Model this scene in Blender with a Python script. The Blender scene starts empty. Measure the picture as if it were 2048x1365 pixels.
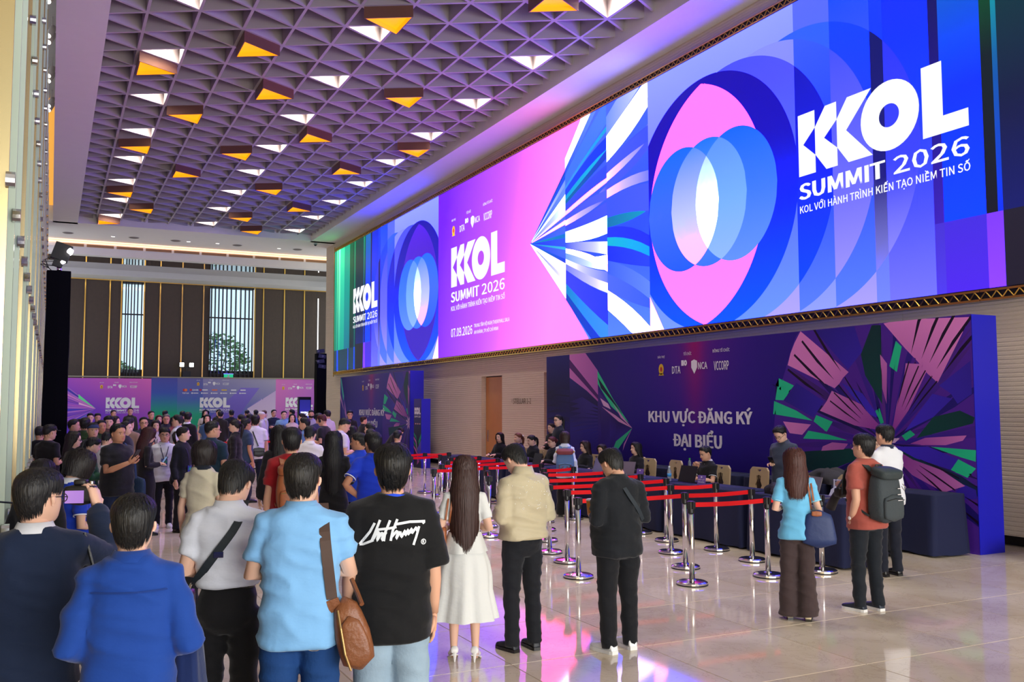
import bpy, bmesh, math, random
import numpy as np
from mathutils import Vector, Matrix

SC = bpy.context.scene
COL = SC.collection
# ------------------------------------------------------------------ camera, world, large lights, exposure
cam_d = bpy.data.cameras.new('camera'); cam = bpy.data.objects.new('camera', cam_d); COL.objects.link(cam)
cam_d.sensor_width = 36.0; cam_d.lens = 1850.0/2048.0*36.0; cam_d.clip_end = 400
cam.matrix_world = Matrix(((0.89507699,-0.02934617,-0.44494492,0.0),(-0.44590539,-0.06418335,-0.89277594,0.0),
                           (-0.0023585,0.99750654,-0.07053466,1.95),(0,0,0,1)))
SC.camera = cam
SC.view_settings.view_transform = 'Standard'; SC.view_settings.look = 'None'
SC.view_settings.gamma = 1.0; SC.view_settings.use_curve_mapping = False
SC.view_settings.exposure = 0.0
SC.cycles.max_bounces=6; SC.cycles.diffuse_bounces=4; SC.cycles.glossy_bounces=3; SC.cycles.transmission_bounces=4; SC.cycles.caustics_reflective=False; SC.cycles.caustics_refractive=False
world = bpy.data.worlds.new('world'); SC.world = world; world.use_nodes = True
bg = world.node_tree.nodes['Background']; bg.inputs[0].default_value = (0.80,0.90,1.0,1); bg.inputs[1].default_value = 1.35

def area_light(name, loc, rot, sx, sy, power, color=(1,1,1), spread=math.pi):
    l = bpy.data.lights.new(name,'AREA'); l.shape='RECTANGLE'; l.size=sx; l.size_y=sy; l.energy=power; l.color=color; l.spread=spread
    o = bpy.data.objects.new(name,l); COL.objects.link(o); o.location=loc; o.rotation_euler=rot; return o
# daylight of the glazed entrance front behind the photographer
area_light('entrance_daylight',(4.0,-8.0,2.4),(math.radians(90),0,0),14.0,4.6,2000,(1.0,0.98,0.95))

# ------------------------------------------------------------------ helpers
def lin(c):
    c = c/255.0
    return c/12.92 if c <= 0.04045 else ((c+0.055)/1.055)**2.4
def rgb(r,g,b): return (lin(r),lin(g),lin(b))
MATS = {}
def mat(name, col, rough=0.6, metal=0.0, spec=0.5, emit=None, estr=1.0, noise=None, bump=None, trans=0.0, alpha=None, sheen=0.0, coat=0.0):
    """noise=(scale, amount)  bump=(scale, strength, stretch xyz)"""
    if name in MATS: return MATS[name]
    m = bpy.data.materials.new(name); m.use_nodes = True; nt = m.node_tree; b = nt.nodes['Principled BSDF']
    b.inputs['Base Color'].default_value = (*col,1); b.inputs['Roughness'].default_value = rough; b.inputs['Metallic'].default_value = metal
    b.inputs['Specular IOR Level'].default_value = spec
    if sheen: b.inputs['Sheen Weight'].default_value = sheen
    if coat: b.inputs['Coat Weight'].default_value = coat; b.inputs['Coat Roughness'].default_value = 0.05
    if trans: b.inputs['Transmission Weight'].default_value = trans
    if emit: b.inputs['Emission Color'].default_value = (*emit,1); b.inputs['Emission Strength'].default_value = estr
    if noise or bump:
        tc = nt.nodes.new('ShaderNodeTexCoord')
    if noise:
        n = nt.nodes.new('ShaderNodeTexNoise'); n.inputs['Scale'].default_value = noise[0]; n.inputs['Detail'].default_value = 4
        nt.links.new(tc.outputs['Object'], n.inputs['Vector'])
        mx = nt.nodes.new('ShaderNodeMix'); mx.data_type='RGBA'
        k = noise[1]
        mx.inputs[6].default_value = (*[max(0,c*(1-k)) for c in col],1); mx.inputs[7].default_value = (*[min(1,c*(1+k)) for c in col],1)
        nt.links.new(n.outputs['Fac'], mx.inputs[0]); nt.links.new(mx.outputs[2], b.inputs['Base Color'])
    if bump:
        n = nt.nodes.new('ShaderNodeTexNoise'); n.inputs['Scale'].default_value = bump[0]; n.inputs['Detail'].default_value = 3
        mp = nt.nodes.new('ShaderNodeMapping'); mp.inputs['Scale'].default_value = bump[2] if len(bump)>2 else (1,1,1)
        nt.links.new(tc.outputs['Object'], mp.inputs['Vector']); nt.links.new(mp.outputs[0], n.inputs['Vector'])
        bp = nt.nodes.new('ShaderNodeBump'); bp.inputs['Strength'].default_value = bump[1]; bp.inputs['Distance'].default_value = 0.02
        nt.links.new(n.outputs['Fac'], bp.inputs['Height']); nt.links.new(bp.outputs[0], b.inputs['Normal'])
    MATS[name] = m; return m
def print_mat(name, emission=0.0, rough=0.5, spec=0.3):
    """printed or lit picture whose colours are stored on the mesh"""
    if name in MATS: return MATS[name]
    m = bpy.data.materials.new(name); m.use_nodes = True; nt = m.node_tree; b = nt.nodes['Principled BSDF']
    at = nt.nodes.new('ShaderNodeVertexColor'); at.layer_name = 'print'
    b.inputs['Roughness'].default_value = rough; b.inputs['Specular IOR Level'].default_value = spec
    if emission:
        b.inputs['Base Color'].default_value = (0.01,0.01,0.01,1)
        nt.links.new(at.outputs[0], b.inputs['Emission Color']); b.inputs['Emission Strength'].default_value = emission
    else: nt.links.new(at.outputs[0], b.inputs['Base Color'])
    MATS[name] = m; return m

def link(name, me, m=None, parent=None, loc=None, rotz=0.0, smooth=False):
    o = bpy.data.objects.new(name, me); COL.objects.link(o)
    if m is not None and len(me.materials) == 0:
        for q in (m if isinstance(m,(list,tuple)) else [m]): me.materials.append(q)
    if smooth: me.polygons.foreach_set('use_smooth', [True]*len(me.polygons))
    if parent is not None: o.parent = parent
    if loc is not None: o.location = loc
    if rotz: o.rotation_euler = (0,0,rotz)
    return o
def tag(o, label, cat, group=None, kind=None):
    o['label'] = label; o['category'] = cat
    if group: o['group'] = group
    if kind: o['kind'] = kind
    return o
def empty(name, label, cat, loc=(0,0,0), rotz=0.0, group=None):
    o = bpy.data.objects.new(name, None); COL.objects.link(o); o.location = loc; o.rotation_euler = (0,0,rotz); o.empty_display_size = 0.1
    return tag(o, label, cat, group)
def structure(o, label=None):
    o['kind'] = 'structure'
    if label: o['label'] = label
    return o
def mesh(name, v, f, mi=None):
    me = bpy.data.meshes.new(name); me.from_pydata([tuple(map(float,p)) for p in v], [], [tuple(int(i) for i in q) for q in f])
    if mi is not None: me.polygons.foreach_set('material_index', mi)
    me.update(); return me

class MB:
    """collects shapes of ONE piece"""
    def __init__(s): s.v=[]; s.f=[]; s.mi=[]
    def add(s, v, f, mi=0):
        n=len(s.v); s.v += [tuple(p) for p in v]; s.f += [tuple(i+n for i in q) for q in f]; s.mi += [mi]*len(f); return s
    def box(s, c, d, mi=0, rz=0.0, taper=1.0, M=None):
        x,y,z = d[0]/2,d[1]/2,d[2]/2; P=[]
        for k in (-1,1):
            t = taper if k>0 else 1.0
            for a,b in ((-1,-1),(1,-1),(1,1),(-1,1)):
                p = Vector((a*x*t,b*y*t,k*z))
                if rz: p = Matrix.Rotation(rz,3,'Z')@p
                if M is not None: p = M@p
                P.append(tuple(p+Vector(c)))
        return s.add(P,[(3,2,1,0),(4,5,6,7),(0,1,5,4),(1,2,6,5),(2,3,7,6),(3,0,4,7)],mi)
    def tube(s, pts, r, n=10, mi=0, cap=True, flat=1.0, up=(0,0,1)):
        pts=[Vector(p) for p in pts]; rr = r if isinstance(r,(list,tuple)) else [r]*len(pts)
        P=[]; F=[]; side=None
        for k,p in enumerate(pts):
            t = (pts[min(k+1,len(pts)-1)]-pts[max(k-1,0)]).normalized()
            if side is None:
                u = Vector(up); 
                if abs(t.dot(u))>0.95: u = Vector((1,0,0)) if abs(t.x)<0.9 else Vector((0,1,0))
                side = t.cross(u).normalized()
            else: side = (side - t*side.dot(t)).normalized()
            w = side.cross(t)
            for i in range(n):
                a=2*math.pi*i/n; P.append(p+side*math.cos(a)*rr[k]+w*math.sin(a)*rr[k]*flat)
        for k in range(len(pts)-1):
            for i in range(n):
                j=(i+1)%n; F.append((k*n+i,k*n+j,(k+1)*n+j,(k+1)*n+i))
        if cap: F += [tuple(range(n))[::-1], tuple((len(pts)-1)*n+i for i in range(n))]
        return s.add(P,F,mi)
    def lathe(s, prof, c=(0,0,0), n=20, mi=0):
        P=[];F=[]
        for r,z in prof:
            for i in range(n):
                a=2*math.pi*i/n; P.append((c[0]+r*math.cos(a),c[1]+r*math.sin(a),c[2]+z))
        for k in range(len(prof)-1):
            for i in range(n):
                j=(i+1)%n; F.append((k*n+i,k*n+j,(k+1)*n+j,(k+1)*n+i))
        F += [tuple(range(n))[::-1], tuple((len(prof)-1)*n+i for i in range(n))]
        return s.add(P,F,mi)
    def prism(s, poly, z0, z1, mi=0):
        n=len(poly); P=[(x,y,z0) for x,y in poly]+[(x,y,z1) for x,y in poly]
        F=[tuple(range(n))[::-1],tuple(range(n,2*n))]+[(i,(i+1)%n,n+(i+1)%n,n+i) for i in range(n)]
        return s.add(P,F,mi)
    def ellipsoid(s, c, r, n=10, m=7, mi=0, M=None):
        P=[];F=[]
        for k in range(m+1):
            t=math.pi*k/m
            for i in range(n):
                a=2*math.pi*i/n; p=Vector((r[0]*math.sin(t)*math.cos(a),r[1]*math.sin(t)*math.sin(a),r[2]*math.cos(t)))
                if M is not None: p=M@p
                P.append(p+Vector(c))
        for k in range(m):
            for i in range(n):
                j=(i+1)%n; F.append((k*n+i,(k+1)*n+i,(k+1)*n+j,k*n+j))
        return s.add(P,F,mi)
    def build(s, name, m, parent=None, loc=None, rotz=0.0, smooth=False):
        me = mesh(name, s.v, s.f, s.mi); return link(name, me, m, parent, loc, rotz, smooth)
def boxo(name, c, d, m, parent=None, bevel=0.0, **k):
    b=MB().box(c,d,**k).build(name,m,parent)
    return b

# ---- planar picture painter: layers are (boundaries(u)->[z..], inside(u,z), colour(u,z), [breaks])
def L_circle(cu,cz,a,b,col,clip=(-1e9,1e9)):
    def bd(u):
        if not(clip[0]<=u<=clip[1]): return []
        q=1-((u-cu)/a)**2
        return [] if q<=0 else [cz-b*math.sqrt(q), cz+b*math.sqrt(q)]
    return (bd, lambda u,z: clip[0]<=u<=clip[1] and ((u-cu)/a)**2+((z-cz)/b)**2<1, col, [x for x in (cu-a,cu+a,*clip) if abs(x)<1e8])
def L_poly(pts,col):
    n=len(pts)
    def bd(u):
        r=[]
        for i in range(n):
            (a,b),(c,d)=pts[i],pts[(i+1)%n]
            if (a<=u<c) or (c<=u<a): r.append(b+(d-b)*(u-a)/(c-a))
        return r
    def ins(u,z): return sum(1 for q in bd(u) if q>z)%2==1
    return (bd,ins,col,[p[0] for p in pts])
def L_and(A,B,col): return (lambda u:A[0](u)+B[0](u), lambda u,z:A[1](u,z) and B[1](u,z), col, A[3]+B[3])
def grad(*stops):
    """vertical gradient, stops = (z,(r,g,b) 0-255)"""
    st=[(z,rgb(*c)) for z,c in stops]
    def fn(u,z):
        if z<=st[0][0]: return st[0][1]
        for (a,ca),(b,cb) in zip(st,st[1:]):
            if z<=b:
                t=(z-a)/(b-a); return tuple(x+(y-x)*t for x,y in zip(ca,cb))
        return st[-1][1]
    fn.stops=list(stops)
    return fn
def flat(*c):
    q=rgb(*c); return lambda u,z:q
def paint(w, h, layers, du=0.06, dz=0.5, to3=None, boost=0.0):
    """returns mesh of non-overlapping coloured cells over [0,w]x[0,h]; to3(u,z)->xyz"""
    br={0.0,w}
    for L in layers:
        for b in L[3]:
            if 0<b<w: br.add(round(b,4))
    br=sorted(br); us=[br[0]]
    for a,b in zip(br,br[1:]):
        if b-a<1e-4: continue
        k=max(1,int(math.ceil((b-a)/du)))
        us += [a+(b-a)*i/k for i in range(1,k+1)]
    V=[];F=[];C=[]; idx={}
    def vid(u,z):
        key=(round(u,4),round(z,4))
        if key not in idx: idx[key]=len(V); V.append(to3(u,z))
        return idx[key]
    for ua,ub in zip(us,us[1:]):
        e=min(1e-4,(ub-ua)*0.01); um=(ua+ub)/2
        rows=[]
        for L in layers:
            A=L[0](ua+e); M_=L[0](um); B=L[0](ub-e)
            if len(M_)==0: continue
            if len(A)!=len(M_): A=M_ if len(A)==0 else (sorted(A)+[A[-1]]*len(M_))[:len(M_)]
            if len(B)!=len(M_): B=M_ if len(B)==0 else (sorted(B)+[B[-1]]*len(M_))[:len(M_)]
            rows += list(zip(M_,A,B))
        rows=[r for r in rows if 0.002<r[0]<h-0.002]
        rows.sort(); rows=[(0,0,0)]+rows+[(h,h,h)]
        out=[rows[0]]
        for r in rows[1:]:
            prev=out[-1]; gap=r[0]-prev[0]
            if gap<0.004 and r[0]<h: continue
            if gap>dz:
                k=int(math.ceil(gap/dz))
                for i in range(1,k): out.append(tuple(prev[q]+(r[q]-prev[q])*i/k for q in range(3)))
            out.append(r)
        for lo,hi in zip(out,out[1:]):
            zm=(lo[0]+hi[0])/2; fn=None
            for L in reversed(layers):
                if L[1](um,zm): fn=L[2]; break
            a0=min(max(lo[1],0),h); b0=min(max(lo[2],0),h); a1=min(max(hi[1],a0),h); b1=min(max(hi[2],b0),h)
            q=[(ua,a0),(ub,b0),(ub,b1),(ua,a1)]
            ids=[vid(*p) for p in q]
            if len(set(ids))<3: continue
            seen=[];qq=[]
            for i_,p in zip(ids,q):
                if i_ not in seen: seen.append(i_); qq.append(p)
            F.append(tuple(seen)); C += [fn(*p) if fn else (0,0,0) for p in qq]
    me=mesh('picture',V,F)
    at=me.color_attributes.new('print','FLOAT_COLOR','CORNER')
    C=np.array(C,dtype=np.float32)
    if boost: C=C*(1+boost*np.clip(C,0,1)**10)      # bright primaries of a lit screen run over the display range
    at.data.foreach_set('color', np.concatenate([C,np.ones((len(C),1),np.float32)],1).ravel())
    return me

# ---- lettering: text shapes are queued and turned to meshes in one go
import os
try: FONT=bpy.data.fonts.load(os.path.join(bpy.utils.system_resource('DATAFILES'),'fonts','Noto Sans CJK Regular.woff2'))   # font bundled with Blender
except Exception: FONT=None
TEXTQ=[]
def text(name, body, u0, z0, w, h, place, m, parent, bold=0.0, extrude=0.004):
    """fit body into box [u0,u0+w]x[z0,z0+h]; place(u,z,d)->local xyz of parent"""
    c=bpy.data.curves.new(name,'FONT'); c.body=body; c.resolution_u=2
    if FONT is not None: c.font=FONT; c.offset=0.005
    o=bpy.data.objects.new(name,c); COL.objects.link(o)
    TEXTQ.append((o,name,u0,z0,w,h,place,m,parent,extrude,bold))
def flush_text():
    bpy.context.view_layer.update(); dg=bpy.context.evaluated_depsgraph_get()
    for (o,name,u0,z0,w,h,place,m,parent,ex,bo) in TEXTQ:
        me=bpy.data.meshes.new_from_object(o.evaluated_get(dg)); n=len(me.vertices)
        co=np.empty(n*3); me.vertices.foreach_get('co',co); co=co.reshape(-1,3)
        if n==0: bpy.data.objects.remove(o); continue
        lo,hi=co[:,:2].min(0),co[:,:2].max(0); s=(hi-lo); s[s<1e-6]=1
        uv=(co[:,:2]-lo)/s
        fs=[tuple(p.vertices) for p in me.polygons]; V=[];Fc=[]
        sh=[(0,0)] if not bo else [(-bo*0.8,0),(0,0),(bo*0.8,0)]; wb=bo; bo=0
        for q,(dx,dy) in enumerate(sh):
            k0=len(V); V+=[place(u0+(a*(1-2*bo/1)+bo+0)*w+dx*h*0.9,z0+(b*(1-2*bo)+bo)*h+dy*h,ex+0.0004*q) for a,b in uv]; Fc+=[tuple(i+k0 for i in f_) for f_ in fs]
        nm=mesh(name,V,Fc)
        bpy.data.objects.remove(o); bpy.data.meshes.remove(me)
        link(name,nm,m,parent)
    TEXTQ.clear()
def flat_poly(name, polys, place, m, parent, ex=0.004):
    V=[];F=[]
    for p in polys:
        n=len(V); V += [place(u,z,ex) for u,z in p]; F.append(tuple(range(n,n+len(p))))
    return link(name, mesh(name,V,F), m, parent)
def ring_poly(cu,cz,a,b,a2,b2,n=40):
    out=[]
    for i in range(n):
        t0,t1=2*math.pi*i/n,2*math.pi*(i+1)/n
        out.append([(cu+a*math.cos(t0),cz+b*math.sin(t0)),(cu+a*math.cos(t1),cz+b*math.sin(t1)),(cu+a2*math.cos(t1),cz+b2*math.sin(t1)),(cu+a2*math.cos(t0),cz+b2*math.sin(t0))])
    return out
def logo(u0,z0,w,h,place,m,parent,ex=0.004,parts=True):
    S=lambda P:[(u0+x*w,z0+y*h) for x,y in P]
    flat_poly('logo_letter',[S([(0,0),(.118,0),(.118,.28),(.035,.5),(0,.5)]),S([(0,.5),(.035,.5),(.118,.72),(.118,1),(0,1)])],place,m,parent,ex)
    flat_poly('logo_letter',[S([(.118,.28),(.19,0),(.265,0),(.265,.28),(.18,.5),(.118,.5)]),S([(.118,.5),(.18,.5),(.265,.72),(.265,1),(.19,1),(.118,.72)])],place,m,parent,ex)
    flat_poly('logo_letter',[S([(.265,.28),(.335,0),(.485,0),(.325,.5),(.265,.5)]),S([(.265,.5),(.325,.5),(.485,1),(.335,1),(.265,.72)])],place,m,parent,ex)
    flat_poly('logo_letter',ring_poly(u0+.585*w,z0+.5*h,.168*w,.51*h,.058*w,.17*h),place,m,parent,ex*1.2)
    flat_poly('logo_letter',[S([(.768,0),(1,0),(1,.24),(.875,.24),(.768,.24)]),S([(.768,.24),(.875,.24),(.875,1),(.768,1)])],place,m,parent,ex)
PEOPLE=[
 (-0.04, 4.58, 1.671, -11.5, 'blazer', (24, 38, 66), 'l', 'pants', (18, 18, 22), 'short', (24, 24, 28), ('down', 'camera'), (32, -4), 'man in a navy blazer raising a camera with his right hand', {'lod': 0, 'collar': (232, 234, 240), 'glasses': 1}),
 (0.31, 4.02, 1.593, -8.4, 'shirt', (24, 66, 150), 'l', 'pants', (20, 24, 44), 'short2', (20, 20, 22), ('elbows', 'elbows'), (2, -6), 'man in a royal blue long-sleeved shirt seen from behind', {'lod': 0, 'w': 0.97}),
 (0.88, 5.18, 1.668, -17.7, 'shirt', (226, 230, 240), 's', 'pants', (16, 16, 20), 'short2', (20, 20, 24), ('hold', 'hold'), (16, -32), 'man in a white short-sleeved shirt with a black shoulder strap', {'lod': 0, 'tuck': 1}),
 (1.13, 4.61, 1.71, -16.7, 'shirt', (128, 184, 232), 's', 'jeans', (30, 66, 120), 'short2', (24, 22, 22), ('cross', 'cross'), (8, -8), 'man in a pale blue shirt with a brown leather sling bag', {'lod': 0, 'w': 1.06}),
 (1.63, 4.69, 1.739, -15.1, 'tee', (14, 15, 18), 'o', 'jeans', (150, 172, 188), 'mush', (16, 16, 18), ('down', 'down'), (0, -2), 'young man in a black t-shirt with white script on the back', {'lod': 0, 'lany': (40, 80, 220)}),
 (2.91, 6.67, 1.552, -23.6, 'dress', (224, 226, 222), 's', 'skirt', (224, 226, 222), 'long', (58, 34, 30), ('hold', 'hold'), (0, -4), 'woman in a white midi dress with long brown hair', {'lod': 0, 'heels': 1, 'sex': 'f', 'hlen': 0.5}),
 (3.45, 6.74, 1.656, 4.9, 'jacket', (196, 184, 152), 'l', 'pants', (22, 24, 30), 'short', (18, 18, 20), ('hold', 'hold'), (-14, -38), 'man in a beige bomber jacket looking down at his phone', {'lod': 0, 'shoe': (24, 28, 38)}),
 (4.13, 6.38, 1.614, 3.1, 'shirt', (20, 24, 30), 'l', 'pants', (16, 18, 24), 'short2', (18, 18, 20), ('hold', 'hold'), (-10, -30), 'stout man in black shirt and trousers with white sneakers', {'lod': 0, 'w': 1.22, 'shoe': (236, 238, 240)}),
 (6.18, 6.54, 1.547, -37.4, 'polo', (112, 192, 232), 's', 'wide', (66, 52, 52), 'long', (72, 36, 30), ('hold', 'hold'), (-16, -6), 'woman in a light blue polo and wide brown trousers', {'lod': 0, 'sex': 'f', 'hlen': 0.24, 'shoe': (220, 200, 160), 'trim': (150, 220, 245)}),
 (7.04, 6.52, 1.672, 0.8, 'tee', (170, 84, 72), 's', 'pants', (22, 28, 36), 'short2', (20, 20, 24), ('pocket', 'forward'), (-12, 0), 'man in a rust t-shirt wearing a grey backpack', {'lod': 0, 'glasses': 1, 'shoe': (30, 40, 56), 'sole': (232, 234, 240)}),
 (8.69, 7.72, 1.722, -6.4, 'shirt', (230, 232, 238), 'l', 'pants', (22, 26, 40), 'short', (20, 20, 24), ('down', 'forward'), (-6, -4), 'man in a white shirt gesturing behind the backpack wearer', {'lod': 1, 'collar': (30, 40, 70)}),
 (9.79, 8.82, 1.533, -218.0, 'blazer', (30, 30, 36), 'l', 'pants', (20, 20, 26), 'bob', (30, 22, 22), ('hold', 'hold'), (0, 0), 'woman peeking out behind the man in the white shirt', {'lod': 1, 'sex': 'f'}),
 (9.75, 10.55, 1.671, 105, 'shirt', (62, 70, 88), 's', 'pants', (28, 30, 40), 'short', (20, 20, 24), ('down', 'hold'), (0, -34), 'man in a slate shirt standing at the desk reading his phone', {'lod': 1, 'glasses': 1}),
 (9.62, 12.17, 1.634, 90, 'polo', (18, 18, 22), 's', 'pants', (20, 20, 26), 'short', (18, 18, 22), ('desk', 'face'), (0, -16), 'seated man in a black polo with white collar, hand on chin', {'lod': 1, 'sit': 1, 'trim': (232, 234, 240), 'collar': (232, 234, 240)}),
 (9.72, 14.37, 1.614, 96, 'blazer', (18, 18, 24), 'l', 'pants', (20, 20, 26), 'long', (20, 16, 18), ('desk', 'hold'), (10, 0), 'seated woman in black with long hair resting her elbows', {'lod': 1, 'sit': 1, 'sex': 'f', 'hlen': 0.3}),
 (9.6, 15.98, 1.582, 100, 'blazer', (18, 18, 22), 'l', 'pants', (20, 20, 26), 'long', (44, 26, 24), ('desk', 'desk'), (12, -4), 'seated brown haired clerk in black behind the silver laptop', {'lod': 1, 'sit': 1, 'sex': 'f', 'hlen': 0.2}),
 (9.7, 15.49, 1.52, 100, 'blazer', (18, 18, 22), 'l', 'pants', (20, 20, 26), 'long', (34, 22, 22), ('desk', 'desk'), (-10, -10), 'seated clerk in black almost hidden behind the stout man', {'lod': 2, 'sit': 1, 'sex': 'f', 'hlen': 0.2}),
 (8.22, 14.39, 1.489, -29.7, 'shirt', (214, 220, 236), 'l', 'wide', (20, 18, 20), 'bob', (44, 26, 22), ('hold', 'down'), (-8, -8), 'woman in a white blouse carrying a blue backpack', {'lod': 1, 'sex': 'f', 'shoe': (36, 32, 34)}),
 (9.75, 17.59, 1.634, 95, 'blazer', (20, 20, 24), 'l', 'pants', (20, 20, 26), 'bun', (86, 34, 34), ('desk', 'desk'), (6, -6), 'seated clerk with glasses and reddish tied hair', {'lod': 1, 'sit': 1, 'sex': 'f', 'glasses': 1}),
 (10.4, 18.83, 1.551, 110, 'blazer', (22, 20, 24), 'l', 'pants', (20, 20, 26), 'pony', (40, 22, 22), ('down', 'hold'), (8, 0), 'standing woman in black with an earring near the purple backdrop edge', {'lod': 2, 'sex': 'f'}),
 (10.05, 17.87, 1.755, 85, 'blazer', (24, 28, 40), 'l', 'pants', (20, 20, 26), 'pony', (24, 18, 20), ('down', 'hold'), (-14, 0), 'tall standing woman with a ponytail and glasses behind the clerks', {'lod': 2, 'sex': 'f', 'glasses': 1}),
 (9.62, 18.27, 1.661, 100, 'blazer', (18, 18, 22), 'l', 'pants', (20, 20, 26), 'pony', (20, 18, 20), ('desk', 'hold'), (10, -14), 'seated clerk with black ponytail looking down at a phone', {'lod': 1, 'sit': 1, 'sex': 'f'}),
 (9.75, 19.24, 1.68, 100, 'blazer', (18, 18, 22), 'l', 'pants', (20, 20, 26), 'pony', (110, 60, 40), ('desk', 'desk'), (4, 0), 'seated clerk with light brown hair and a white bow', {'lod': 1, 'sit': 1, 'sex': 'f'}),
 (9.85, 20.43, 1.649, 115, 'blazer', (18, 18, 22), 'l', 'pants', (20, 20, 26), 'long', (24, 18, 20), ('desk', 'desk'), (0, 0), 'seated clerk with straight dark hair farthest along the front desks', {'lod': 2, 'sit': 1, 'sex': 'f', 'hlen': 0.2}),
 (1.69, 16.12, 1.606, -184.0, 'shirt', (222, 222, 232), 'l', 'pants', (20, 20, 26), 'side', (20, 18, 20), ('down', 'down'), (0, 0), 'man in a loose white shirt with glasses and lanyard facing the camera', {'lod': 1, 'glasses': 1, 'shoe': (230, 230, 228)}),
 (0.81, 13.28, 1.721, -138.5, 'tee', (22, 22, 26), 's', 'jeans', (30, 40, 66), 'short', (16, 16, 18), ('down', 'phone'), (10, 0), 'bearded man in a black t-shirt holding up a phone', {'lod': 1, 'w': 1.15, 'skin': 2}),
 (0.18, 8.0, 1.617, -61.3, 'polo', (26, 60, 180), 's', 'pants', (18, 18, 22), 'bob', (26, 20, 20), ('hold', 'hold'), (0, -22), 'woman in a blue polo with wavy hair looking at a camera screen', {'lod': 0, 'sex': 'f', 'glasses': 1, 'trim': (232, 234, 240)}),
 (-0.05, 7.45, 1.58, -29.6, 'blazer', (22, 22, 26), 'l', 'pants', (18, 18, 22), 'bun', (20, 16, 18), ('hold', 'hold'), (0, -10), 'dark haired woman half hidden behind the camera man', {'lod': 1, 'sex': 'f'}),
 (0.5, 13.9, 1.545, -77.1, 'shirt', (30, 84, 40), 'l', 'pants', (24, 44, 30), 'pony', (16, 16, 18), ('hold', 'hold'), (0, -20), 'woman in a green uniform shirt with a ponytail', {'lod': 1, 'sex': 'f'}),
 (-0.01, 16.27, 1.676, -45.0, 'tee', (20, 20, 24), 's', 'pants', (20, 20, 26), 'cap', (20, 20, 22), ('down', 'hold'), (10, -8), 'man in black with a black cap left of the tower', {'lod': 1}),
 (-0.15, 18.58, 1.606, -19.5, 'tee', (20, 20, 26), 's', 'pants', (20, 20, 26), 'short', (24, 24, 28), ('down', 'down'), (0, 0), 'man in black at the left edge behind the cap wearer', {'lod': 2}),
 (0.6, 19.32, 1.744, -11.8, 'shirt', (44, 70, 34), 'l', 'pants', (40, 60, 34), 'short', (24, 24, 28), ('down', 'down'), (0, 0), 'man in an olive green uniform seen from behind', {'lod': 1, 'w': 1.1}),
 (0.64, 16.73, 1.687, -174.2, 'shirt', (26, 28, 34), 's', 'pants', (20, 20, 26), 'capblue', (40, 56, 96), ('down', 'down'), (-6, 0), 'smiling man in a dark shirt and navy cap', {'lod': 1, 'w': 1.1}),
 (0.43, 20.53, 1.704, -91.2, 'shirt', (40, 36, 40), 's', 'pants', (20, 20, 26), 'short', (24, 24, 28), ('down', 'hold'), (0, 0), 'man in profile just right of the black tower', {'lod': 2}),
 (0.6, 23.24, 1.674, -161.5, 'blazer', (26, 24, 28), 'l', 'pants', (20, 20, 26), 'long', (30, 20, 20), ('down', 'down'), (0, 0), 'woman with loose dark hair behind the man in profile', {'lod': 2, 'sex': 'f', 'hlen': 0.15}),
 (1.06, 29.73, 1.774, -180.0, 'tee', (60, 60, 70), 's', 'pants', (20, 20, 26), 'short', (24, 24, 28), ('down', 'down'), (0, -10), 'man in grey below the pointed banner art', {'lod': 2}),
 (1.29, 30.73, 1.768, -172.4, 'tee', (40, 40, 56), 's', 'pants', (20, 20, 26), 'short', (24, 24, 28), ('down', 'down'), (0, -14), 'man in dark blue right of the pointed banner art', {'lod': 2}),
 (0.9, 19.73, 1.69, -152.6, 'shirt', (38, 60, 36), 's', 'pants', (40, 60, 34), 'short', (24, 24, 28), ('down', 'down'), (10, 0), 'man in a green shirt behind the navy cap', {'lod': 2, 'skin': 2}),
 (0.3, 14.66, 1.598, -101.2, 'blazer', (30, 24, 28), 'l', 'pants', (20, 20, 26), 'long', (26, 18, 18), ('down', 'hold'), (0, -6), 'woman in glasses beside the black tower', {'lod': 2, 'sex': 'f', 'glasses': 1, 'hlen': 0.2}),
 (0.78, 15.55, 1.572, -32.9, 'shirt', (200, 200, 206), 's', 'pants', (20, 20, 26), 'short', (24, 24, 28), ('down', 'hold'), (0, -20), 'man in white stooping between the green uniform and black t-shirt', {'lod': 2}),
 (1.11, 21.3, 1.764, -175.0, 'shirt', (110, 84, 72), 's', 'pants', (40, 34, 34), 'mush', (24, 24, 28), ('down', 'down'), (0, -4), 'young man in a brown shirt with a blue lanyard', {'lod': 2, 'lany': (50, 60, 200)}),
 (2.03, 35.96, 1.84, -163.2, 'shirt', (40, 34, 34), 's', 'pants', (20, 20, 26), 'short', (24, 24, 28), ('down', 'camera'), (0, 0), 'man with a raised arm before the left KOL lettering', {'lod': 2}),
 (1.32, 22.88, 1.74, -113.3, 'blazer', (36, 28, 30), 'l', 'pants', (20, 20, 26), 'long', (36, 20, 20), ('down', 'down'), (0, 0), 'woman in profile beside the brown shirted man', {'lod': 2, 'sex': 'f', 'hlen': 0.1}),
 (2.8, 38.93, 1.92, -180.1, 'blazer', (40, 34, 30), 'l', 'pants', (30, 26, 26), 'short', (24, 24, 28), ('down', 'down'), (0, 0), 'tall man in a brown suit before the left KOL lettering', {'lod': 2}),
 (1.38, 19.49, 1.747, -29.1, 'shirt', (150, 120, 104), 's', 'pants', (60, 50, 50), 'short2', (24, 24, 28), ('down', 'down'), (14, 0), 'man in a tan shirt with blue lanyard seen from behind', {'lod': 2, 'lany': (60, 80, 220), 'w': 1.1}),
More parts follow.
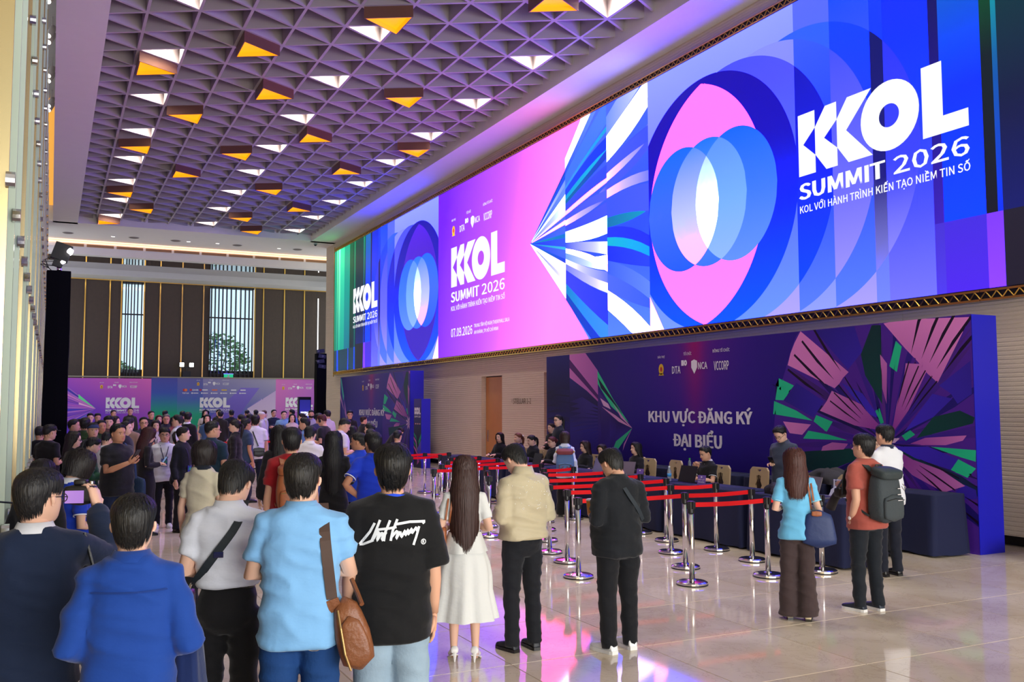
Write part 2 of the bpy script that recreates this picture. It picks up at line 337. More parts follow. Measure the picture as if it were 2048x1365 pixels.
 (1.22, 18.0, 1.69, -113.9, 'blazer', (26, 28, 40), 'l', 'pants', (20, 20, 28), 'short', (24, 24, 28), ('down', 'down'), (0, 0), 'man in a dark jacket behind the bearded man', {'lod': 2}),
 (1.33, 15.27, 1.639, -75.0, 'dress', (26, 22, 28), 'l', 'skirt', (24, 20, 26), 'long', (60, 24, 26), ('hold', 'hold'), (0, -18), 'woman in a dark dress filming with a phone', {'lod': 1, 'sex': 'f', 'hlen': 0.3}),
 (1.82, 21.51, 1.726, -176.8, 'shirt', (50, 56, 70), 's', 'pants', (26, 26, 32), 'short', (24, 24, 28), ('down', 'down'), (0, 0), 'man with glasses in a grey shirt behind the filming woman', {'lod': 2, 'glasses': 1}),
 (1.89, 15.44, 1.638, -132.0, 'blazer', (20, 22, 32), 'l', 'pants', (18, 18, 24), 'pony', (24, 18, 18), ('down', 'down'), (-30, 0), 'woman in a black blazer with a badge right of the white shirt man', {'lod': 1, 'sex': 'f'}),
 (2.11, 21.93, 1.654, -181.5, 'shirt', (214, 204, 206), 'l', 'pants', (40, 40, 50), 'bob', (36, 24, 24), ('down', 'hold'), (0, -6), 'woman in a cream top with lanyard holding a microphone', {'lod': 2, 'sex': 'f', 'lany': (40, 40, 60)}),
 (2.82, 26.61, 1.754, -182.1, 'shirt', (48, 54, 64), 's', 'pants', (26, 26, 32), 'short', (110, 104, 104), ('hold', 'hold'), (0, -10), 'grey haired man in a dark shirt with clasped hands', {'lod': 2}),
 (2.75, 27.77, 1.719, -177.7, 'blazer', (40, 36, 30), 'l', 'pants', (20, 20, 26), 'long', (60, 34, 28), ('down', 'down'), (0, 0), 'woman with brown hair left of the grey haired man', {'lod': 2, 'sex': 'f', 'hlen': 0.2}),
 (2.89, 25.46, 1.696, -171.5, 'shirt', (150, 90, 90), 's', 'pants', (40, 40, 50), 'bob', (24, 24, 28), ('down', 'down'), (0, 0), 'woman in red peeking right of the grey haired man', {'lod': 2, 'sex': 'f'}),
 (2.48, 21.18, 1.778, 63.3, 'shirt', (206, 210, 224), 's', 'pants', (26, 26, 36), 'short2', (24, 24, 28), ('down', 'down'), (0, 0), 'man in a white shirt and glasses in profile facing left', {'lod': 2, 'glasses': 1, 'lany': (40, 50, 70)}),
 (3.07, 24.24, 1.816, -32.2, 'blazer', (20, 20, 26), 'l', 'pants', (18, 18, 24), 'short', (24, 24, 28), ('hold', 'down'), (-20, 0), 'man in a black suit seen from behind beside the green banner part', {'lod': 2, 'collar': (232, 234, 240)}),
 (4.11, 33.81, 1.807, -16.9, 'tee', (20, 20, 22), 's', 'pants', (20, 20, 26), 'short', (24, 24, 28), ('down', 'down'), (0, 0), 'man in a black t-shirt with a yellow print before the green banner', {'lod': 2}),
 (2.94, 32.15, 1.817, -155.2, 'blazer', (22, 22, 28), 'l', 'pants', (20, 20, 26), 'short', (24, 24, 28), ('down', 'down'), (0, 0), 'dark haired man at the banner seam', {'lod': 2}),
 (3.79, 36.21, 1.819, -26.0, 'blazer', (20, 20, 24), 'l', 'pants', (20, 20, 26), 'short', (24, 24, 28), ('down', 'down'), (0, 0), 'man in black looking toward the green banner', {'lod': 2}),
 (2.08, 13.76, 1.743, -43.6, 'polo', (24, 50, 66), 's', 'pants', (20, 20, 28), 'fade', (22, 22, 24), ('down', 'down'), (35, 0), 'man in a teal polo with glasses looking right', {'lod': 1, 'glasses': 1, 'w': 1.15}),
 (1.29, 9.02, 1.628, -33.1, 'shirt', (206, 198, 172), 's', 'pants', (30, 30, 36), 'bob', (30, 22, 22), ('down', 'hold'), (28, -4), 'woman in a cream blouse with a black bob and glasses', {'lod': 0, 'sex': 'f', 'glasses': 1, 'collar': (30, 36, 48)}),
 (3.95, 20.27, 1.776, -5.0, 'polo', (226, 222, 232), 's', 'pants', (24, 30, 52), 'short2', (22, 20, 22), ('hip', 'down'), (6, -4), 'man in a white polo with a black crossbody bag, hand on hip', {'lod': 1, 'w': 1.12, 'trim': (40, 50, 80)}),
 (3.61, 19.5, 1.71, -70.5, 'shirt', (50, 66, 96), 's', 'pants', (26, 30, 48), 'short2', (24, 24, 28), ('down', 'down'), (0, 0), 'man in a grey blue shirt beside the white polo man', {'lod': 1, 'skin': 2}),
 (3.09, 17.75, 1.713, 65.1, 'blazer', (24, 20, 24), 'l', 'pants', (20, 18, 22), 'pony', (30, 20, 22), ('down', 'down'), (0, 0), 'woman in a black suit in profile facing left', {'lod': 1, 'sex': 'f'}),
 (4.09, 22.62, 1.759, 49.7, 'tee', (30, 32, 50), 's', 'pants', (20, 20, 26), 'short', (24, 24, 28), ('down', 'down'), (0, 0), 'man with glasses in navy behind the woman in the black suit', {'lod': 2, 'glasses': 1}),
 (5.12, 35.54, 1.84, -180.2, 'tee', (196, 190, 180), 's', 'pants', (150, 170, 200), 'curly', (24, 24, 28), ('down', 'down'), (0, 0), 'curly haired man in a striped shirt before the middle KOL lettering', {'lod': 2, 'stripe': (40, 40, 50)}),
 (4.11, 28.21, 1.723, -184.3, 'tee', (60, 90, 130), 's', 'pants', (20, 20, 26), 'long', (24, 24, 28), ('down', 'down'), (0, 0), 'girl with dark hair in front of the striped shirt', {'lod': 2, 'sex': 'f', 'hlen': 0.2}),
 (6.2, 39.48, 1.84, -158.9, 'blazer', (34, 30, 26), 'l', 'pants', (26, 24, 24), 'short', (24, 24, 28), ('hold', 'hold'), (0, 0), 'man in a dark jacket facing the camera below the middle lettering', {'lod': 2}),
 (5.12, 32.18, 1.808, -14.0, 'blazer', (36, 34, 28), 'l', 'pants', (30, 28, 26), 'short', (24, 24, 28), ('down', 'down'), (0, 0), 'man in an olive black suit seen from behind in the far crowd', {'lod': 2, 'w': 1.1}),
 (5.89, 34.6, 1.833, -4.7, 'blazer', (20, 24, 42), 'l', 'pants', (20, 22, 36), 'short', (24, 24, 28), ('hip', 'down'), (0, 0), 'man in a navy suit seen from behind in the far crowd', {'lod': 2, 'w': 1.1}),
 (6.87, 36.91, 1.825, -20.5, 'shirt', (80, 70, 60), 's', 'pants', (30, 30, 36), 'fade', (24, 24, 28), ('down', 'down'), (0, 0), 'man in a brown shirt left of the white banner arrow', {'lod': 2}),
 (7.38, 37.78, 1.821, -1.1, 'shirt', (60, 50, 60), 's', 'pants', (30, 30, 36), 'short', (24, 24, 28), ('down', 'down'), (0, 0), 'man in a dark top below the white banner arrow', {'lod': 2}),
 (5.42, 28.68, 1.727, -30.7, 'blazer', (44, 34, 40), 'l', 'pants', (20, 20, 26), 'bob', (24, 24, 28), ('down', 'down'), (0, 0), 'woman in dark clothes behind the white polo man', {'lod': 2, 'sex': 'f'}),
 (5.94, 29.53, 1.797, 68.6, 'shirt', (190, 190, 200), 'l', 'pants', (150, 150, 160), 'capwhite', (190, 190, 196), ('down', 'down'), (0, 0), 'person in a pale grey long shirt and white cap', {'lod': 2}),
 (6.84, 33.57, 1.814, -71.5, 'shirt', (206, 200, 190), 'l', 'pants', (120, 110, 100), 'short', (90, 60, 40), ('down', 'down'), (0, 0), 'person in cream beside the white cap', {'lod': 2}),
 (7.37, 34.42, 1.84, -184.1, 'blazer', (22, 30, 58), 'l', 'pants', (22, 28, 52), 'short', (24, 24, 28), ('cross', 'cross'), (-12, 0), 'man in a navy suit and tie with folded hands', {'lod': 2, 'collar': (232, 234, 240)}),
 (7.02, 31.23, 1.803, -184.7, 'shirt', (120, 164, 208), 's', 'pants', (30, 34, 48), 'short', (24, 24, 28), ('hold', 'hold'), (-6, 0), 'man in a pale blue shirt before the pink banner panel', {'lod': 2, 'w': 1.15, 'lany': (50, 90, 200)}),
 (6.8, 29.11, 1.717, -189.1, 'tee', (206, 190, 190), 's', 'pants', (40, 36, 44), 'long', (24, 24, 28), ('hold', 'hold'), (-6, 6), 'woman in a white top with dark stripes', {'lod': 2, 'sex': 'f', 'hlen': 0.25, 'stripe': (70, 40, 50)}),
 (8.43, 36.13, 1.84, 16.9, 'shirt', (110, 150, 200), 'l', 'pants', (30, 34, 48), 'short', (24, 24, 28), ('down', 'down'), (-30, 0), 'man in a blue shirt behind the striped woman', {'lod': 2}),
 (6.6, 26.97, 1.76, 56.2, 'dress', (26, 20, 28), 'l', 'skirt', (24, 20, 26), 'bun', (24, 24, 28), ('down', 'hold'), (0, 0), 'woman in black with tied hair in profile before the pink panel', {'lod': 2, 'sex': 'f'}),
 (7.58, 29.83, 1.837, -186.3, 'shirt', (170, 170, 190), 'l', 'pants', (30, 34, 48), 'short', (24, 24, 28), ('down', 'hold'), (0, -10), 'masked man in a pale shirt beside the kiosk', {'lod': 2, 'mask': 1}),
 (5.57, 20.76, 1.774, 45.0, 'tee', (24, 24, 32), 's', 'pants', (20, 20, 26), 'short', (74, 28, 30), ('hold', 'hold'), (0, -20), 'red haired man with headphones in profile', {'lod': 2, 'phones': 1}),
 (7.25, 26.64, 1.84, 14.8, 'shirt', (196, 190, 206), 's', 'pants', (30, 34, 48), 'short', (24, 24, 28), ('down', 'down'), (0, 0), 'man in white behind the red haired man', {'lod': 2}),
 (2.09, 8.94, 1.745, -9.2, 'tee', (156, 24, 32), 's', 'pants', (24, 24, 30), 'short2', (20, 20, 22), ('down', 'down'), (0, -8), 'man in a red shirt with a brown leather backpack', {'lod': 0}),
 (2.5, 11.32, 1.715, -2.5, 'blazer', (22, 20, 24), 'l', 'pants', (20, 20, 24), 'long', (18, 16, 18), ('down', 'down'), (0, 0), 'woman with wavy black hair left of the red shirt', {'lod': 1, 'sex': 'f', 'hlen': 0.42}),
 (3.42, 13.55, 1.668, -4.2, 'polo', (226, 220, 224), 's', 'pants', (60, 80, 130), 'short2', (24, 24, 28), ('down', 'hold'), (25, -25), 'man in a white polo bending over his phone behind the red shirt', {'lod': 1, 'trim': (40, 50, 80)}),
 (4.58, 18.46, 1.733, 56.1, 'shirt', (90, 120, 170), 's', 'pants', (40, 50, 80), 'short2', (24, 24, 28), ('down', 'down'), (0, -4), 'man in light blue in profile behind the white polo', {'lod': 2}),
 (3.03, 10.84, 1.646, -19.6, 'blazer', (16, 16, 20), 'l', 'pants', (16, 16, 20), 'long', (14, 14, 18), ('hold', 'hold'), (0, -6), 'woman in black with very long black hair and a hair clip', {'lod': 0, 'sex': 'f', 'hlen': 0.52}),
 (4.68, 16.28, 1.752, -76.0, 'polo', (212, 200, 220), 's', 'pants', (30, 34, 48), 'fade', (24, 24, 28), ('hold', 'hold'), (10, -28), 'man in a white polo reading his phone near the far backdrop', {'lod': 1}),
 (3.51, 11.38, 1.615, 22.9, 'polo', (26, 62, 190), 's', 'pants', (24, 24, 30), 'fade', (20, 20, 22), ('cross', 'cross'), (-32, 0), 'man in a blue polo with folded arms looking left', {'lod': 0, 'trim': (232, 234, 240), 'skin': 2}),
 (3.14, 9.66, 1.671, -10.0, 'polo', (22, 56, 196), 's', 'pants', (20, 22, 30), 'short2', (18, 18, 20), ('hip', 'hip'), (-16, -4), 'man in a blue polo seen from behind, hands on hips', {'lod': 0, 'trim': (232, 234, 240), 'skin': 2}),
 (8.71, 29.27, 1.818, -192.6, 'blazer', (22, 20, 26), 'l', 'pants', (20, 20, 26), 'mush', (24, 24, 28), ('down', 'hold'), (0, 0), 'man with glasses in black before the far registration backdrop', {'lod': 2, 'glasses': 1}),
 (8.2, 26.18, 1.668, -77.4, 'blazer', (24, 22, 28), 'l', 'pants', (20, 20, 26), 'short', (44, 22, 22), ('down', 'down'), (0, 0), 'person in black facing the far registration lettering', {'lod': 2}),
 (5.58, 18.53, 1.552, 13.2, 'blazer', (22, 20, 24), 'l', 'pants', (20, 20, 26), 'bob', (24, 24, 28), ('hold', 'hold'), (0, -14), 'woman in black holding a phone near the far desk', {'lod': 2, 'sex': 'f'}),
 (5.58, 17.4, 1.619, 42.2, 'tee', (24, 24, 30), 's', 'pants', (20, 20, 26), 'short', (24, 24, 28), ('down', 'down'), (0, 0), 'man behind the two blue polos', {'lod': 2}),
 (4.51, 14.02, 1.601, -22.8, 'blazer', (26, 26, 30), 'l', 'pants', (20, 20, 26), 'bun', (24, 24, 28), ('down', 'down'), (0, 0), 'woman with a pale hair tie behind the blue polos', {'lod': 2, 'sex': 'f'}),
 (8.19, 23.96, 1.497, -118.9, 'blazer', (22, 20, 24), 'l', 'pants', (20, 20, 26), 'short', (24, 24, 28), ('hold', 'desk'), (0, -30), 'person in black bending over the far desk', {'lod': 2, 'lean': 28}),
 (5.9, 16.7, 1.495, -39.5, 'tee', (24, 22, 26), 's', 'pants', (20, 20, 26), 'short', (24, 24, 28), ('down', 'down'), (0, 0), 'man in black almost hidden behind the script t-shirt', {'lod': 2}),
 (6.24, 23.78, 1.778, -34.7, 'tee', (60, 60, 110), 's', 'pants', (20, 20, 26), 'short', (24, 24, 28), ('down', 'down'), (0, 0), 'man in indigo beside the far tower', {'lod': 2}),
]
# ================================================================== materials of the setting
def marble(name):
    m=bpy.data.materials.new(name); m.use_nodes=True; nt=m.node_tree; b=nt.nodes['Principled BSDF']
    geo=nt.nodes.new('ShaderNodeNewGeometry'); oi=nt.nodes.new('ShaderNodeObjectInfo')
    n1=nt.nodes.new('ShaderNodeTexNoise'); n1.inputs['Scale'].default_value=0.9; n1.inputs['Detail'].default_value=6; n1.inputs['Distortion'].default_value=0.8
    nt.links.new(geo.outputs['Position'],n1.inputs['Vector'])
    cr=nt.nodes.new('ShaderNodeValToRGB'); e=cr.color_ramp.elements
    e[0].position=0.3; e[0].color=(*rgb(212,194,168),1); e[1].position=0.72; e[1].color=(*rgb(240,226,206),1)
    nt.links.new(n1.outputs['Fac'],cr.inputs['Fac'])
    n2=nt.nodes.new('ShaderNodeTexNoise'); n2.inputs['Scale'].default_value=2.2; n2.inputs['Detail'].default_value=9; n2.inputs['Roughness'].default_value=0.65; n2.inputs['Distortion'].default_value=1.6
    nt.links.new(geo.outputs['Position'],n2.inputs['Vector'])
    vr=nt.nodes.new('ShaderNodeValToRGB'); q=vr.color_ramp.elements
    q[0].position=0.485; q[0].color=(0,0,0,1); q[1].position=0.515; q[1].color=(0,0,0,1); k=vr.color_ramp.elements.new(0.5); k.color=(1,1,1,1)
    nt.links.new(n2.outputs['Fac'],vr.inputs['Fac'])
    mx=nt.nodes.new('ShaderNodeMix'); mx.data_type='RGBA'; mx.inputs[7].default_value=(*rgb(150,118,92),1)
    ml=nt.nodes.new('ShaderNodeMath'); ml.operation='MULTIPLY'; ml.inputs[1].default_value=0.25
    nt.links.new(vr.outputs[0],ml.inputs[0]); nt.links.new(ml.outputs[0],mx.inputs[0]); nt.links.new(cr.outputs[0],mx.inputs[6])
    hs=nt.nodes.new('ShaderNodeHueSaturation'); mr=nt.nodes.new('ShaderNodeMapRange'); mr.inputs[3].default_value=0.93; mr.inputs[4].default_value=1.05
    nt.links.new(oi.outputs['Random'],mr.inputs[0]); nt.links.new(mr.outputs[0],hs.inputs['Value']); nt.links.new(mx.outputs[2],hs.inputs['Color'])
    nt.links.new(hs.outputs[0],b.inputs['Base Color']); b.inputs['Roughness'].default_value=0.055; b.inputs['Specular IOR Level'].default_value=0.62
    MATS[name]=m; return m
M_FLOOR=marble('polished_marble')
def ribbed(name, col, pitch=0.06, strength=0.5):
    m=bpy.data.materials.new(name); m.use_nodes=True; nt=m.node_tree; b=nt.nodes['Principled BSDF']
    geo=nt.nodes.new('ShaderNodeNewGeometry'); sp=nt.nodes.new('ShaderNodeSeparateXYZ'); nt.links.new(geo.outputs['Position'],sp.inputs[0])
    ns=nt.nodes.new('ShaderNodeTexNoise'); ns.inputs['Scale'].default_value=1.3; nt.links.new(geo.outputs['Position'],ns.inputs['Vector'])
    ad=nt.nodes.new('ShaderNodeMath'); ad.operation='MULTIPLY_ADD'; ad.inputs[1].default_value=0.02
    nt.links.new(ns.outputs['Fac'],ad.inputs[0]); nt.links.new(sp.outputs['Z'],ad.inputs[2])
    dv=nt.nodes.new('ShaderNodeMath'); dv.operation='MULTIPLY'; dv.inputs[1].default_value=2*math.pi/pitch; nt.links.new(ad.outputs[0],dv.inputs[0])
    sn=nt.nodes.new('ShaderNodeMath'); sn.operation='SINE'; nt.links.new(dv.outputs[0],sn.inputs[0])
    mr=nt.nodes.new('ShaderNodeMapRange'); mr.inputs[1].default_value=-1; mr.inputs[2].default_value=-0.2; nt.links.new(sn.outputs[0],mr.inputs[0])
    fine=nt.nodes.new('ShaderNodeTexNoise'); fine.inputs['Scale'].default_value=60; nt.links.new(geo.outputs['Position'],fine.inputs['Vector'])
    mu=nt.nodes.new('ShaderNodeMath'); mu.operation='MULTIPLY_ADD'; mu.inputs[1].default_value=0.5; nt.links.new(fine.outputs['Fac'],mu.inputs[0]); nt.links.new(mr.outputs[0],mu.inputs[2])
    bp=nt.nodes.new('ShaderNodeBump'); bp.inputs['Strength'].default_value=strength; bp.inputs['Distance'].default_value=0.015
    nt.links.new(mu.outputs[0],bp.inputs['Height']); nt.links.new(bp.outputs[0],b.inputs['Normal'])
    b.inputs['Base Color'].default_value=(*col,1); b.inputs['Roughness'].default_value=0.75
    MATS[name]=m; return m
M_WALL=ribbed('ribbed_stone',rgb(214,196,174),0.062,0.55)
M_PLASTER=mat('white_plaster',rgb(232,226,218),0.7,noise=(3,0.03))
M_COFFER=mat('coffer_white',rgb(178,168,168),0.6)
M_DARK=mat('shadow_gap',rgb(28,24,22),0.7)
M_GOLD=mat('brushed_gold',rgb(214,170,84),0.28,1.0,bump=(40,0.1))
M_BRONZE=mat('bronze_frame',rgb(120,92,62),0.35,0.9)
M_WOOD=mat('dark_ribbed_wood',rgb(74,58,44),0.55,noise=(6,0.18),bump=(30,0.35,(1,1,0.05)))
M_BLACK=mat('black_paint',rgb(16,16,18),0.5)
M_MIRROR=mat('mirror_ceiling',rgb(200,196,190),0.02,1.0)
M_GLASSG=mat('green_edge_glass',rgb(205,222,206),0.06,0.0,spec=0.9,noise=(0.8,0.1),coat=0.6)
M_CHAMP=mat('champagne_panel',rgb(206,186,136),0.25,0.8,bump=(2.0,0.06,(1,1,0.2)))
M_WARM=mat('warm_cove_light',rgb(255,214,170),0.6,emit=rgb(255,208,160),estr=2.2)
M_AMBER=mat('amber_slot_glow',rgb(250,190,90),0.6,emit=rgb(255,180,70),estr=0.75)
M_LAMPW=mat('lamp_white',rgb(255,250,240),0.5,emit=(1,0.95,0.86),estr=3.0)
M_STEEL=mat('polished_steel',rgb(214,214,216),0.12,1.0)

# ================================================================== floor
floor=structure(boxo('floor',(6.0,22.0,-0.06),(18.0,66.0,0.10),mat('grout',rgb(176,158,138),0.5)),'polished cream marble floor of the hall')
TS=1.2
def tile_mesh(sx,sy):
    a,b=sx/2-0.0015,sy/2-0.0015; c=0.004
    V=[(-a,-b,-0.012),(a,-b,-0.012),(a,b,-0.012),(-a,b,-0.012),(-a+c,-b+c,0),(a-c,-b+c,0),(a-c,b-c,0),(-a+c,b-c,0)]
    V=[(x,y,z+(0.0 if z==0 else 0.0)) for x,y,z in V]
    return mesh('tile',V,[(4,5,6,7),(0,1,5,4),(1,2,6,5),(2,3,7,6),(3,0,4,7)])
tm=tile_mesh(TS,TS); tm.materials.append(M_FLOOR)
rest=MB(); n_t=0
for j in range(0,46):
    for i in range(-3,12):
        x,y=-0.42+TS*i+TS/2, 1.6+TS*j+TS/2
        if x>12.2 and y<44: continue
        if 0<=i and x<12.0 and y<27.5 and n_t<298:
            o=link('tile',tm,None,floor,(x,y,0.0)); n_t+=1
        else:
            rest.add([(p.co[0]+x,p.co[1]+y,p.co[2]) for p in tm.vertices],[tuple(q.vertices) for q in tm.polygons])
for j in range(0,12):
    for i in range(-3,11):
        x,y=-0.42+TS*i+TS/2, 1.6-TS*j-TS/2
        rest.add([(p.co[0]+x,p.co[1]+y,p.co[2]) for p in tm.vertices],[tuple(q.vertices) for q in tm.polygons])
o=rest.build('tiles',M_FLOOR,floor); o['kind']='stuff'

# ================================================================== right wall with the video wall
wall_r=structure(boxo('wall_right',(12.35,17.2,5.0),(0.5,53.9,10.0),M_DARK),'ribbed beige stone wall behind the video wall')
ye=[44.2,41.6,39.0,36.4,33.8,31.2,28.6,26.06,24.61,22.0,20.55,18.0,15.4,12.8,10.2,7.6,5.0,2.4,-0.2,-2.8,-5.4,-8.0]
for a,b in zip(ye,ye[1:]):
    c,w=(a+b)/2,a-b-0.006
    niche=(a in (26.06,22.0))
    z0=2.87 if niche else 0.15
    for lo,hi in ((z0,3.42),(3.426,9.72)):
        boxo('wall_panel',(12.0,c,(lo+hi)/2),(0.14,w,hi-lo),M_WALL,wall_r)
    if niche:
        for yy in (a,b): boxo('door_jamb',(12.22,yy+(0.02 if yy==b else -0.02)*-1,1.435),(0.5,0.03,2.87),M_WALL,wall_r)
boxo('wall_panel',(12.25,44.26,4.86),(0.64,0.12,9.72),M_WALL,wall_r)
M_DOOR=mat('honey_wood',rgb(196,132,74),0.45,noise=(3,0.1),bump=(20,0.1,(1,1,0.08)))
for n,c in ((1,25.335),(2,21.275)):
    d=structure(boxo('door_%d'%n,(12.088,c,1.43),(0.03,1.40,2.82),M_DOOR),'honey coloured wooden door in a lit wall niche')
    boxo('door_handle',(12.05,c+0.5,1.05),(0.04,0.03,0.35),M_STEEL,d)
boxo('base_shade_right',(12.09,17.0,0.075),(0.02,53.0,0.14),M_DARK)['kind']='structure'  # near-black strip painted for the shade in the recess at the wall foot
# raised lettering on the wall
sign=empty('wall_sign','raised bronze STELLAR room lettering on the beige wall','sign',(11.925,23.95,2.02))
P_sign=lambda u,z,d:(-d,-u,z)
text('lettering','STELLAR 1-2',0.10,0,1.12,0.155,P_sign,M_BRONZE,sign,0.0,0.012)
flat_poly('star',[[(0.0,0.02),(0.035,0.1),(0.07,0.02),(0.035,0.15)]],P_sign,M_BRONZE,sign,0.012)

# ---------------- video wall
VX=11.80; V0,V1=3.60,9.21
led=empty('video_wall','giant curved-art LED video wall spanning the right wall in blue and pink','video wall',(VX,42.34,V0))
M_LED=print_mat('led_picture',1.0,0.4,0.2)
M_LEDW=mat('led_white',(0.02,0.02,0.02),0.5,emit=rgb(246,248,255),estr=1.1)
Hs=V1-V0
def led_place(y_left):      # local coordinates of the video wall: u runs towards the viewer's right (-Y)
    return lambda u,z,d=0.0:(-d, y_left-42.34-u, z)
def circ(c,r=2.6,a=None): return lambda col,clip=(-1e9,1e9): L_circle(c,2.48,a or r,r,col,clip)
def art_block(mirror):
    W=13.0 if mirror else 13.1
    cs=[1.15,2.0,2.86,3.72,4.58,5.44]
    edge=[0,1.15,2.0,2.86,3.72,4.55,5.40,6.26,6.52,7.38,7.55,8.24,8.42,8.50]
    LY=[]
    full_=lambda a,b,col,z0=-1,z1=9:L_poly([(a,z0),(b,z0),(b,z1),(a,z1)],col)
    def full(a,b,col):
        st=col.stops
        for q in range(len(st)-1):
            if st[q+1][0]-st[q][0]<0.02:
                LY.append(full_(a,b,grad(*st[:q+1]),-1,st[q][0])); return full_(a,b,grad(*st[q+1:]),st[q][0],9)
        return full_(a,b,col)
    LY.append(full(-0.1,14,grad((0,(30,30,60)),(2,(20,30,90)),(5.6,(6,60,70)))))
    LY.append(full(0,4.55,grad((0,(120,160,255)),(3,(110,120,250)),(5.6,(150,165,255)))))
    LY.append(full(4.55,5.40,grad((0,(110,155,250)),(2,(70,110,250)),(5.6,(90,110,245)))))
    LY.append(full(5.40,6.26,grad((0,(175,165,250)),(2.4,(80,100,250)),(5.6,(0,75,255)))))
    LY.append(full(6.26,6.52,grad((0,(120,140,250)),(3,(20,60,240)),(5.6,(0,60,240)))))
    LY.append(full(6.52,7.38,grad((0,(120,120,245)),(1.5,(70,80,240)),(3,(10,60,250)),(5.6,(0,40,215)))))
    LY.append(full(7.38,7.55,grad((0,(80,60,220)),(1.06,(70,50,210)),(1.07,(60,30,190)),(2.4,(30,20,150)),(5.6,(0,10,60)))))
    LY.append(full(7.55,8.24,grad((0,(80,40,220)),(1.06,(70,45,215)),(1.07,(0,70,255)),(3,(0,50,235)),(5.6,(10,110,190)))))
    LY.append(full(8.24,8.42,grad((0,(150,70,250)),(1.06,(130,60,230)),(1.07,(20,22,40)),(3.4,(10,30,40)),(5.6,(0,110,50)))))
    LY.append(full(8.42,8.50,grad((0,(150,70,250)),(1.06,(130,60,230)),(1.07,(0,50,230)),(3.2,(10,90,170)),(5.6,(20,200,160)))))
    LY.append(full(8.50,9.6,grad((0,(30,26,44)),(1.06,(34,30,48)),(1.07,(16,26,110)),(2.6,(12,24,70)),(5.6,(0,70,60)))))
    for k,(a,b) in enumerate(((9.6,10.1),(10.1,10.55),(10.55,11.4),(11.4,12.05),(12.05,12.6),(12.6,13.2))):
        c=[((18,40,60),(0,90,60)),((26,28,46),(0,110,70)),((10,120,150),(0,190,150)),((0,170,150),(60,230,190)),((0,190,150),(150,250,225)),((0,140,110),(0,190,150))][k]
        LY.append(full(a,b,grad((0,(20,60,90)),(0.95,(26,60,80)),(0.96,c[0]),(5.6,c[1]))))
    for k,(a,b) in enumerate(((9.75,9.84),(10.72,10.76),(12.36,12.5))):
        LY.append(full(a,b,grad((0,(0,80,255)),(0.95,(0,90,240)),(0.96,(10,110,120)),(5.6,(20,200,140)))))
    # arcs, outermost first; every circle is re-coloured where it crosses a vertical stripe
    LY.append(circ(4.58)(grad((0,(150,165,250)),(2.6,(60,95,250)),(5.6,(40,100,250))),(4.0,5.40)))
    LY.append(circ(4.58)(grad((0,(90,130,250)),(2.6,(20,60,245)),(5.6,(0,70,255))),(5.40,6.26)))
    LY.append(circ(4.58)(grad((0,(150,150,250)),(2.0,(20,20,130)),(5.6,(0,20,100))),(6.26,6.9)))
    LY.append(circ(4.58)(grad((0,(170,165,250)),(2.0,(60,70,240)),(5.6,(20,40,220))),(6.52,7.2)))
    LY.append(circ(3.72)(grad((0,(180,170,250)),(2.4,(130,135,248)),(5.6,(140,150,250))),(3.0,4.55)))
    LY.append(circ(3.72)(grad((0,(90,130,250)),(2.4,(20,60,240)),(5.6,(60,100,250))),(4.55,5.40)))
    LY.append(circ(3.72)(grad((0,(170,160,250)),(2.0,(110,110,245)),(5.6,(10,60,240))),(5.40,6.26)))
    LY.append(circ(2.86)(grad((0,(110,155,250)),(2.0,(90,115,248)),(4.4,(80,85,238)),(5.6,(70,80,235))),(1.5,4.55)))
    LY.append(circ(2.86)(grad((0,(0,80,255)),(2.6,(10,30,225)),(5.6,(0,0,180))),(4.55,5.40)))
    LY.append(circ(2.0)(grad((0,(0,90,255)),(2.0,(0,40,245)),(3.4,(10,5,200)),(5.6,(15,0,175)))))
    A=circ(1.15)(None); B=circ(2.65)(None)
    LY.append(circ(2.65)(grad((0,(255,175,235)),(2.4,(110,150,250)),(5.6,(0,110,255))),(0,1.4)))
    LY.append(L_and(A,B,grad((0,(250,140,240)),(2.5,(240,130,240)),(5.6,(248,130,225)))) if not mirror else L_and(A,B,grad((0,(60,30,200)),(2.5,(60,20,200)),(5.6,(90,20,225)))))
    LY.append(L_poly([(0,0),(0.5,0),(0.0,0.75)],grad((0,(255,240,250)),(1,(255,205,240)))))
    sm=lambda c:(lambda col:L_circle(c,2.48,1.2,1.31,col))
    e1,e2,e3=1.2,2.03,2.86
    blue=grad((1.17,(40,110,250)),(2.5,(20,120,255)),(3.8,(0,105,255)))
    LY.append(sm(e1)(grad((1.17,(30,95,245)),(2.5,(60,110,250)),(3.8,(0,110,255)))))
    LY.append(sm(e3)(grad((1.17,(100,150,250)),(2.5,(60,125,250)),(3.8,(0,105,255)))))
    LY.append(sm(e2)(grad((1.17,(60,120,250)),(2.5,(90,150,250)),(3.8,(20,120,255)))))
    LY.append(L_and(sm(e1)(None),sm(e2)(None),grad((1.17,(255,200,235)),(2.2,(200,205,250)),(3.8,(70,140,250)))))
    LY.append(L_and(sm(e2)(None),sm(e3)(None),grad((1.17,(150,190,250)),(2.4,(120,180,252)),(3.8,(90,150,250)))))
    X3=L_and(sm(e1)(None),sm(e3)(None),grad((1.17,(250,245,255)),(2.4,(240,246,255)),(3.8,(170,200,252))))
    LY.append(L_and(X3,sm(e2)(None),X3[2]))
    return LY,W
lay,W=art_block(False)
pl=led_place(16.83)
link('screen_image',paint(W,Hs,lay,0.05,0.35,lambda u,z:pl(u,z),8.0),M_LED,led)
lay,W=art_block(True)
link('screen_image',paint(W,Hs,lay,0.05,0.35,lambda u,z:led_place(29.33+W)(W-u,z),8.0),M_LED,led)
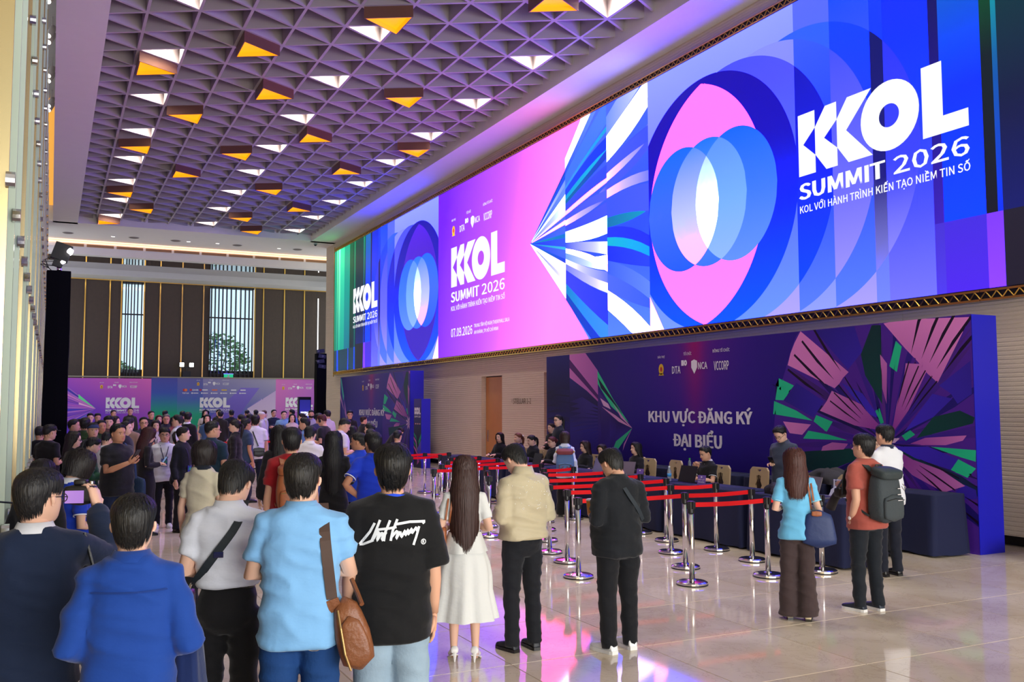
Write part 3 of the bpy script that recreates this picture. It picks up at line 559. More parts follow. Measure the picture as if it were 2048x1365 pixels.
# middle block: violet to pink with the ray burst
def hg(u,z):
    t=min(1,max(0,u/8.6)); a=rgb(120,20,225); b=rgb(205,85,240); c=rgb(255,150,236)
    s=0.10*(z-2.8)/2.8
    t=min(1,max(0,t-s))
    if t<0.5: q=t/0.5; r=tuple(x+(y-x)*q for x,y in zip(a,b))
    else: q=(t-0.5)/0.5; r=tuple(x+(y-x)*q for x,y in zip(b,c))
    return r
CW=12.5; T=(6.8,2.85)
LY=[L_poly([(-1,-1),(14,-1),(14,8),(-1,8)],hg)]
outline=[T,(8.77,4.46),(9.8,5.8),(13,5.8),(13,-0.2),(10.09,-0.2),(8.77,1.1)]
LY.append(L_poly(outline,grad((0,(90,140,248)),(2.4,(40,80,240)),(5.6,(70,110,250)))))
rs=random.Random(5)
stripcol=[[(240,244,255),(250,240,255),(60,100,245),(30,60,230),(245,215,240),(255,255,255),(0,90,220),(110,140,250)],
          [(240,246,255),(235,240,255),(40,90,240),(20,60,225),(0,150,220),(250,225,245),(90,130,250),(255,250,255)],
          [(90,120,248),(60,90,240),(245,225,245),(40,70,235),(0,180,215),(255,250,255),(50,80,235)]]
def band(u0,u1,a0,a1,col0,col1,wave=0.0):
    # ray between two angles measured at the tip, within the strip u0..u1
    pts=[];n=5
    for i in range(n+1):
        u=u0+(u1-u0)*i/n; t=(i/n)
        pts.append((u,T[1]+(u-T[0])*(a0+wave*t*t)))
    for i in range(n,-1,-1):
        u=u0+(u1-u0)*i/n; t=(i/n)
        pts.append((u,T[1]+(u-T[0])*(a1+wave*1.3*t*t)))
    c0,c1=rgb(*col0),rgb(*col1)
    return L_poly(pts,lambda u,z:tuple(x+(y-x)*min(1,max(0,(u-u0)/(u1-u0))) for x,y in zip(c0,c1)))
strips=[(6.8,8.77,-0.88,0.82),(8.77,10.77,-0.86,0.98),(10.77,12.5,-0.56,0.55)]
for si,(a,b,lo,hi) in enumerate(strips):
    if si==0: lay0=[(-.88,-.70,(250,245,255),(255,250,255)),(-.70,-.62,(60,110,240),(240,235,255)),(-.62,-.42,(240,240,255),(250,240,250)),(-.42,-.36,(0,120,200),(30,70,220)),(-.36,-.24,(30,60,225),(70,110,245)),(-.24,-.2,(0,160,200),(60,190,220)),(-.2,-.08,(20,50,220),(50,90,240)),(-.08,-.02,(0,150,190),(0,120,210)),(-.02,.1,(40,80,240),(70,110,245)),(.1,.16,(250,225,245),(255,220,240)),(.16,.22,(60,100,245),(80,110,245)),(.22,.28,(240,230,250),(255,220,240)),(.28,.42,(60,110,245),(240,245,255)),(.42,.5,(230,240,255),(250,250,255)),(.5,.62,(40,80,235),(110,150,250)),(.62,.7,(245,245,255),(120,160,250)),(.7,.78,(30,80,230),(20,80,225)),(.78,.83,(0,110,190),(0,70,200))]
    elif si==1: lay0=[(-.9,-.8,(0,70,200),(20,60,220)),(-.8,-.68,(0,140,210),(60,150,240)),(-.68,-.5,(60,70,235),(40,60,230)),(-.5,-.42,(120,130,248),(240,235,255)),(-.42,-.36,(250,245,255),(110,130,248)),(-.36,-.28,(120,170,250),(255,250,255)),(-.28,-.22,(240,240,255),(250,240,250)),(-.22,-.14,(60,90,240),(240,240,255)),(-.14,.0,(245,247,255),(235,242,255)),(0,.08,(60,80,240),(70,90,240)),(.08,.15,(250,225,245),(80,95,240)),(.15,.22,(70,90,240),(80,100,245)),(.22,.27,(250,215,240),(255,215,240)),(.27,.36,(60,80,240),(50,80,240)),(.36,.41,(0,110,180),(20,60,210)),(.41,.47,(0,170,215),(0,190,220)),(.47,.56,(20,70,230),(0,60,235)),(.56,.6,(60,150,240),(0,170,215)),(.6,.76,(60,120,245),(70,130,245)),(.76,.84,(40,90,235),(110,160,250)),(.84,.98,(245,245,255),(250,248,255))]
    else: lay0=[(-.56,-.44,(245,240,255),(250,245,255)),(-.44,-.34,(80,110,245),(60,100,240)),(-.34,-.26,(60,100,242),(100,140,248)),(-.26,-.17,(20,50,225),(40,70,235)),(-.17,-.12,(0,190,215),(0,170,225)),(-.12,-.06,(30,55,230),(30,50,225)),(-.06,.0,(0,120,190),(0,160,205)),(.0,.12,(60,90,240),(70,95,242)),(.12,.17,(250,220,245),(120,130,248)),(.17,.22,(70,95,242),(70,90,240)),(.22,.27,(255,225,242),(110,120,245)),(.27,.34,(70,95,242),(60,85,238)),(.34,.42,(240,240,255),(235,235,255)),(.42,.5,(250,250,255),(245,245,255)),(.5,.62,(110,150,250),(220,225,255))]
    for (p,q,c0,c1) in lay0:
        LY.append(band(a,b,p,q,c0,c1,rs.uniform(-0.05,0.05) if si else 0))
link('screen_image',paint(CW,Hs,LY,0.08,0.6,lambda u,z:led_place(29.33)(u,z),8.0),M_LED,led)
def full_logo(pl,u0,z0,w,m,parent,ex=0.006,tagline=True):
    h=w*0.325
    logo(u0,z0,w,h,pl,m,parent,ex)
    text('lettering','SUMMIT',u0,z0-w*0.125,w*0.55,w*0.085,pl,m,parent,0.075,ex)
    text('lettering','2026',u0+w*0.60,z0-w*0.125,w*0.40,w*0.085,pl,m,parent,0.0,ex)
    if tagline: text('lettering','KOL VỚI HÀNH TRÌNH KIẾN TẠO NIỀM TIN SỐ',u0,z0-w*0.205,w,w*0.062,pl,m,parent,0.0,ex)
full_logo(led_place(16.83),4.62,2.40,3.40,M_LEDW,led)
full_logo(led_place(42.34),3.05,2.42,3.35,M_LEDW,led)
cp=led_place(29.33)
full_logo(cp,1.15,2.28,4.05,M_LEDW,led)
text('lettering','07.09.2026',1.15,0.62,1.72,0.29,cp,M_LEDW,led,0.0,0.006)
text('lettering','TRUNG TÂM HỘI NGHỊ THISKYHALL SALA',3.0,0.78,2.5,0.17,cp,M_LEDW,led,0.0,0.006)
text('lettering','AN KHÁNH, TP.HỒ CHÍ MINH',3.0,0.58,1.75,0.17,cp,M_LEDW,led,0.0,0.006)
M_EMBL=mat('emblem_gold_lit',rgb(240,190,40),0.5,emit=rgb(250,195,40),estr=0.9); M_EMBR=mat('emblem_red_lit',rgb(200,40,30),0.5,emit=rgb(220,50,40),estr=0.9)
def sponsor_row(pl,u0,z0,s,parent,mw,my,mr,ex=0.005):
    """s = height of the logo row"""
    text('lettering','BẢO TRỢ',u0,z0+s*1.55,s*1.15,s*0.35,pl,mw,parent,0,ex)
    flat_poly('emblem',ring_poly(u0+s*0.55,z0+s*0.5,s*0.42,s*0.55,s*0.18,s*0.24,20)+[[(u0+s*0.1,z0-s*0.12),(u0+s*1.0,z0-s*0.12),(u0+s*0.85,z0+s*0.1),(u0+s*0.25,z0+s*0.1)]],pl,my,parent,ex)
    flat_poly('emblem',ring_poly(u0+s*0.55,z0+s*0.5,s*0.18,s*0.24,s*0.03,s*0.03,16),pl,mr,parent,ex)
    text('lettering','DTA',u0+s*2.35,z0,s*1.35,s*0.72,pl,mw,parent,0.02,ex)
    flat_poly('logo_mark',[[(u0+s*3.85,z0+s*0.72),(u0+s*4.25,z0+s*0.72),(u0+s*4.25,z0+s*1.25),(u0+s*3.85,z0+s*1.25)]]+ring_poly(u0+s*4.5,z0+s*0.98,s*0.25,s*0.28,s*0.06,s*0.1,16),pl,mw,parent,ex)
    text('lettering','TỔ CHỨC',u0+s*4.2,z0+s*1.7,s*1.25,s*0.38,pl,mw,parent,0,ex)
    flat_poly('logo_mark',[[(u0+s*5.4,z0+s*1.1),(u0+s*5.4,z0+s*0.5),(u0+s*5.85,z0-s*0.12),(u0+s*6.3,z0+s*0.5),(u0+s*6.3,z0+s*1.1),(u0+s*5.85,z0+s*1.25)]],pl,mw,parent,ex)
    text('lettering','NCA',u0+s*6.45,z0+s*0.28,s*1.35,s*0.68,pl,mw,parent,0.02,ex)
    text('lettering','VCCORP',u0+s*8.75,z0+s*0.1,s*2.1,s*0.85,pl,mw,parent,0.01,ex)
    text('lettering','ĐỒNG TỔ CHỨC',u0+s*8.6,z0+s*1.75,s*2.4,s*0.38,pl,mw,parent,0,ex)
sponsor_row(cp,1.18,4.02,0.29,led,M_LEDW,M_EMBL,M_EMBR)
# housing and truss-patterned border of the video wall
boxo('housing',(0.09,-19.6,Hs/2),(0.14,39.3,Hs+0.32),M_BLACK,led)
def truss_strip(n,zlo,name='border_truss'):
    seg=2.4; w=0.24
    for k in range(n):
        b=MB(); y0=-k*seg; c=seg/14
        b.box((0.0,y0-seg/2,zlo+0.015),(0.02,seg-0.01,0.03)); b.box((0.0,y0-seg/2,zlo+0.145),(0.02,seg-0.01,0.03))
        for i in range(14):
            for s in (0,1):
                ya=y0-c*(i+0.5*s); yb=y0-c*(i+0.5*(s+1)); za,zb=(zlo+0.03,zlo+0.13) if s==0 else (zlo+0.13,zlo+0.03)
                b.tube([(0.0,ya,za),(0.0,yb,zb)],0.011,4,0)
        b.build(name,M_GOLD,led)
truss_strip(16,-0.175); truss_strip(16,Hs+0.01)
boxo('border_trim',(0.0,0.06,Hs/2),(0.03,0.08,Hs+0.5),M_GOLD,led)

# ================================================================== ceiling
ZC=9.72; ZK=9.97
sl=structure(boxo('ceiling_left_band',(0.35,15.5,ZC+0.11),(0.94,55.0,0.22),M_PLASTER),'plain white ceiling band left of the coffers')
sr=structure(boxo('ceiling_right_band',(11.57,15.5,ZC+0.5),(1.62,55.0,1.0),M_PLASTER),'plain white ceiling band above the video wall')
sb=structure(boxo('ceiling_far_band',(7.0,44.85,ZC+0.5),(15.6,4.36,1.0),M_PLASTER),'plain white ceiling band at the far end with downlights')
ceil=structure(boxo('ceiling',(5.8,15.5,11.15),(13.5,56.0,0.2),M_PLASTER),'white ceiling of deep triangular coffers')
A_=1.10; O_=(1.541,19.68); U_=(0.9526,-0.55); V_=(0.0,1.10)
def coffer(kind):
    N=[(0,0),(U_[0],U_[1]),(U_[0],U_[1]+A_)] if kind==0 else [(0,0),(U_[0],U_[1]+A_),(0,A_)]
    cx=sum(p[0] for p in N)/3; cy=sum(p[1] for p in N)/3
    k=1-0.03/ (A_*math.sqrt(3)/6)
    I=[(cx+(x-cx)*k,cy+(y-cy)*k) for x,y in N]
    D=0.72
    V=[(x,y,0) for x,y in N]+[(x,y,0) for x,y in I]+[(x,y,D) for x,y in I]
    F=[]
    for a in range(3):
        b=(a+1)%3; F += [(a,a+3,b+3,b),(a+3,a+6,b+6,b+3)]
    F.append((6,7,8))
    return mesh('coffer',V,F),(cx,cy),I
CM=[coffer(0),coffer(1)]
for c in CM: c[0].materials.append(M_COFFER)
def coffer_light(x,y,z):
    l=bpy.data.lights.new('coffer_light','AREA'); l.shape='DISK'; l.size=0.4; l.energy=46; l.spread=math.radians(95); l.color=(1.0,0.92,0.80)
    o=bpy.data.objects.new('coffer_light',l); COL.objects.link(o); o.location=(x,y,z); return o
lit={(0,-1+3*k,0) for k in range(-2,9)}|{(4,1+3*k,0) for k in range(-3,9)}|{(8,3*k,0) for k in range(-3,9)}
M_LITCAP=mat('coffer_lamp',(1,1,1),0.5,emit=(1.0,0.90,0.74),estr=0.3)
cells=[]
for i in range(-1,11):
    for j in range(-8,26):
        for k in (0,1):
            x=O_[0]+i*U_[0]+j*V_[0]; y=O_[1]+i*U_[1]+j*V_[1]
            cx,cy=x+CM[k][1][0],y+CM[k][1][1]
            if not(0.2<cx<11.4 and 8.0<cy<43.2): continue
            vis = cy>15.0
            cells.append((cy if vis else 100+cy,i,j,k,x,y))
cells.sort(); rest=MB(); n=0
for q,i,j,k,x,y in cells:
    if n<296 and q<100:
        link('coffer',CM[k][0],None,ceil,(x,y,ZK)); n+=1
    else:
        me=CM[k][0]; rest.add([(p.co[0]+x,p.co[1]+y,p.co[2]+ZK) for p in me.vertices],[tuple(f.vertices) for f in me.polygons])
    if (i,j,k) in lit:
        I=CM[k][2]; cx,cy=CM[k][1]
        b=MB().prism([(cx+(a-cx)*0.8,cy+(c-cy)*0.8) for a,c in I],0,0.02)
        o=b.build('coffer_lamp',M_LITCAP,ceil,(x,y,ZK+0.66)); coffer_light(x+cx,y+cy,ZK+0.62)
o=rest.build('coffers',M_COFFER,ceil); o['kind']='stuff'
# amber pendants in the shape of one coffer
M_SHADE=mat('pendant_bronze',rgb(122,84,66),0.45,0.25); M_PIN=mat('pendant_inner_glow',rgb(255,170,40),0.6,emit=rgb(255,170,10),estr=0.7); M_PGLOW=mat('pendant_glow',rgb(255,170,30),0.6,emit=rgb(255,168,12),estr=1.0)  # inner walls glow by themselves to imitate lamp light falling on them
pend=[(0,2,1),(2,1,1),(3,4,1),(5,8,1),(2,12,1),(7,12,1),(7,18,1),(0,20,1),(7,-1,1),(1,6,0),(0,9,0),(3,10,0),(5,15,0),(0,15,0),(1,18,0),(5,20,0),(6,23,0),(4,0,0),(6,5,0),(8,10,0)]
PM={}
for k in (0,1):
    I=CM[k][2]; cx,cy=CM[k][1]; kk=0.93
    J=[(cx+(a-cx)*kk,cy+(b-cy)*kk) for a,b in I]; D=-0.24
    V=[(x,y,0.0) for x,y in I]+[(x,y,D) for x,y in I]+[(x,y,D) for x,y in J]+[(x,y,-0.14) for x,y in J]
    sh=[];inn=[]
    for a in range(3):
        b=(a+1)%3; sh += [(a,b,b+3,a+3),(a+3,b+3,b+6,a+6)]; inn += [(a+6,b+6,b+9,a+9)]
    PM[k]=(mesh('shade',V,sh),mesh('glowing_inside',V,inn),mesh('diffuser',V,[(9,10,11)]))
    PM[k][0].materials.append(M_SHADE); PM[k][1].materials.append(M_PIN); PM[k][2].materials.append(M_PGLOW)
RANK=['nearest','second nearest','third nearest','fourth nearest','fifth nearest','sixth nearest','seventh nearest','eighth nearest','ninth nearest','tenth nearest','eleventh nearest','tenth farthest','ninth farthest','eighth farthest','seventh farthest','sixth farthest','fifth farthest','fourth farthest','third farthest','second farthest','farthest']
RANK=RANK[:10]+RANK[11:]
pend.sort(key=lambda c:O_[1]+c[0]*U_[1]+c[1]*V_[1])
for n,(i,j,k) in enumerate(pend):
    x=O_[0]+i*U_[0]+j*V_[0]; y=O_[1]+i*U_[1]+j*V_[1]
    t=empty('pendant_lamp',RANK[n]+' of the amber triangular lamps hung under the ceiling coffers','lamp',(x,y,ZK),0,'triangular amber lamps on the coffered ceiling')
    link('shade',PM[k][0],None,t); link('glowing_inside',PM[k][1],None,t); link('diffuser',PM[k][2],None,t)

# left edge: light slot with track spots, then the glass fin wall
structure(boxo('ceiling_slot',(-0.45,15.5,10.5),(0.75,55,0.1),M_PLASTER),'raised ceiling slot along the left wall')
wl=structure(boxo('wall_left',(-1.05,17.0,5.0),(0.25,54.0,10.0),M_CHAMP),'champagne metal wall on the left edge')
boxo('slot_glow_sheet',(-0.28,35.8,10.40),(0.30,15.6,0.04),M_AMBER,wl)  # glowing sheet added to imitate warm light on the slot ceiling
k=0
for yy in np.arange(6.2,41.0,1.15):
    g=boxo('glass_fin',(-0.59,yy,4.9),(0.66,0.05,9.8),M_GLASSG if k%3 else M_CHAMP,wl)
    for zz in (1.1,3.3,5.6,7.8):
        MB().tube([(-0.275,yy-0.03,zz),(-0.225,yy-0.03,zz)],0.05,12).build('fitting',M_STEEL,wl)
    k+=1
M_SPOT=mat('spot_body',rgb(200,186,180),0.5)
for n,(yy) in enumerate((20.1,22.0,22.4,24.7,25.1,27.2,27.6)):
    t=empty('track_spot','small pale spotlight in the ceiling slot, %s from the top of the photo'%['first','second','third','fourth','fifth','sixth','seventh'][n],'spotlight',(-0.20,yy,10.42),0,'spotlights in the ceiling slot')
    MB().tube([(0,0,0.03),(0,0,-0.22)],0.012,6).build('stem',M_SPOT,t)
    MB().tube([(0.03,0.05,-0.2),(-0.07,-0.14,-0.46)],0.07,12).build('housing',M_SPOT,t,smooth=True)
    MB().tube([(-0.069,-0.138,-0.457),(-0.073,-0.146,-0.467)],0.058,12).build('lens',M_LAMPW,t)
# far-band fittings
for n,(x,y) in enumerate(((0.49,45.3),(3.22,45.3),(6.9-1.87,45.3),(9.83-2.0,45.3),(10.72,45.25))):
    t=empty('ceiling_speaker','flat round grey speaker in the far ceiling, %s from the left'%['first','second','third','fourth','fifth'][n],'speaker',(x,y,ZC),0,'round speakers in the far ceiling')
    MB().lathe([(0.20,0.0),(0.20,-0.02),(0.17,-0.03)],n=18).build('grille',mat('grey_grille',rgb(120,110,104),0.6),t)
    MB().lathe([(0.235,0.0),(0.235,-0.012),(0.20,-0.012)],n=18).build('rim',mat('rim_grey',rgb(180,172,164),0.5),t)
for n,(x,y) in enumerate(((2.34,45.4),(5.6,45.3),(6.9,45.2),(9.83,45.34))):
    t=empty('downlight','small square lit downlight in the far ceiling, %s from the left'%['first','second','third','fourth'][n],'downlight',(x,y,ZC),0,'downlights in the far ceiling')
    boxo('trim',(0,0,-0.006),(0.20,0.14,0.012),M_PLASTER,t); boxo('lens',(0,0,-0.014),(0.15,0.09,0.006),M_LAMPW,t)
t=empty('dome_camera','small dark dome security camera under the white ceiling corner','camera',(11.08,43.19,ZC))
MB().lathe([(0.09,0),(0.09,-0.06),(0.07,-0.07)],n=16).build('base',mat('cam_grey',rgb(150,160,165),0.4),t); MB().ellipsoid((0,0,-0.07),(0.065,0.065,0.06),12,8).build('dome',M_BLACK,t,smooth=True)
# cove, grilles, mirror ceiling and beam
YC=47.05
cv=structure(boxo('ceiling_cove',(7.0,47.35,9.55),(15.6,0.55,0.34),M_PLASTER),'warm lit cove fascia at the far end')
boxo('cove_light',(7.0,47.02,9.60),(15.6,0.05,0.03),M_WARM,cv); boxo('cove_light',(7.0,47.04,9.71),(15.6,0.04,0.02),M_WARM,cv)
for k in range(12):
    b=MB(); x0=-0.01+1.285*k; b.box((x0+0.62,47.07-0.005,9.48),(1.17,0.02,0.13))
    b.build('air_grille',mat('grille_tan',rgb(196,150,106),0.6,bump=(60,0.5)),cv)
    for s in range(4): boxo('louvre',(x0+0.62,47.055,9.435+s*0.03),(1.15,0.02,0.006),mat('grille_dark',rgb(140,96,62),0.6),cv)
structure(boxo('ceiling_fascia',(7.0,47.35,9.22),(15.6,0.5,0.32),M_PLASTER))
structure(boxo('ceiling_mirror',(7.0,49.5,9.10),(15.8,4.6,0.05),M_MIRROR),'glossy mirror ceiling strip reflecting the far wall')
structure(boxo('ceiling_beam',(7.0,52.7,8.93),(15.8,1.8,0.34),M_PLASTER),'white beam over the far wall')
# ================================================================== far wall with windows
YW=53.5
wb=structure(boxo('wall_back',(7.0,YW+0.75,2.0),(17,0.1,4.0),M_WOOD),'dark wood panelled far wall with gold strips')
def wpan(x0,x1,z0,z1,name='wood_panel',y=YW,m=None,d=0.12): return boxo(name,((x0+x1)/2,y+d/2,(z0+z1)/2),(x1-x0-0.02,d,z1-z0),m or M_WOOD,wb)
xs=[-1.0,0.4,1.49,2.69,3.26]
for a,b in zip(xs,xs[1:]): wpan(a,b,0,8.78)
for a,b in zip([4.4,5.21,6.35,7.48,7.9],[5.21,6.35,7.48,7.9]): wpan(a,b,0,8.78,y=YW+(0.35 if a==7.48 else 0))
for a,b in zip([10.28,10.76,11.95,13.11,13.93,15.2],[10.76,11.95,13.11,13.93,15.2]): wpan(a,b,0,8.78,y=YW+(0.0 if a<13 else 0.3))
for x in (0.4,1.49,2.69,3.26,4.4,5.21,6.35,7.48,10.28,10.76,11.95,13.11):
    boxo('gold_strip',(x,YW-0.02,4.4),(0.06,0.06,8.72),M_GOLD,wb)
boxo('light_strip',(13.93,YW-0.02,6.5),(0.05,0.05,3.6),M_LAMPW if False else mat('strip_light',(1,1,1),0.5,emit=(1,0.97,0.95),estr=1.6),wb)
boxo('gold_edge',(7.0,YW-0.04,8.74),(16,0.1,0.06),M_GOLD,wb)
M_FIN=mat('dark_louvre',rgb(52,48,48),0.5,0.2); M_PANE=mat('window_pane',(0.9,0.97,1.0),0.0,trans=1.0,spec=0.3)
def glass_thin(name):
    m=bpy.data.materials.new(name); m.use_nodes=True; nt=m.node_tree; nt.nodes.remove(nt.nodes['Principled BSDF'])
    t=nt.nodes.new('ShaderNodeBsdfTransparent'); t.inputs[0].default_value=(0.86,0.95,1,1); g=nt.nodes.new('ShaderNodeBsdfGlossy'); g.inputs['Roughness'].default_value=0.02
    fr=nt.nodes.new('ShaderNodeFresnel'); fr.inputs[0].default_value=1.45; mx=nt.nodes.new('ShaderNodeMixShader')
    nt.links.new(fr.outputs[0],mx.inputs[0]); nt.links.new(t.outputs[0],mx.inputs[1]); nt.links.new(g.outputs[0],mx.inputs[2]); nt.links.new(mx.outputs[0],nt.nodes['Material Output'].inputs[0])
    MATS[name]=m; return m
M_THIN=glass_thin('clear_glass')
for n,(x0,x1,fins) in enumerate(((3.26,4.4,(3.32,3.5,3.62,3.78,3.93,4.1,4.3)),(7.9,10.28,(7.95,8.15,8.35,8.56,8.78,9.02,9.28,9.55,9.8,10.02,10.22)))):
    w=structure(boxo('window_%d'%(n+1),((x0+x1)/2,YW+0.5,3.3),(x1-x0,0.3,1.0),M_WOOD),'tall window with dark vertical louvres')
    boxo('window_frame',((x0+x1)/2,YW+0.42,6.98),(x1-x0,0.08,0.07),M_FIN,w)
    boxo('window_head',((x0+x1)/2,YW+0.45,8.72),(x1-x0,0.5,0.14),M_FIN,w)
    boxo('window_sill',((x0+x1)/2,YW+0.40,3.80),(x1-x0,0.3,0.06),M_FIN,w)
    for k in range(2 if n==0 else 3):
        q=(x1-x0)/(2 if n==0 else 3); boxo('pane',(x0+q*(k+0.5),YW+0.55,6.2),(q-0.03,0.012,4.9),M_THIN,w)
    for f in fins:
        hh=(0.05 if n==0 else 0.055)
        boxo('louvre',(f,YW+0.30,5.2),(hh,0.20,7.0),M_FIN,w)
# outside: ground and trees seen through the louvres
structure(boxo('ground_outside',(7,90,-0.2),(80,70,0.2),mat('paving_outside',rgb(200,200,195),0.8)))
def leaf_tree(x,y,h,r,seed,label):
    rr=random.Random(seed); t=empty('tree',label,'tree',(x,y,0))
    MB().tube([(0,0,0),(0.05,0,h*0.4),(0.2,0.1,h*0.75)],[0.16,0.12,0.05],8).build('trunk',mat('bark',rgb(90,76,62),0.9),t)
    for s in (-1,1,0.4): MB().tube([(0.05,0,h*0.38),(s*r*0.5,s*0.3,h*0.62),(s*r*0.8,s*0.2,h*0.8)],[0.07,0.05,0.02],6).build('branch',MATS['bark'],t)
    V=[];F=[]
    for k in range(1500):
        a=rr.uniform(0,2*math.pi); u=rr.uniform(-1,1); q=rr.uniform(0.4,1)**0.5*r; s=math.sqrt(1-u*u)
        c=Vector((q*s*math.cos(a),q*s*math.sin(a)*0.7,h*0.68+q*u*0.95)); e=0.16
        m3=Matrix.Rotation(rr.uniform(0,6.28),3,'Z')@Matrix.Rotation(rr.uniform(0,3.1),3,'X'); n=len(V)
        for dx,dy in ((-e,0),(0,-e*0.5),(e,0),(0,e*0.5)): V.append(c+m3@Vector((dx,dy,0)))
        F.append((n,n+1,n+2,n+3))
    o=link('crown',mesh('crown',V,F),mat('leaf_green',rgb(96,140,70),0.6),t); o['kind']='stuff'
leaf_tree(9.6,63,7.0,2.3,1,'leafy street tree outside the wide louvred window')
leaf_tree(3.6,64,5.0,1.6,2,'smaller leafy tree outside the narrow louvred window')

# ================================================================== far event banner wall
YB=52.0
bn=empty('event_banner','wide three-part purple event banner wall across the far end of the hall','banner',(-0.3,YB,0))
BP=lambda u,z,d=0.0:(u,-d,z)
M_PRINT=print_mat('banner_print',0.0,0.45,0.3)
M_WPRINT=mat('white_print',rgb(236,230,230),0.5); M_YPRINT=mat('gold_print',rgb(232,190,40),0.5); M_RPRINT=mat('red_print',rgb(196,40,40),0.5)
def panel(u0,u1,h,layers,du=0.1):
    me=paint(u1-u0,h,layers,du,0.4,lambda u,z:(u0+u,0.0,z)); link('print',me,M_PRINT,bn)
    boxo('panel',((u0+u1)/2,0.16,h/2),(u1-u0,0.3,h),mat('panel_back',rgb(60,50,70),0.7),bn)
def diag(c0,c1,c2,w,h,k=0.6):
    A,B,C=rgb(*c0),rgb(*c1),rgb(*c2)
    def fn(u,z):
        t=min(1,max(0,(u/w)*(1-k)+(z/h)*k))
        a,b,q=(A,B,t/0.5) if t<0.5 else (B,C,(t-0.5)/0.5)
        return tuple(x+(y-x)*q for x,y in zip(a,b))
    return fn
def rays_left(w,tip,base,n,seed,cols,hgt,side=0):
    rr=random.Random(seed); L=[]
    lo,hi=base
    for k in range(n):
        a=lo+(hi-lo)*k/n; b=lo+(hi-lo)*(k+rr.uniform(0.5,1.0))/n
        c=rgb(*rr.choice(cols)); d=rgb(*rr.choice(cols))
        L.append(L_poly([tip,(side,a),(side,b)],(lambda c,d:lambda u,z:tuple(x+(y-x)*abs(u-side)/max(0.01,abs(tip[0]-side)) for x,y in zip(c,d)))(c,d)))
    return L
W1=5.03
L=[L_poly([(-1,-1),(9,-1),(9,9),(-1,9)],diag((70,48,190),(120,56,190),(236,110,190),W1,3.5))]
tip=(2.4,1.88)
L+=rays_left(W1,tip,(0.3,4.0),16,3,[(200,100,200),(70,60,190),(60,50,150),(220,130,200),(90,70,200),(160,80,190)],3.5)
L+=[L_poly([tip,(1.58,2.62),(1.58,2.42)],flat(110,230,150)),L_poly([tip,(1.6,2.2),(1.6,2.1)],flat(240,180,220)),L_poly([tip,(1.9,1.5),(1.6,1.3)],flat(40,190,130))]
panel(0,W1,3.45,L)
W2=6.49
g2=diag((60,70,170),(88,92,180),(170,160,180),W2,3.5,0.7)
L=[L_poly([(-1,-1),(9,-1),(9,9),(-1,9)],g2),L_poly([(0,0),(1.3,0),(1.3,9),(0,9)],grad((0,(20,160,110)),(1.6,(10,165,110)),(2.6,(60,90,180)),(3.5,(80,80,165)))),
   L_poly([(1.3,0),(2.6,0),(2.6,9),(1.3,9)],grad((0,(20,150,110)),(1.5,(30,170,120)),(2.4,(80,100,180)),(3.5,(110,104,165)))),
   L_poly([(2.0,0.4),(4.6,3.0),(5.6,3.0),(4.8,1.9),(3.6,0.0),(2.2,0.0)],grad((0,(90,60,170)),(3,(130,110,200)))),L_poly([(3.6,0),(5.0,1.9),(5.7,2.4),(6.49,1.9),(6.49,0)],grad((0,(90,80,190)),(2.4,(150,130,200)))),
   L_poly([(4.95,1.85),(6.49,2.85),(6.49,0.9),(6.0,0.9)],grad((0.9,(225,200,225)),(2.8,(200,170,210)))),L_poly([(4.95,1.85),(6.1,0.5),(6.49,0.5),(6.49,1.2)],grad((0.5,(190,150,210)),(2,(235,215,232))))]
bo=5.03; me=paint(W2,3.5,L,0.12,0.4,lambda u,z:(bo+u,0.0,z)); link('print',me,M_PRINT,bn); boxo('panel',(bo+W2/2,0.16,1.75),(W2,0.3,3.5),MATS['panel_back'],bn)
bo3=11.52; W3=3.5
L=[L_poly([(-1,-1),(9,-1),(9,9),(-1,9)],lambda u,z:tuple(x+(y-x)*min(1,max(0,0.55*(1-u/3.5)+0.45*z/3.5)) for x,y in zip(rgb(70,50,180),rgb(226,120,190))))]
me=paint(W3,3.55,L,0.12,0.4,lambda u,z:(bo3+u,0.0,z)); link('print',me,M_PRINT,bn); boxo('panel',(bo3+W3/2,0.16,1.77),(W3,0.3,3.55),MATS['panel_back'],bn)
boxo('top_trim',(7.5,0.1,3.53),(15.2,0.3,0.06),mat('trim_grey',rgb(150,140,120),0.6),bn)
for u0,w,z in ((2.86,1.6,1.90),(7.49,1.57,1.92),(12.07,1.53,1.94)):
    logo(u0,z,w,w*0.345,BP,M_WPRINT,bn,0.008)
    text('lettering','KOL SUMMIT',u0,z-0.17,w*0.62,0.11,BP,M_WPRINT,bn,0.08,0.008)
    text('lettering','2026',u0+w*0.66,z-0.17,w*0.34,0.11,BP,M_WPRINT,bn,0.0,0.008)
    text('lettering','KOL VỚI HÀNH TRÌNH KIẾN TẠO NIỀM TIN SỐ',u0,z-0.27,w,0.07,BP,M_WPRINT,bn,0.0,0.008)
for u0,z,s in ((2.55,2.93,0.165),(7.3,3.12,0.155),(11.85,2.93,0.155)): sponsor_row(BP,u0,z,s,bn,M_WPRINT,M_YPRINT,M_RPRINT,0.008)
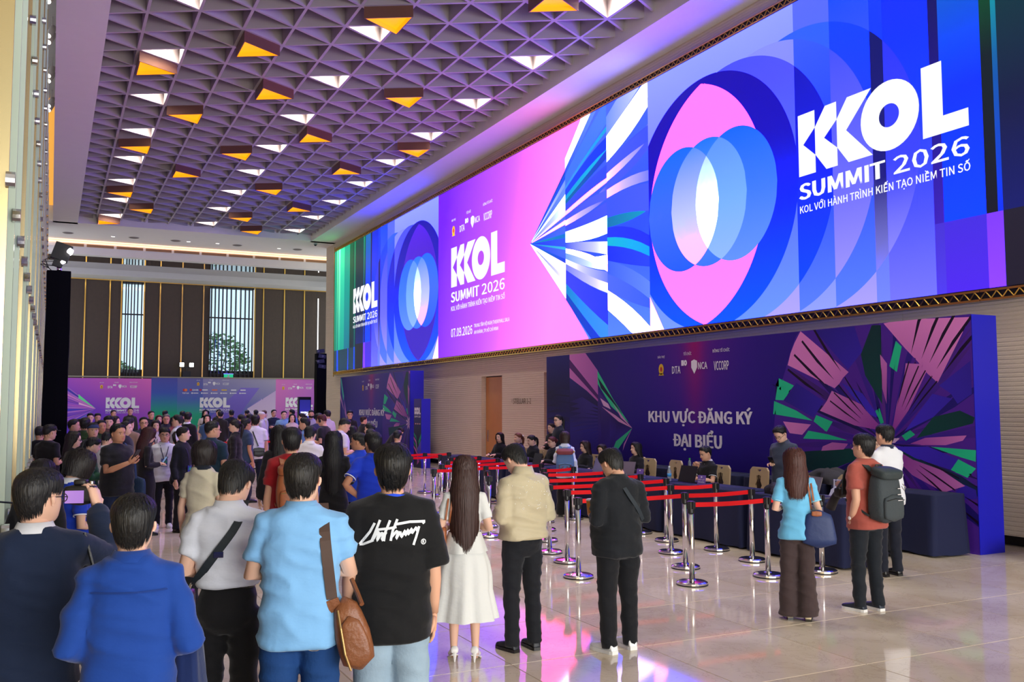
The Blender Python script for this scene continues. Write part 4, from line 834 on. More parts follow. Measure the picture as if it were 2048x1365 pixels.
# small sponsor marks of the middle panel (two rows)
M_OPRINT=mat('orange_print',rgb(236,120,50),0.5)
for k in range(7):
    u=6.68+k*0.5
    if k==0:
        flat_poly('sponsor_mark',ring_poly(u,2.86,0.075,0.075,0.0,0.0,14),BP,M_RPRINT,bn,0.008); flat_poly('sponsor_mark',ring_poly(u+0.08,2.86,0.075,0.075,0,0,14),BP,M_OPRINT,bn,0.009)
    elif k==1: text('sponsor_mark','SHB',u-0.1,2.82,0.32,0.09,BP,M_WPRINT,bn,0.05,0.008)
    else: flat_poly('sponsor_mark',[[(u-0.08,2.84),(u+0.20,2.84),(u+0.20,2.90),(u-0.08,2.90)]],BP,[M_WPRINT,M_WPRINT,M_WPRINT,M_OPRINT,M_YPRINT,M_WPRINT,M_WPRINT][k],bn,0.008)
    if k in (1,2): flat_poly('sponsor_mark',[[(u-0.22,2.82),(u-0.12,2.82),(u-0.12,2.92),(u-0.22,2.92)]],BP,M_RPRINT,bn,0.008)
    if k==0: text('sponsor_mark','TikTok',u-0.1,2.66,0.34,0.075,BP,M_WPRINT,bn,0.03,0.008)
    else: flat_poly('sponsor_mark',ring_poly(u-0.10,2.70,0.04,0.04,0,0,10)+[[(u-0.04,2.68),(u+0.22,2.68),(u+0.22,2.72),(u-0.04,2.72)]],BP,M_WPRINT,bn,0.008)

# exit sign and work lights behind the banner
t=empty('exit_sign','green running man exit sign just above the banner','sign',(8.93,53.665,3.66))
boxo('lit_face',(0,0,0),(0.5,0.06,0.26),mat('exit_green',rgb(40,200,140),0.5,emit=rgb(30,190,130),estr=0.7),t); boxo('top_rail',(0,0,0.15),(0.54,0.08,0.04),M_STEEL,t)
flat_poly('running_figure',[[(-0.06,-0.09),(0.0,-0.02),(0.05,-0.09),(0.09,-0.09),(0.04,0.03),(0.0,0.07),(-0.07,0.02)],[(-0.01,0.075),(0.04,0.075),(0.04,0.115),(-0.01,0.115)]],lambda u,z,d:(u,-0.03-d,z),M_WPRINT,t,0.004)
M_BEAM=mat('work_light_face',(1,1,1),0.4,emit=(1,0.94,0.78),estr=30)
def light_tower(name,label,loc,w,h):
    t=empty(name,label,'light tower',loc)
    b=MB(); n=16
    V=[];F=[]
    ring=[(-1,-1),(0,-1.04),(1,-1),(1.04,0),(1,1),(0,1.04),(-1,1),(-1.04,0)]
    for k in range(13):
        z=h*k/12; s=1+0.05*math.sin(k*1.7)*(1-k/12)+0.12*(1-k/12)**3
        for q,(a,c) in enumerate(ring): V.append((a*w/2*s*(1+0.02*math.sin(q*2+k)),c*w/2*s,z))
    for k in range(12):
        for q in range(8): F.append((k*8+q,k*8+(q+1)%8,(k+1)*8+(q+1)%8,(k+1)*8+q))
    F.append(tuple(96+q for q in range(8)))
    link('cloth_sleeve',mesh('cloth_sleeve',V,F),mat('black_cloth',rgb(10,11,16),0.95,spec=0.1),t)
    return t
t=light_tower('light_tower','tall tower sleeved in black cloth with two lit spotlights on the left',(0.09,22.1,0),0.46,4.87)
MB().tube([(0.0,0,4.86),(0.0,0,5.0)],0.05,10).build('clamp',M_STEEL,t,smooth=True)
for k,(z,s,x) in enumerate(((5.30,0.30,0.04),(5.08,0.17,-0.02))):
    R3=Matrix.Rotation(math.radians(-28),3,'Y')@Matrix.Rotation(math.radians(12),3,'Z')
    MB().box((x,0,z),(s*1.15,s*0.9,s*1.2),M=Matrix.Rotation(math.radians(18),3,'Y')).build('spotlight_housing',M_BLACK,t)
    for e in ((-0.25,0.28) if k==0 else (0,)):
        MB().tube([(x+s*0.45,-s*0.5+e*s,z+0.02),(x+s*0.62,-s*0.58+e*s,z-0.02)],s*(0.2 if k==0 else 0.28),12).build('lens',mat('spot_lens',(1,1,1),0.4,emit=(1,0.93,0.95),estr=7),t)
for s in (0,1,2):
    MB().tube([(-0.1,0,5.2-0.1*s),(-0.28-0.06*s,-0.05,5.12-0.05*s),(-0.2,-0.1,4.93),(-0.12,-0.2,4.84)],0.009,6).build('cable',M_BLACK,t)
t=light_tower('light_tower','slim dark tower with stacked spotlights beside the far wall corner',(10.45,39.6,0),0.42,4.25)
for k in range(4):
    MB().box((-0.05+0.06*(k%2),-0.12,4.35-0.22*k),(0.32,0.22,0.16),M=Matrix.Rotation(0.3*(k%2)-0.15,3,'Y')).build('spotlight_housing',M_BLACK,t)
    MB().tube([(-0.16+0.2*(k%2),-0.24,4.35-0.22*k),(-0.17+0.2*(k%2),-0.26,4.35-0.22*k)],0.05,10).build('lens',mat('lens_dim',rgb(90,90,110),0.2),t)
t=empty('light_stand','pair of glaring white work lights on a stand above the far banner','light stand',(6.56,52.7,0))
MB().tube([(0,0,0.02),(0,0,4.1)],0.03,8).build('pole',M_BLACK,t); boxo('cross_bar',(0,0,4.1),(0.6,0.05,0.05),M_BLACK,t); boxo('ballast',(0,0.02,3.72),(0.42,0.2,0.34),M_BLACK,t)
for s in (-1,1):
    boxo('lamp_housing',(0.25*s,0.05,4.24),(0.26,0.16,0.26),M_BLACK,t)
    boxo('lamp_face',(0.25*s,-0.04,4.24),(0.2,0.02,0.2),M_BEAM,t)
# ================================================================== registration backdrops
M_BLUE=mat('royal_blue_panel',rgb(22,24,190),0.45)
M_GREYW=mat('pale_lilac_print',rgb(246,240,250),0.5)
def petals(ox=0.0,sx=1.0):
    PK=[[(8.63,3.16),(9.62,2.46),(9.51,2.38),(9.43,2.29),(9.33,2.22),(8.32,2.62),(8.39,2.81),(8.49,2.98)],[(9.27,2.18),(9.84,1.97),(10.11,1.72),(10.3,1.57),(9.71,1.65),(9.01,1.87),(9.16,2.02)],[(10.31,3.15),(10.64,3.18),(11.74,3.12),(11.2,2.26),(11.04,2.39),(10.91,2.54),(10.67,2.77)],[(10.68,2.55),(10.93,2.53),(11.03,2.43),(10.7,1.88),(10.39,1.53),(10.5,1.97),(10.63,2.27)],[(10.23,2.7),(10.35,2.56),(10.32,1.97),(10.25,2.2)],[(8.18,1.69),(8.81,1.65),(8.61,1.48),(8.33,1.5)],[(9.05,1.31),(9.25,1.38),(9.57,1.37),(9.48,1.28),(9.02,1.24)],[(10.34,1.38),(10.74,1.19),(11.21,1.07),(11.57,0.88),(11.24,0.77),(10.73,0.97),(10.47,1.18)],[(10.71,1.41),(10.97,1.5),(11.62,1.55),(11.56,1.48),(11.29,1.41),(10.93,1.4)]]
    GR=[[(8.1,2.41),(8.45,2.28),(8.2,2.04),(8.01,2.05)],[(7.98,2.03),(8.49,1.87),(8.85,1.71),(7.95,1.81)],[(8.93,1.8),(9.27,1.7),(9.14,1.54),(8.87,1.7)],[(8.75,1.55),(9.17,1.5),(9.57,1.42),(8.63,1.42)],[(10.39,2.52),(10.52,2.88),(10.62,2.79),(10.52,2.43)],[(10.11,1.87),(10.19,1.91),(10.26,1.7),(10.2,1.68)],[(10.57,1.52),(10.72,1.6),(10.8,1.54),(10.64,1.45)],[(11.05,1.38),(11.75,1.36),(11.74,1.21),(11.51,1.26)],[(11.36,1.08),(11.48,1.23),(11.74,1.12),(11.61,0.99)]]
    DG=[[(9.87,2.72),(10.09,3.14),(10.26,3.13),(10.24,1.97),(9.94,2.4)],[(10.82,1.49),(11.11,1.79),(11.53,1.88),(11.75,1.79),(11.72,1.71)],[(8.5,1.2),(9.6,1.3),(9.9,1.2),(9.2,0.95),(8.6,0.9)]]
    NV=[[(8.95,3.15),(9.76,3.15),(9.9,2.76),(9.61,2.5),(9.22,2.88)],[(8.51,2.32),(9.1,2.02),(8.87,1.76),(8.2,2.04)],[(9.47,2.3),(9.88,2.13),(10.21,1.74),(9.92,1.85)],[(10.62,1.58),(11.11,2.11),(11.42,2.04),(11.11,1.79)],[(11.22,2.22),(11.72,2.54),(11.72,2.1),(11.5,1.97),(11.4,2.11)],[(10.43,1.36),(11.01,1.38),(11.48,1.23),(11.36,1.08),(10.79,1.21)],[(8.64,0.9),(8.9,1.12),(9.09,0.9)],[(11.43,0.8),(11.55,0.9),(11.73,0.84),(11.74,0.72),(11.4,0.69)]]
    S=lambda P:[(ox+(u-7.9)*sx,z) for u,z in P]
    L=[]
    hub=(ox+(10.31-7.9)*sx,1.40)
    def rad(c0,c1,r0,r1):
        A,B=rgb(*c0),rgb(*c1)
        def fn(u,z):
            d=math.hypot((u-hub[0])/sx,z-hub[1]); t=min(1,max(0,(d-r0)/(r1-r0))); return tuple(x+(y-x)*t for x,y in zip(A,B))
        return fn
    disc=L_poly([(ox+(8.63-7.9)*sx,3.3),(ox+(8.40-7.9)*sx,2.85),(ox+(8.2-7.9)*sx,2.4),(ox+(8.02-7.9)*sx,1.95),(ox+(7.93-7.9)*sx,1.4),(ox+(7.95-7.9)*sx,0.8),(ox+(8.15-7.9)*sx,-0.1),(ox+4.2*sx,-0.1),(ox+4.2*sx,3.3)],rad((84,32,146),(74,36,156),0.1,2.4))
    L.append(disc)
    rr=random.Random(9)
    for k in range(46):     # thin fanned leaves behind the big petals
        a=2*math.pi*k/46+rr.uniform(-.05,.05); b=a+rr.uniform(0.06,0.15); r1=rr.uniform(0.8,2.6)
        c=rr.choice([(44,26,150),(30,20,110),(74,34,140),(96,44,140),(24,18,84),(18,60,70),(60,30,150)])
        e=rr.choice([(34,22,120),(80,36,130),(22,16,80)])
        ang=lambda t,r:(hub[0]+r*math.cos(t)*sx,hub[1]+r*math.sin(t))
        L.append(L_poly([hub,ang(a,r1*0.6),ang((a+b)/2,r1),ang(b,r1*0.6)],rad(c,e,0.1,r1)))
    for P in NV: L.append(L_poly(S(P),rad((66,42,206),(40,28,130),0.2,2.4)))
    for P in DG: L.append(L_poly(S(P),rad((8,70,66),(10,44,52),0.2,2.0)))
    for P in PK: L.append(L_poly(S(P),rad((140,48,156),(230,134,208),0.15,1.9)))
    for P in GR: L.append(L_poly(S(P),rad((28,176,130),(40,206,150),0.15,1.9)))
    slit=rgb(26,10,40)
    for a in (128,136,143,150,62,56,50,45,340,332,325,70): # dark slits inside the petals
        t=math.radians(a)
        for r0,r1 in ((0.55,1.25),(1.35,2.3)):
            q=lambda r,w:(hub[0]+r*math.cos(t+w)*sx,hub[1]+r*math.sin(t+w))
            L.append(L_poly([q(r0,0),q((r0+r1)/2,0.022),q(r1,0.008),q(r1,-0.008)],lambda u,z:slit))
    for a in range(20,380,45):
        t=math.radians(a); q=lambda r,w:(hub[0]+r*math.cos(t+w)*sx,hub[1]+r*math.sin(t+w))
        L.append(L_poly([hub,q(0.14,0.25),q(0.24,0),q(0.14,-0.25)],flat(214,170,214)))
    return L
def backdrop(name,label,x,y_left,w,h,full):
    t=empty(name,label,'backdrop',(x,y_left,0))
    PL=lambda u,z,d=0.0:(-d,-u,z)
    base=grad((0,(34,16,110)),(1.4,(44,22,156)),(3.2,(54,26,156)))
    mid=5.85 if full else 4.2
    def bgc(u,z):
        b=base(u,z); g=math.exp(-((u-mid)/0.28)**2)*max(0,(z-1.2)/2.0)*0.85+math.exp(-((u-mid)/1.0)**2)*max(0,(z-1.4)/1.8)*0.30
        e=max(0,1-abs(u-mid)/4.5); r=rgb(150,14,120)
        return tuple(p*(0.45+0.55*e)*(1-g)+q*g for p,q in zip(b,r))
    L=[L_poly([(-1,-1),(20,-1),(20,9),(-1,9)],bgc)]
    if full:
        tip=(3.72,1.49)
        def lr(c0,c1):
            A,B=rgb(*c0),rgb(*c1); return lambda u,z:tuple(p+(q-p)*min(1,max(0,u/3.7)) for p,q in zip(A,B))
        L+=[L_poly([(0,3.3),(1.13,3.3),(1.13,0),(0,0)],grad((0,(22,14,60)),(1.6,(28,20,110)),(2.2,(20,14,60)),(3.2,(36,30,120)))),L_poly([(1.13,2.9),(2.38,2.21),(2.38,0.2),(1.13,0.0)],grad((0.2,(30,16,80)),(1.4,(44,34,150)),(1.9,(26,16,74)),(2.7,(50,40,130)))),L_poly([(2.37,2.3),(3.18,1.75),tip,(3.17,1.09),(2.36,0.5)],grad((0.8,(40,20,100)),(1.3,(60,40,160)),(1.6,(36,20,96)),(2.2,(70,40,140))))]
        rr=random.Random(4)
        for k in range(14):
            z0=0.2+k*0.16; L.append(L_poly([(0.0,z0),(1.1,z0+rr.uniform(-.1,.1)),(1.1,z0+0.05),(0.5,z0+0.09)],lr((14,10,50),(50,40,150))))
            z1=0.5+k*0.12; L.append(L_poly([(1.13,z1),(2.36,1.0+0.07*k),(2.36,1.03+0.07*k),(1.7,z1+0.1)],lr((18,12,60),(70,50,170))))
        L+=[L_poly([(1.13,3.2),(1.80,3.2),(2.38,2.74),(2.38,2.05),(1.9,2.3),(1.13,2.62)],lr((244,146,220),(150,64,170))),L_poly([(1.13,3.05),(2.38,2.2),(2.38,2.1),(1.13,2.85)],lr((96,40,120),(70,24,100))),L_poly([(2.37,2.74),(3.0,2.1),(3.59,1.6),(2.91,1.95),(2.37,2.45)],lr((30,196,136),(60,220,156))),L_poly([(2.37,2.6),(3.4,1.75),(2.5,2.35)],lr((20,20,60),(20,20,60))),
            L_poly([(2.47,2.13),(2.8,2.0),(2.9,1.88),(2.6,1.96)],lr((230,170,220),(240,190,230))),L_poly([(2.5,1.95),(3.09,1.75),tip,(3.2,1.62)],lr((150,60,170),(240,170,220))),L_poly([(3.0,2.0),(3.4,1.7),tip,(3.3,1.7)],lr((150,60,170),(240,170,220))),L_poly([tip,(3.2,1.05),(2.8,0.8),(3.1,1.2)],lr((40,150,110),(60,210,150))),L_poly([tip,(3.45,1.15),(3.35,1.0),(3.4,1.15)],lr((150,60,160),(220,140,210)))]
        L+=petals(7.9)
    else:
        L+=[L_poly([(0,3.2),(1.6,0.9),(0.9,0.9),(0,2.0)],grad((0.9,(40,30,110)),(3.2,(70,60,160)))),L_poly([(0,3.15),(0.12,3.15),(0.55,2.4),(0.45,2.2)],flat(70,190,170)),L_poly([(0,2.5),(0.5,1.9),(0.55,1.8),(0.0,2.3)],flat(200,140,200)),L_poly([(0.6,2.2),(1.0,1.5),(0.95,1.4),(0.7,1.7)],flat(180,110,190)),L_poly([(0.8,1.7),(1.4,1.0),(1.3,1.0)],flat(30,140,110))]
        L+=petals(5.5,1.16)
    link('print',paint(w,h,L,0.09,0.45,lambda u,z:PL(u,z)),M_PRINT,t)
    b=MB(); b.box((0.255,-w/2,h/2-0.002),(0.49,w,h)); b.build('box_frame',M_BLUE,t)
    if full:
        sponsor_row(PL,4.67,2.58,0.20,t,M_GREYW,M_YPRINT,M_RPRINT)
        text('lettering','KHU VỰC ĐĂNG KÝ',4.33,1.56,3.1,0.36,PL,M_GREYW,t,0.05)
        text('lettering','ĐẠI BIỂU',5.15,1.10,1.45,0.40,PL,M_GREYW,t,0.05)
    else:
        sponsor_row(PL,3.05,2.6,0.19,t,M_GREYW,M_YPRINT,M_RPRINT)
        text('lettering','KHU VỰC ĐĂNG KÝ',2.7,1.55,3.05,0.36,PL,M_GREYW,t,0.05)
        text('lettering','ĐẠI BIỂU',3.5,1.10,1.45,0.40,PL,M_GREYW,t,0.05)
    return t
backdrop('registration_backdrop','long purple registration backdrop with big petal art behind the chairs',10.9,19.97,11.75,3.16,True)
backdrop('registration_backdrop','smaller purple registration backdrop farther along the beige wall',10.9,38.05,8.41,3.18,False)
# slim totem beside the far backdrop
t=empty('totem_sign','slim purple totem sign beside the far registration backdrop','sign',(10.55,28.3,0))
PL=lambda u,z,d=0.0:(-d,-u,z)
L=[L_poly([(-1,-1),(3,-1),(3,4),(-1,4)],grad((0,(20,14,60)),(1.2,(18,10,50)),(2.2,(60,30,140))))]
for k,c in enumerate(((20,140,100),(190,90,170),(20,120,90),(180,80,160))):
    L.append(L_poly([(0,1.12-k*0.14),(0.22,1.0-k*0.14),(0.34,0.6-k*0.06),(0.30,0.6-k*0.06),(0.18,0.93-k*0.14),(0,1.05-k*0.14)],flat(*c)))
L+= [L_poly([(0.42,0.85),(0.66,1.1),(0.66,0.95),(0.45,0.72)],flat(20,150,100)),L_poly([(0.32,0.6),(0.66,0.9),(0.66,0.2),(0.4,0.3)],grad((0.2,(50,40,150)),(0.9,(90,80,190)))),L_poly([(0.3,0.55),(0.5,0.2),(0.3,0.1)],flat(150,60,150))]
link('print',paint(0.66,2.2,L,0.06,0.3,lambda u,z:PL(u,z)),M_PRINT,t); boxo('box_frame',(0.16,-0.33,1.1),(0.31,0.66,2.198),M_BLUE,t)
logo(0.06,1.70,0.55,0.22,PL,M_GREYW,t); text('lettering','SUMMIT 2026',0.06,1.60,0.55,0.06,PL,M_GREYW,t,0.02)
for k in range(6): flat_poly('sponsor_mark',[[(0.08+k*0.09,1.38),(0.13+k*0.09,1.38),(0.13+k*0.09,1.42),(0.08+k*0.09,1.42)]],PL,[M_RPRINT,M_GREYW][k%2],t)
# digital standee
t=empty('digital_kiosk','narrow black digital kiosk with lit purple event poster near the far corner','kiosk',(9.75,39.4,0),math.radians(20))
boxo('cabinet',(0,0.06,1.2),(0.62,0.10,2.35),M_BLACK,t); boxo('foot',(0,0.06,0.03),(0.8,0.5,0.05),M_BLACK,t)
L=[L_poly([(-1,-1),(3,-1),(3,4),(-1,4)],grad((0,(60,40,200)),(0.9,(70,60,230)),(1.7,(50,50,160)))),L_poly([(0.0,0.2),(0.3,1.0),(0.5,0.9),(0.2,0.1)],flat(40,140,250))]
link('screen',paint(0.54,1.9,L,0.1,0.4,lambda u,z:(u-0.27,-0.004,z+0.35)),print_mat('kiosk_picture',0.7),t)
logo(-0.22,1.55,0.44,0.2,lambda u,z,d:(u,-0.008-d,z),M_LEDW,t)
# blue plinth at the right edge
t=empty('display_plinth','low royal blue plinth with a purple panel at the right edge','plinth',(11.0,7.05,0))
boxo('base',(0.3,0.0,0.11),(0.9,0.9,0.22),M_BLUE,t); boxo('panel',(0.5,0.0,1.1),(0.1,0.8,1.76),mat('purple_panel',rgb(60,40,150),0.5),t)

# ================================================================== tables with cloths
M_CLOTH=mat('navy_tablecloth',rgb(15,24,64),0.85,bump=(140,0.08))
def table(label,x0,x1,y0,y1,h,seed,group):
    t=empty('registration_table',label,'table',((x0+x1)/2,(y0+y1)/2,0),0,group)
    W,D=x1-x0,y1-y0; rr=random.Random(seed)
    boxo('table_top',(0,0,h-0.035),(W-0.03,D-0.03,0.03),mat('table_wood',rgb(150,130,110),0.6),t)
    for sx in (-1,1):
        for sy in (-1,1): MB().tube([(sx*(W/2-0.12),sy*(D/2-0.15),0),(sx*(W/2-0.12),sy*(D/2-0.15),h-0.05)],0.016,8).build('leg',M_STEEL,t)
    # draped cloth: top sheet + skirt with folds
    per=[]; n=int((W+D)*2/0.07)
    for k in range(n):
        q=k/n*2*(W+D)
        if q<W: p=(-W/2+q,-D/2,0,-1)
        elif q<W+D: p=(W/2,-D/2+q-W,1,0)
        elif q<2*W+D: p=(W/2-(q-W-D),D/2,0,1)
        else: p=(-W/2,D/2-(q-2*W-D),-1,0)
        per.append(p)
    V=[];F=[]; ph=rr.uniform(0,6); zs=[h,h-0.012,h-0.08,h*0.66,h*0.4,h*0.15,0.02]
    corner=lambda x,y:math.exp(-((W/2-abs(x))**2+(D/2-abs(y))**2)/0.03)
    for zi,z in enumerate(zs):
        f=(h-z)/h
        for k,(x,y,nx,ny) in enumerate(per):
            s=k*0.07
            o=f*(0.025+0.024*math.sin(s*4.6+ph)+0.016*math.sin(s*10.3+2*ph)+0.015*corner(x,y)) if zi>1 else 0.004*zi
            if corner(x,y)>0.05:
                d=Vector((x,y,0)).normalized(); nx2=math.copysign(0.7,x); ny2=math.copysign(0.7,y); V.append((x+nx2*o,y+ny2*o,z+0.006*math.sin(k)*(zi==6)))
            else: V.append((x+nx*o,y+ny*o,z+(0.006*math.sin(k*1.3)+0.01 if zi==6 else 0)))
    m=len(per)
    for zi in range(len(zs)-1):
        for k in range(m): F.append((zi*m+k,(zi+1)*m+k,(zi+1)*m+(k+1)%m,zi*m+(k+1)%m))
    F.append(tuple(range(m)))
    link('tablecloth',mesh('tablecloth',V,F),M_CLOTH,t,smooth=True)
    return t
TH=0.775
ORD=['first','second','third','fourth','fifth','sixth','seventh']
for k in range(7):
    a=8.20+1.86*k; table(ORD[k]+' navy draped desk from the viewer in the front registration row',8.50,9.10,a,a+1.72,TH,k,'front registration desks')
for k in range(5):
    a=8.32+1.90*k; table(ORD[k]+' navy draped table from the viewer against the big backdrop',10.20,10.78,a,a+1.76,TH+0.02,20+k,'tables along the backdrop')
for k,(a,b) in enumerate(((29.8,31.6),(31.85,33.65),(33.9,35.7))):
    table(['nearest','middle','farthest'][k]+' navy draped table before the smaller far backdrop',9.0,9.65,a,b,TH,40+k,'tables at the far backdrop')

# ================================================================== stacking chairs
M_CHAIR=mat('beige_plastic',rgb(206,182,142),0.45); M_CHD=mat('chair_gold_mesh',rgb(66,50,30),0.5); M_CLEG=mat('chair_leg',rgb(70,66,64),0.4,0.6)
def chair_protos():
    # back shell with diamond opening (local: seat faces +Y, back at -Y)
    b=MB(); w,h0,h1=0.23,0.46,0.98
    def q(x,z): return (x*(1.0-0.10*abs(z-0.7)), -0.22-0.10*(z-0.46)-0.02*math.cos(x*4), z)
    outer=[(-w,h0),(-w,h1-0.05),(-w+0.05,h1),(w-0.05,h1),(w,h1-0.05),(w,h0)]
    hole=[(0,0.56),(-0.085,0.70),(0,0.84),(0.085,0.70)]; tri=[(-0.05,0.945),(0.05,0.945),(0,0.90)]
    def slab(poly,mi=0):
        n=len(poly); V=[q(x,z) for x,z in poly]; V+= [(a,c+0.03,d) for a,c,d in V]
        b.add(V,[tuple(range(n)),tuple(range(2*n-1,n-1,-1))]+[(i,n+i,n+(i+1)%n,(i+1)%n) for i in range(n)],mi)
    slab([(-w,h0),(-w,0.70),(-0.085,0.70),(0,0.56),(0,h0)]); slab([(0,h0),(0,0.56),(0.085,0.70),(w,0.70),(w,h0)])
    slab([(-w,0.70),(-w,h1-0.05),(-w+0.05,h1),(-0.05,h1),(-0.05,0.945),(0,0.90),(0,0.84),(-0.085,0.70)])
    slab([(w,0.70),(0.085,0.70),(0,0.84),(0,0.90),(0.05,0.945),(0.05,h1),(w-0.05,h1),(w,h1-0.05)]); slab([(-0.05,0.945),(0.05,0.945),(0.05,h1),(-0.05,h1)])
    back=mesh('backrest',b.v,b.f,b.mi); back.materials.append(M_CHAIR)
    s=MB(); s.box((0,0.0,0.45),(0.45,0.44,0.035)); s.box((0,0.22,0.435),(0.43,0.03,0.05)); seat=mesh('seat',s.v,s.f); seat.materials.append(M_CHAIR)
    m_=MB(); m_.box((0,-0.245,0.70),(0.03,0.008,0.32)); m_.box((0.04,-0.245,0.70),(0.012,0.008,0.3)); m_.box((-0.04,-0.245,0.70),(0.012,0.008,0.3)); ins=mesh('back_insert',m_.v,m_.f); ins.materials.append(M_CHD)
    legs=[]
    for sx in (-1,1):
        for sy in (-1,1):
            l=MB().tube([(sx*0.20,sy*0.18,0.44),(sx*0.22,sy*0.24,0.0)],0.014,8); me=mesh('leg',l.v,l.f); me.materials.append(M_CLEG); legs.append(me)
    return back,seat,ins,legs
CH=chair_protos()
def chair(loc,rz,label):
    t=empty('stacking_chair',label,'chair',loc,rz,'beige stacking chairs behind the front desks')
    link('backrest',CH[0],None,t); link('seat',CH[1],None,t); link('back_insert',CH[2],None,t)
    for l in CH[3]: link('leg',l,None,t)
# chair seats face the desks (-X): local +Y -> -X is +90 degrees
chair((9.80,13.65,0),math.radians(82),'beige moulded chair with diamond back left of the water bottle')
chair((9.88,12.95,0),math.radians(96),'beige chair set back beside the black laptop')
chair((9.80,11.45,0),math.radians(86),'beige chair with diamond back right of the purple name stand')
chair((9.88,11.0-0.05,0),math.radians(92),'beige chair partly hidden behind the woman in light blue')
chair((9.92,14.96,0),math.radians(80),'beige chair beside the long haired woman at the desk')
chair((9.80,9.45,0),math.radians(105),'beige chair under the plastic bag')
for _s in PEOPLE:
    if _s[14].get('sit'): chair((_s[0]+0.02,_s[1],0),math.radians(_s[3]),'beige chair under the '+_s[13].split(',')[0].replace('seated ',''))
# ================================================================== stanchions and belts
M_BELT=mat('red_belt',rgb(236,14,26),0.55,spec=0.3,bump=(300,0.05)); M_CHROME=mat('chrome_post',rgb(206,204,204),0.14,1.0); M_HEAD=mat('black_head',rgb(22,24,30),0.35)
def post_protos():
    a=MB().lathe([(0.165,0.0),(0.17,0.012),(0.17,0.030),(0.15,0.042),(0.05,0.052),(0.036,0.058)],n=28); base=mesh('base',a.v,a.f); base.materials.append(M_CHROME)
    a=MB().lathe([(0.168,-0.001),(0.174,0.004),(0.174,0.012),(0.168,0.014)],n=28); rim=mesh('rubber_rim',a.v,a.f); rim.materials.append(M_HEAD)
    a=MB().lathe([(0.031,0.05),(0.031,0.80)],n=18); pole=mesh('pole',a.v,a.f); pole.materials.append(M_CHROME); pole.polygons.foreach_set('use_smooth',[len(p.vertices)==4 for p in pole.polygons])
    a=MB().lathe([(0.035,0.775),(0.037,0.78),(0.037,0.895),(0.034,0.905),(0.0,0.907)],n=18); 
    for k in range(4):
        c,s=math.cos(k*math.pi/2),math.sin(k*math.pi/2); a.box((0.038*c,0.038*s,0.86),(0.03,0.03,0.075),0,rz=k*math.pi/2)
    head=mesh('head',a.v,a.f); head.materials.append(M_HEAD)
    return base,rim,pole,head
PP=post_protos()
rows=[ # each row: posts from the aisle towards the desks, (x, y)
 [(6.34,8.32),(7.41,8.31),(8.16,8.23)],[(5.45,9.25),(6.91,9.19),(7.97,9.22)],[(5.85,10.2),(7.44,10.2),(8.14,10.13)],[(6.01,10.95),(8.04,11.13)],[(6.49,11.93),(8.18,11.99)],
 [(7.03,12.95),(8.16,12.95)],[(7.50,13.85),(8.16,14.0)],[(5.82,14.64),(6.9,14.9),(8.12,15.1)],[(6.40,15.71),(8.14,16.1)],[(6.91,16.67),(8.14,17.0)],[(7.45,17.78),(8.16,17.95)],[(6.85,18.55),(7.65,18.9)],[(6.55,19.6),(7.65,19.8),(8.2,19.7)],
 [(5.95,12.72),(6.4,13.75)]]
where=['closest','second','third','fourth','fifth','sixth','seventh','eighth','ninth','tenth','eleventh','twelfth','last','side']
for r,row in enumerate(rows):
    for k,(x,y) in enumerate(row):
        o=empty('stanchion','chrome stanchion post, %s from the aisle in the %s belt row from the viewer'%(['first','second','third'][k],where[r]) ,'stanchion',(x,y,0),0,'chrome belt stanchions')
        for me,nm in zip(PP,('base','rubber_rim','pole','head')): link(nm,me,None,o)
    for k in range(len(row)-1):
        (x0,y0),(x1,y1)=row[k],row[k+1]; L_=math.hypot(x1-x0,y1-y0); dx,dy=(x1-x0)/L_,(y1-y0)/L_
        V=[];F=[];n=8; nx,ny=-dy*0.001,dx*0.001
        for i in range(n+1):
            s=0.05+(L_-0.1)*i/n; sag=-0.010*math.sin(math.pi*i/n)
            for hz in (0.838,0.888):
                for sg in (-1,1): V.append((x0+dx*s+nx*sg,y0+dy*s+ny*sg,hz+sag))
        for i in range(n):
            a=i*4; F+=[(a,a+4,a+6,a+2),(a+1,a+3,a+7,a+5),(a+2,a+6,a+7,a+3),(a,a+1,a+5,a+4)]
        tag(link('queue_belt',mesh('queue_belt',V,F),M_BELT),'red queue belt, %s span of the %s row from the viewer'%(['first','second'][k],where[r]),'belt','red queue belts')
# far row of belts before the banner wall
for k,(x0,x1,y,z) in enumerate(((5.2,8.2,41.0,0.86),(8.3,10.2,41.0,0.86),(9.2,12.6,47.0,0.86))):
    V=[(x0,y,z-0.03),(x1,y,z-0.03),(x1,y,z+0.03),(x0,y,z+0.03),(x0,y+0.003,z-0.03),(x1,y+0.003,z-0.03),(x1,y+0.003,z+0.03),(x0,y+0.003,z+0.03)]
    tag(link('queue_belt',mesh('queue_belt',V,[(0,1,2,3),(7,6,5,4),(0,4,5,1),(3,2,6,7)]),M_BELT),['red queue belt behind the man in the white polo','red queue belt left of the far tower','red queue belt before the pink banner panel'][k],'belt','red queue belts')
for k,(x,y) in enumerate(((5.2,41.0),(8.25,41.0),(10.2,41.0),(9.2,47.0),(12.6,47.0))):
    o=empty('stanchion',['chrome stanchion at the far end behind the teal polo man','chrome stanchion at the far end between the two belts','chrome stanchion near the far tower','chrome stanchion left before the pink banner panel','chrome stanchion right before the pink banner panel'][k],'stanchion',(x,y,0),0,'chrome belt stanchions')
    for me,nm in zip(PP,('base','rubber_rim','pole','head')): link(nm,me,None,o)
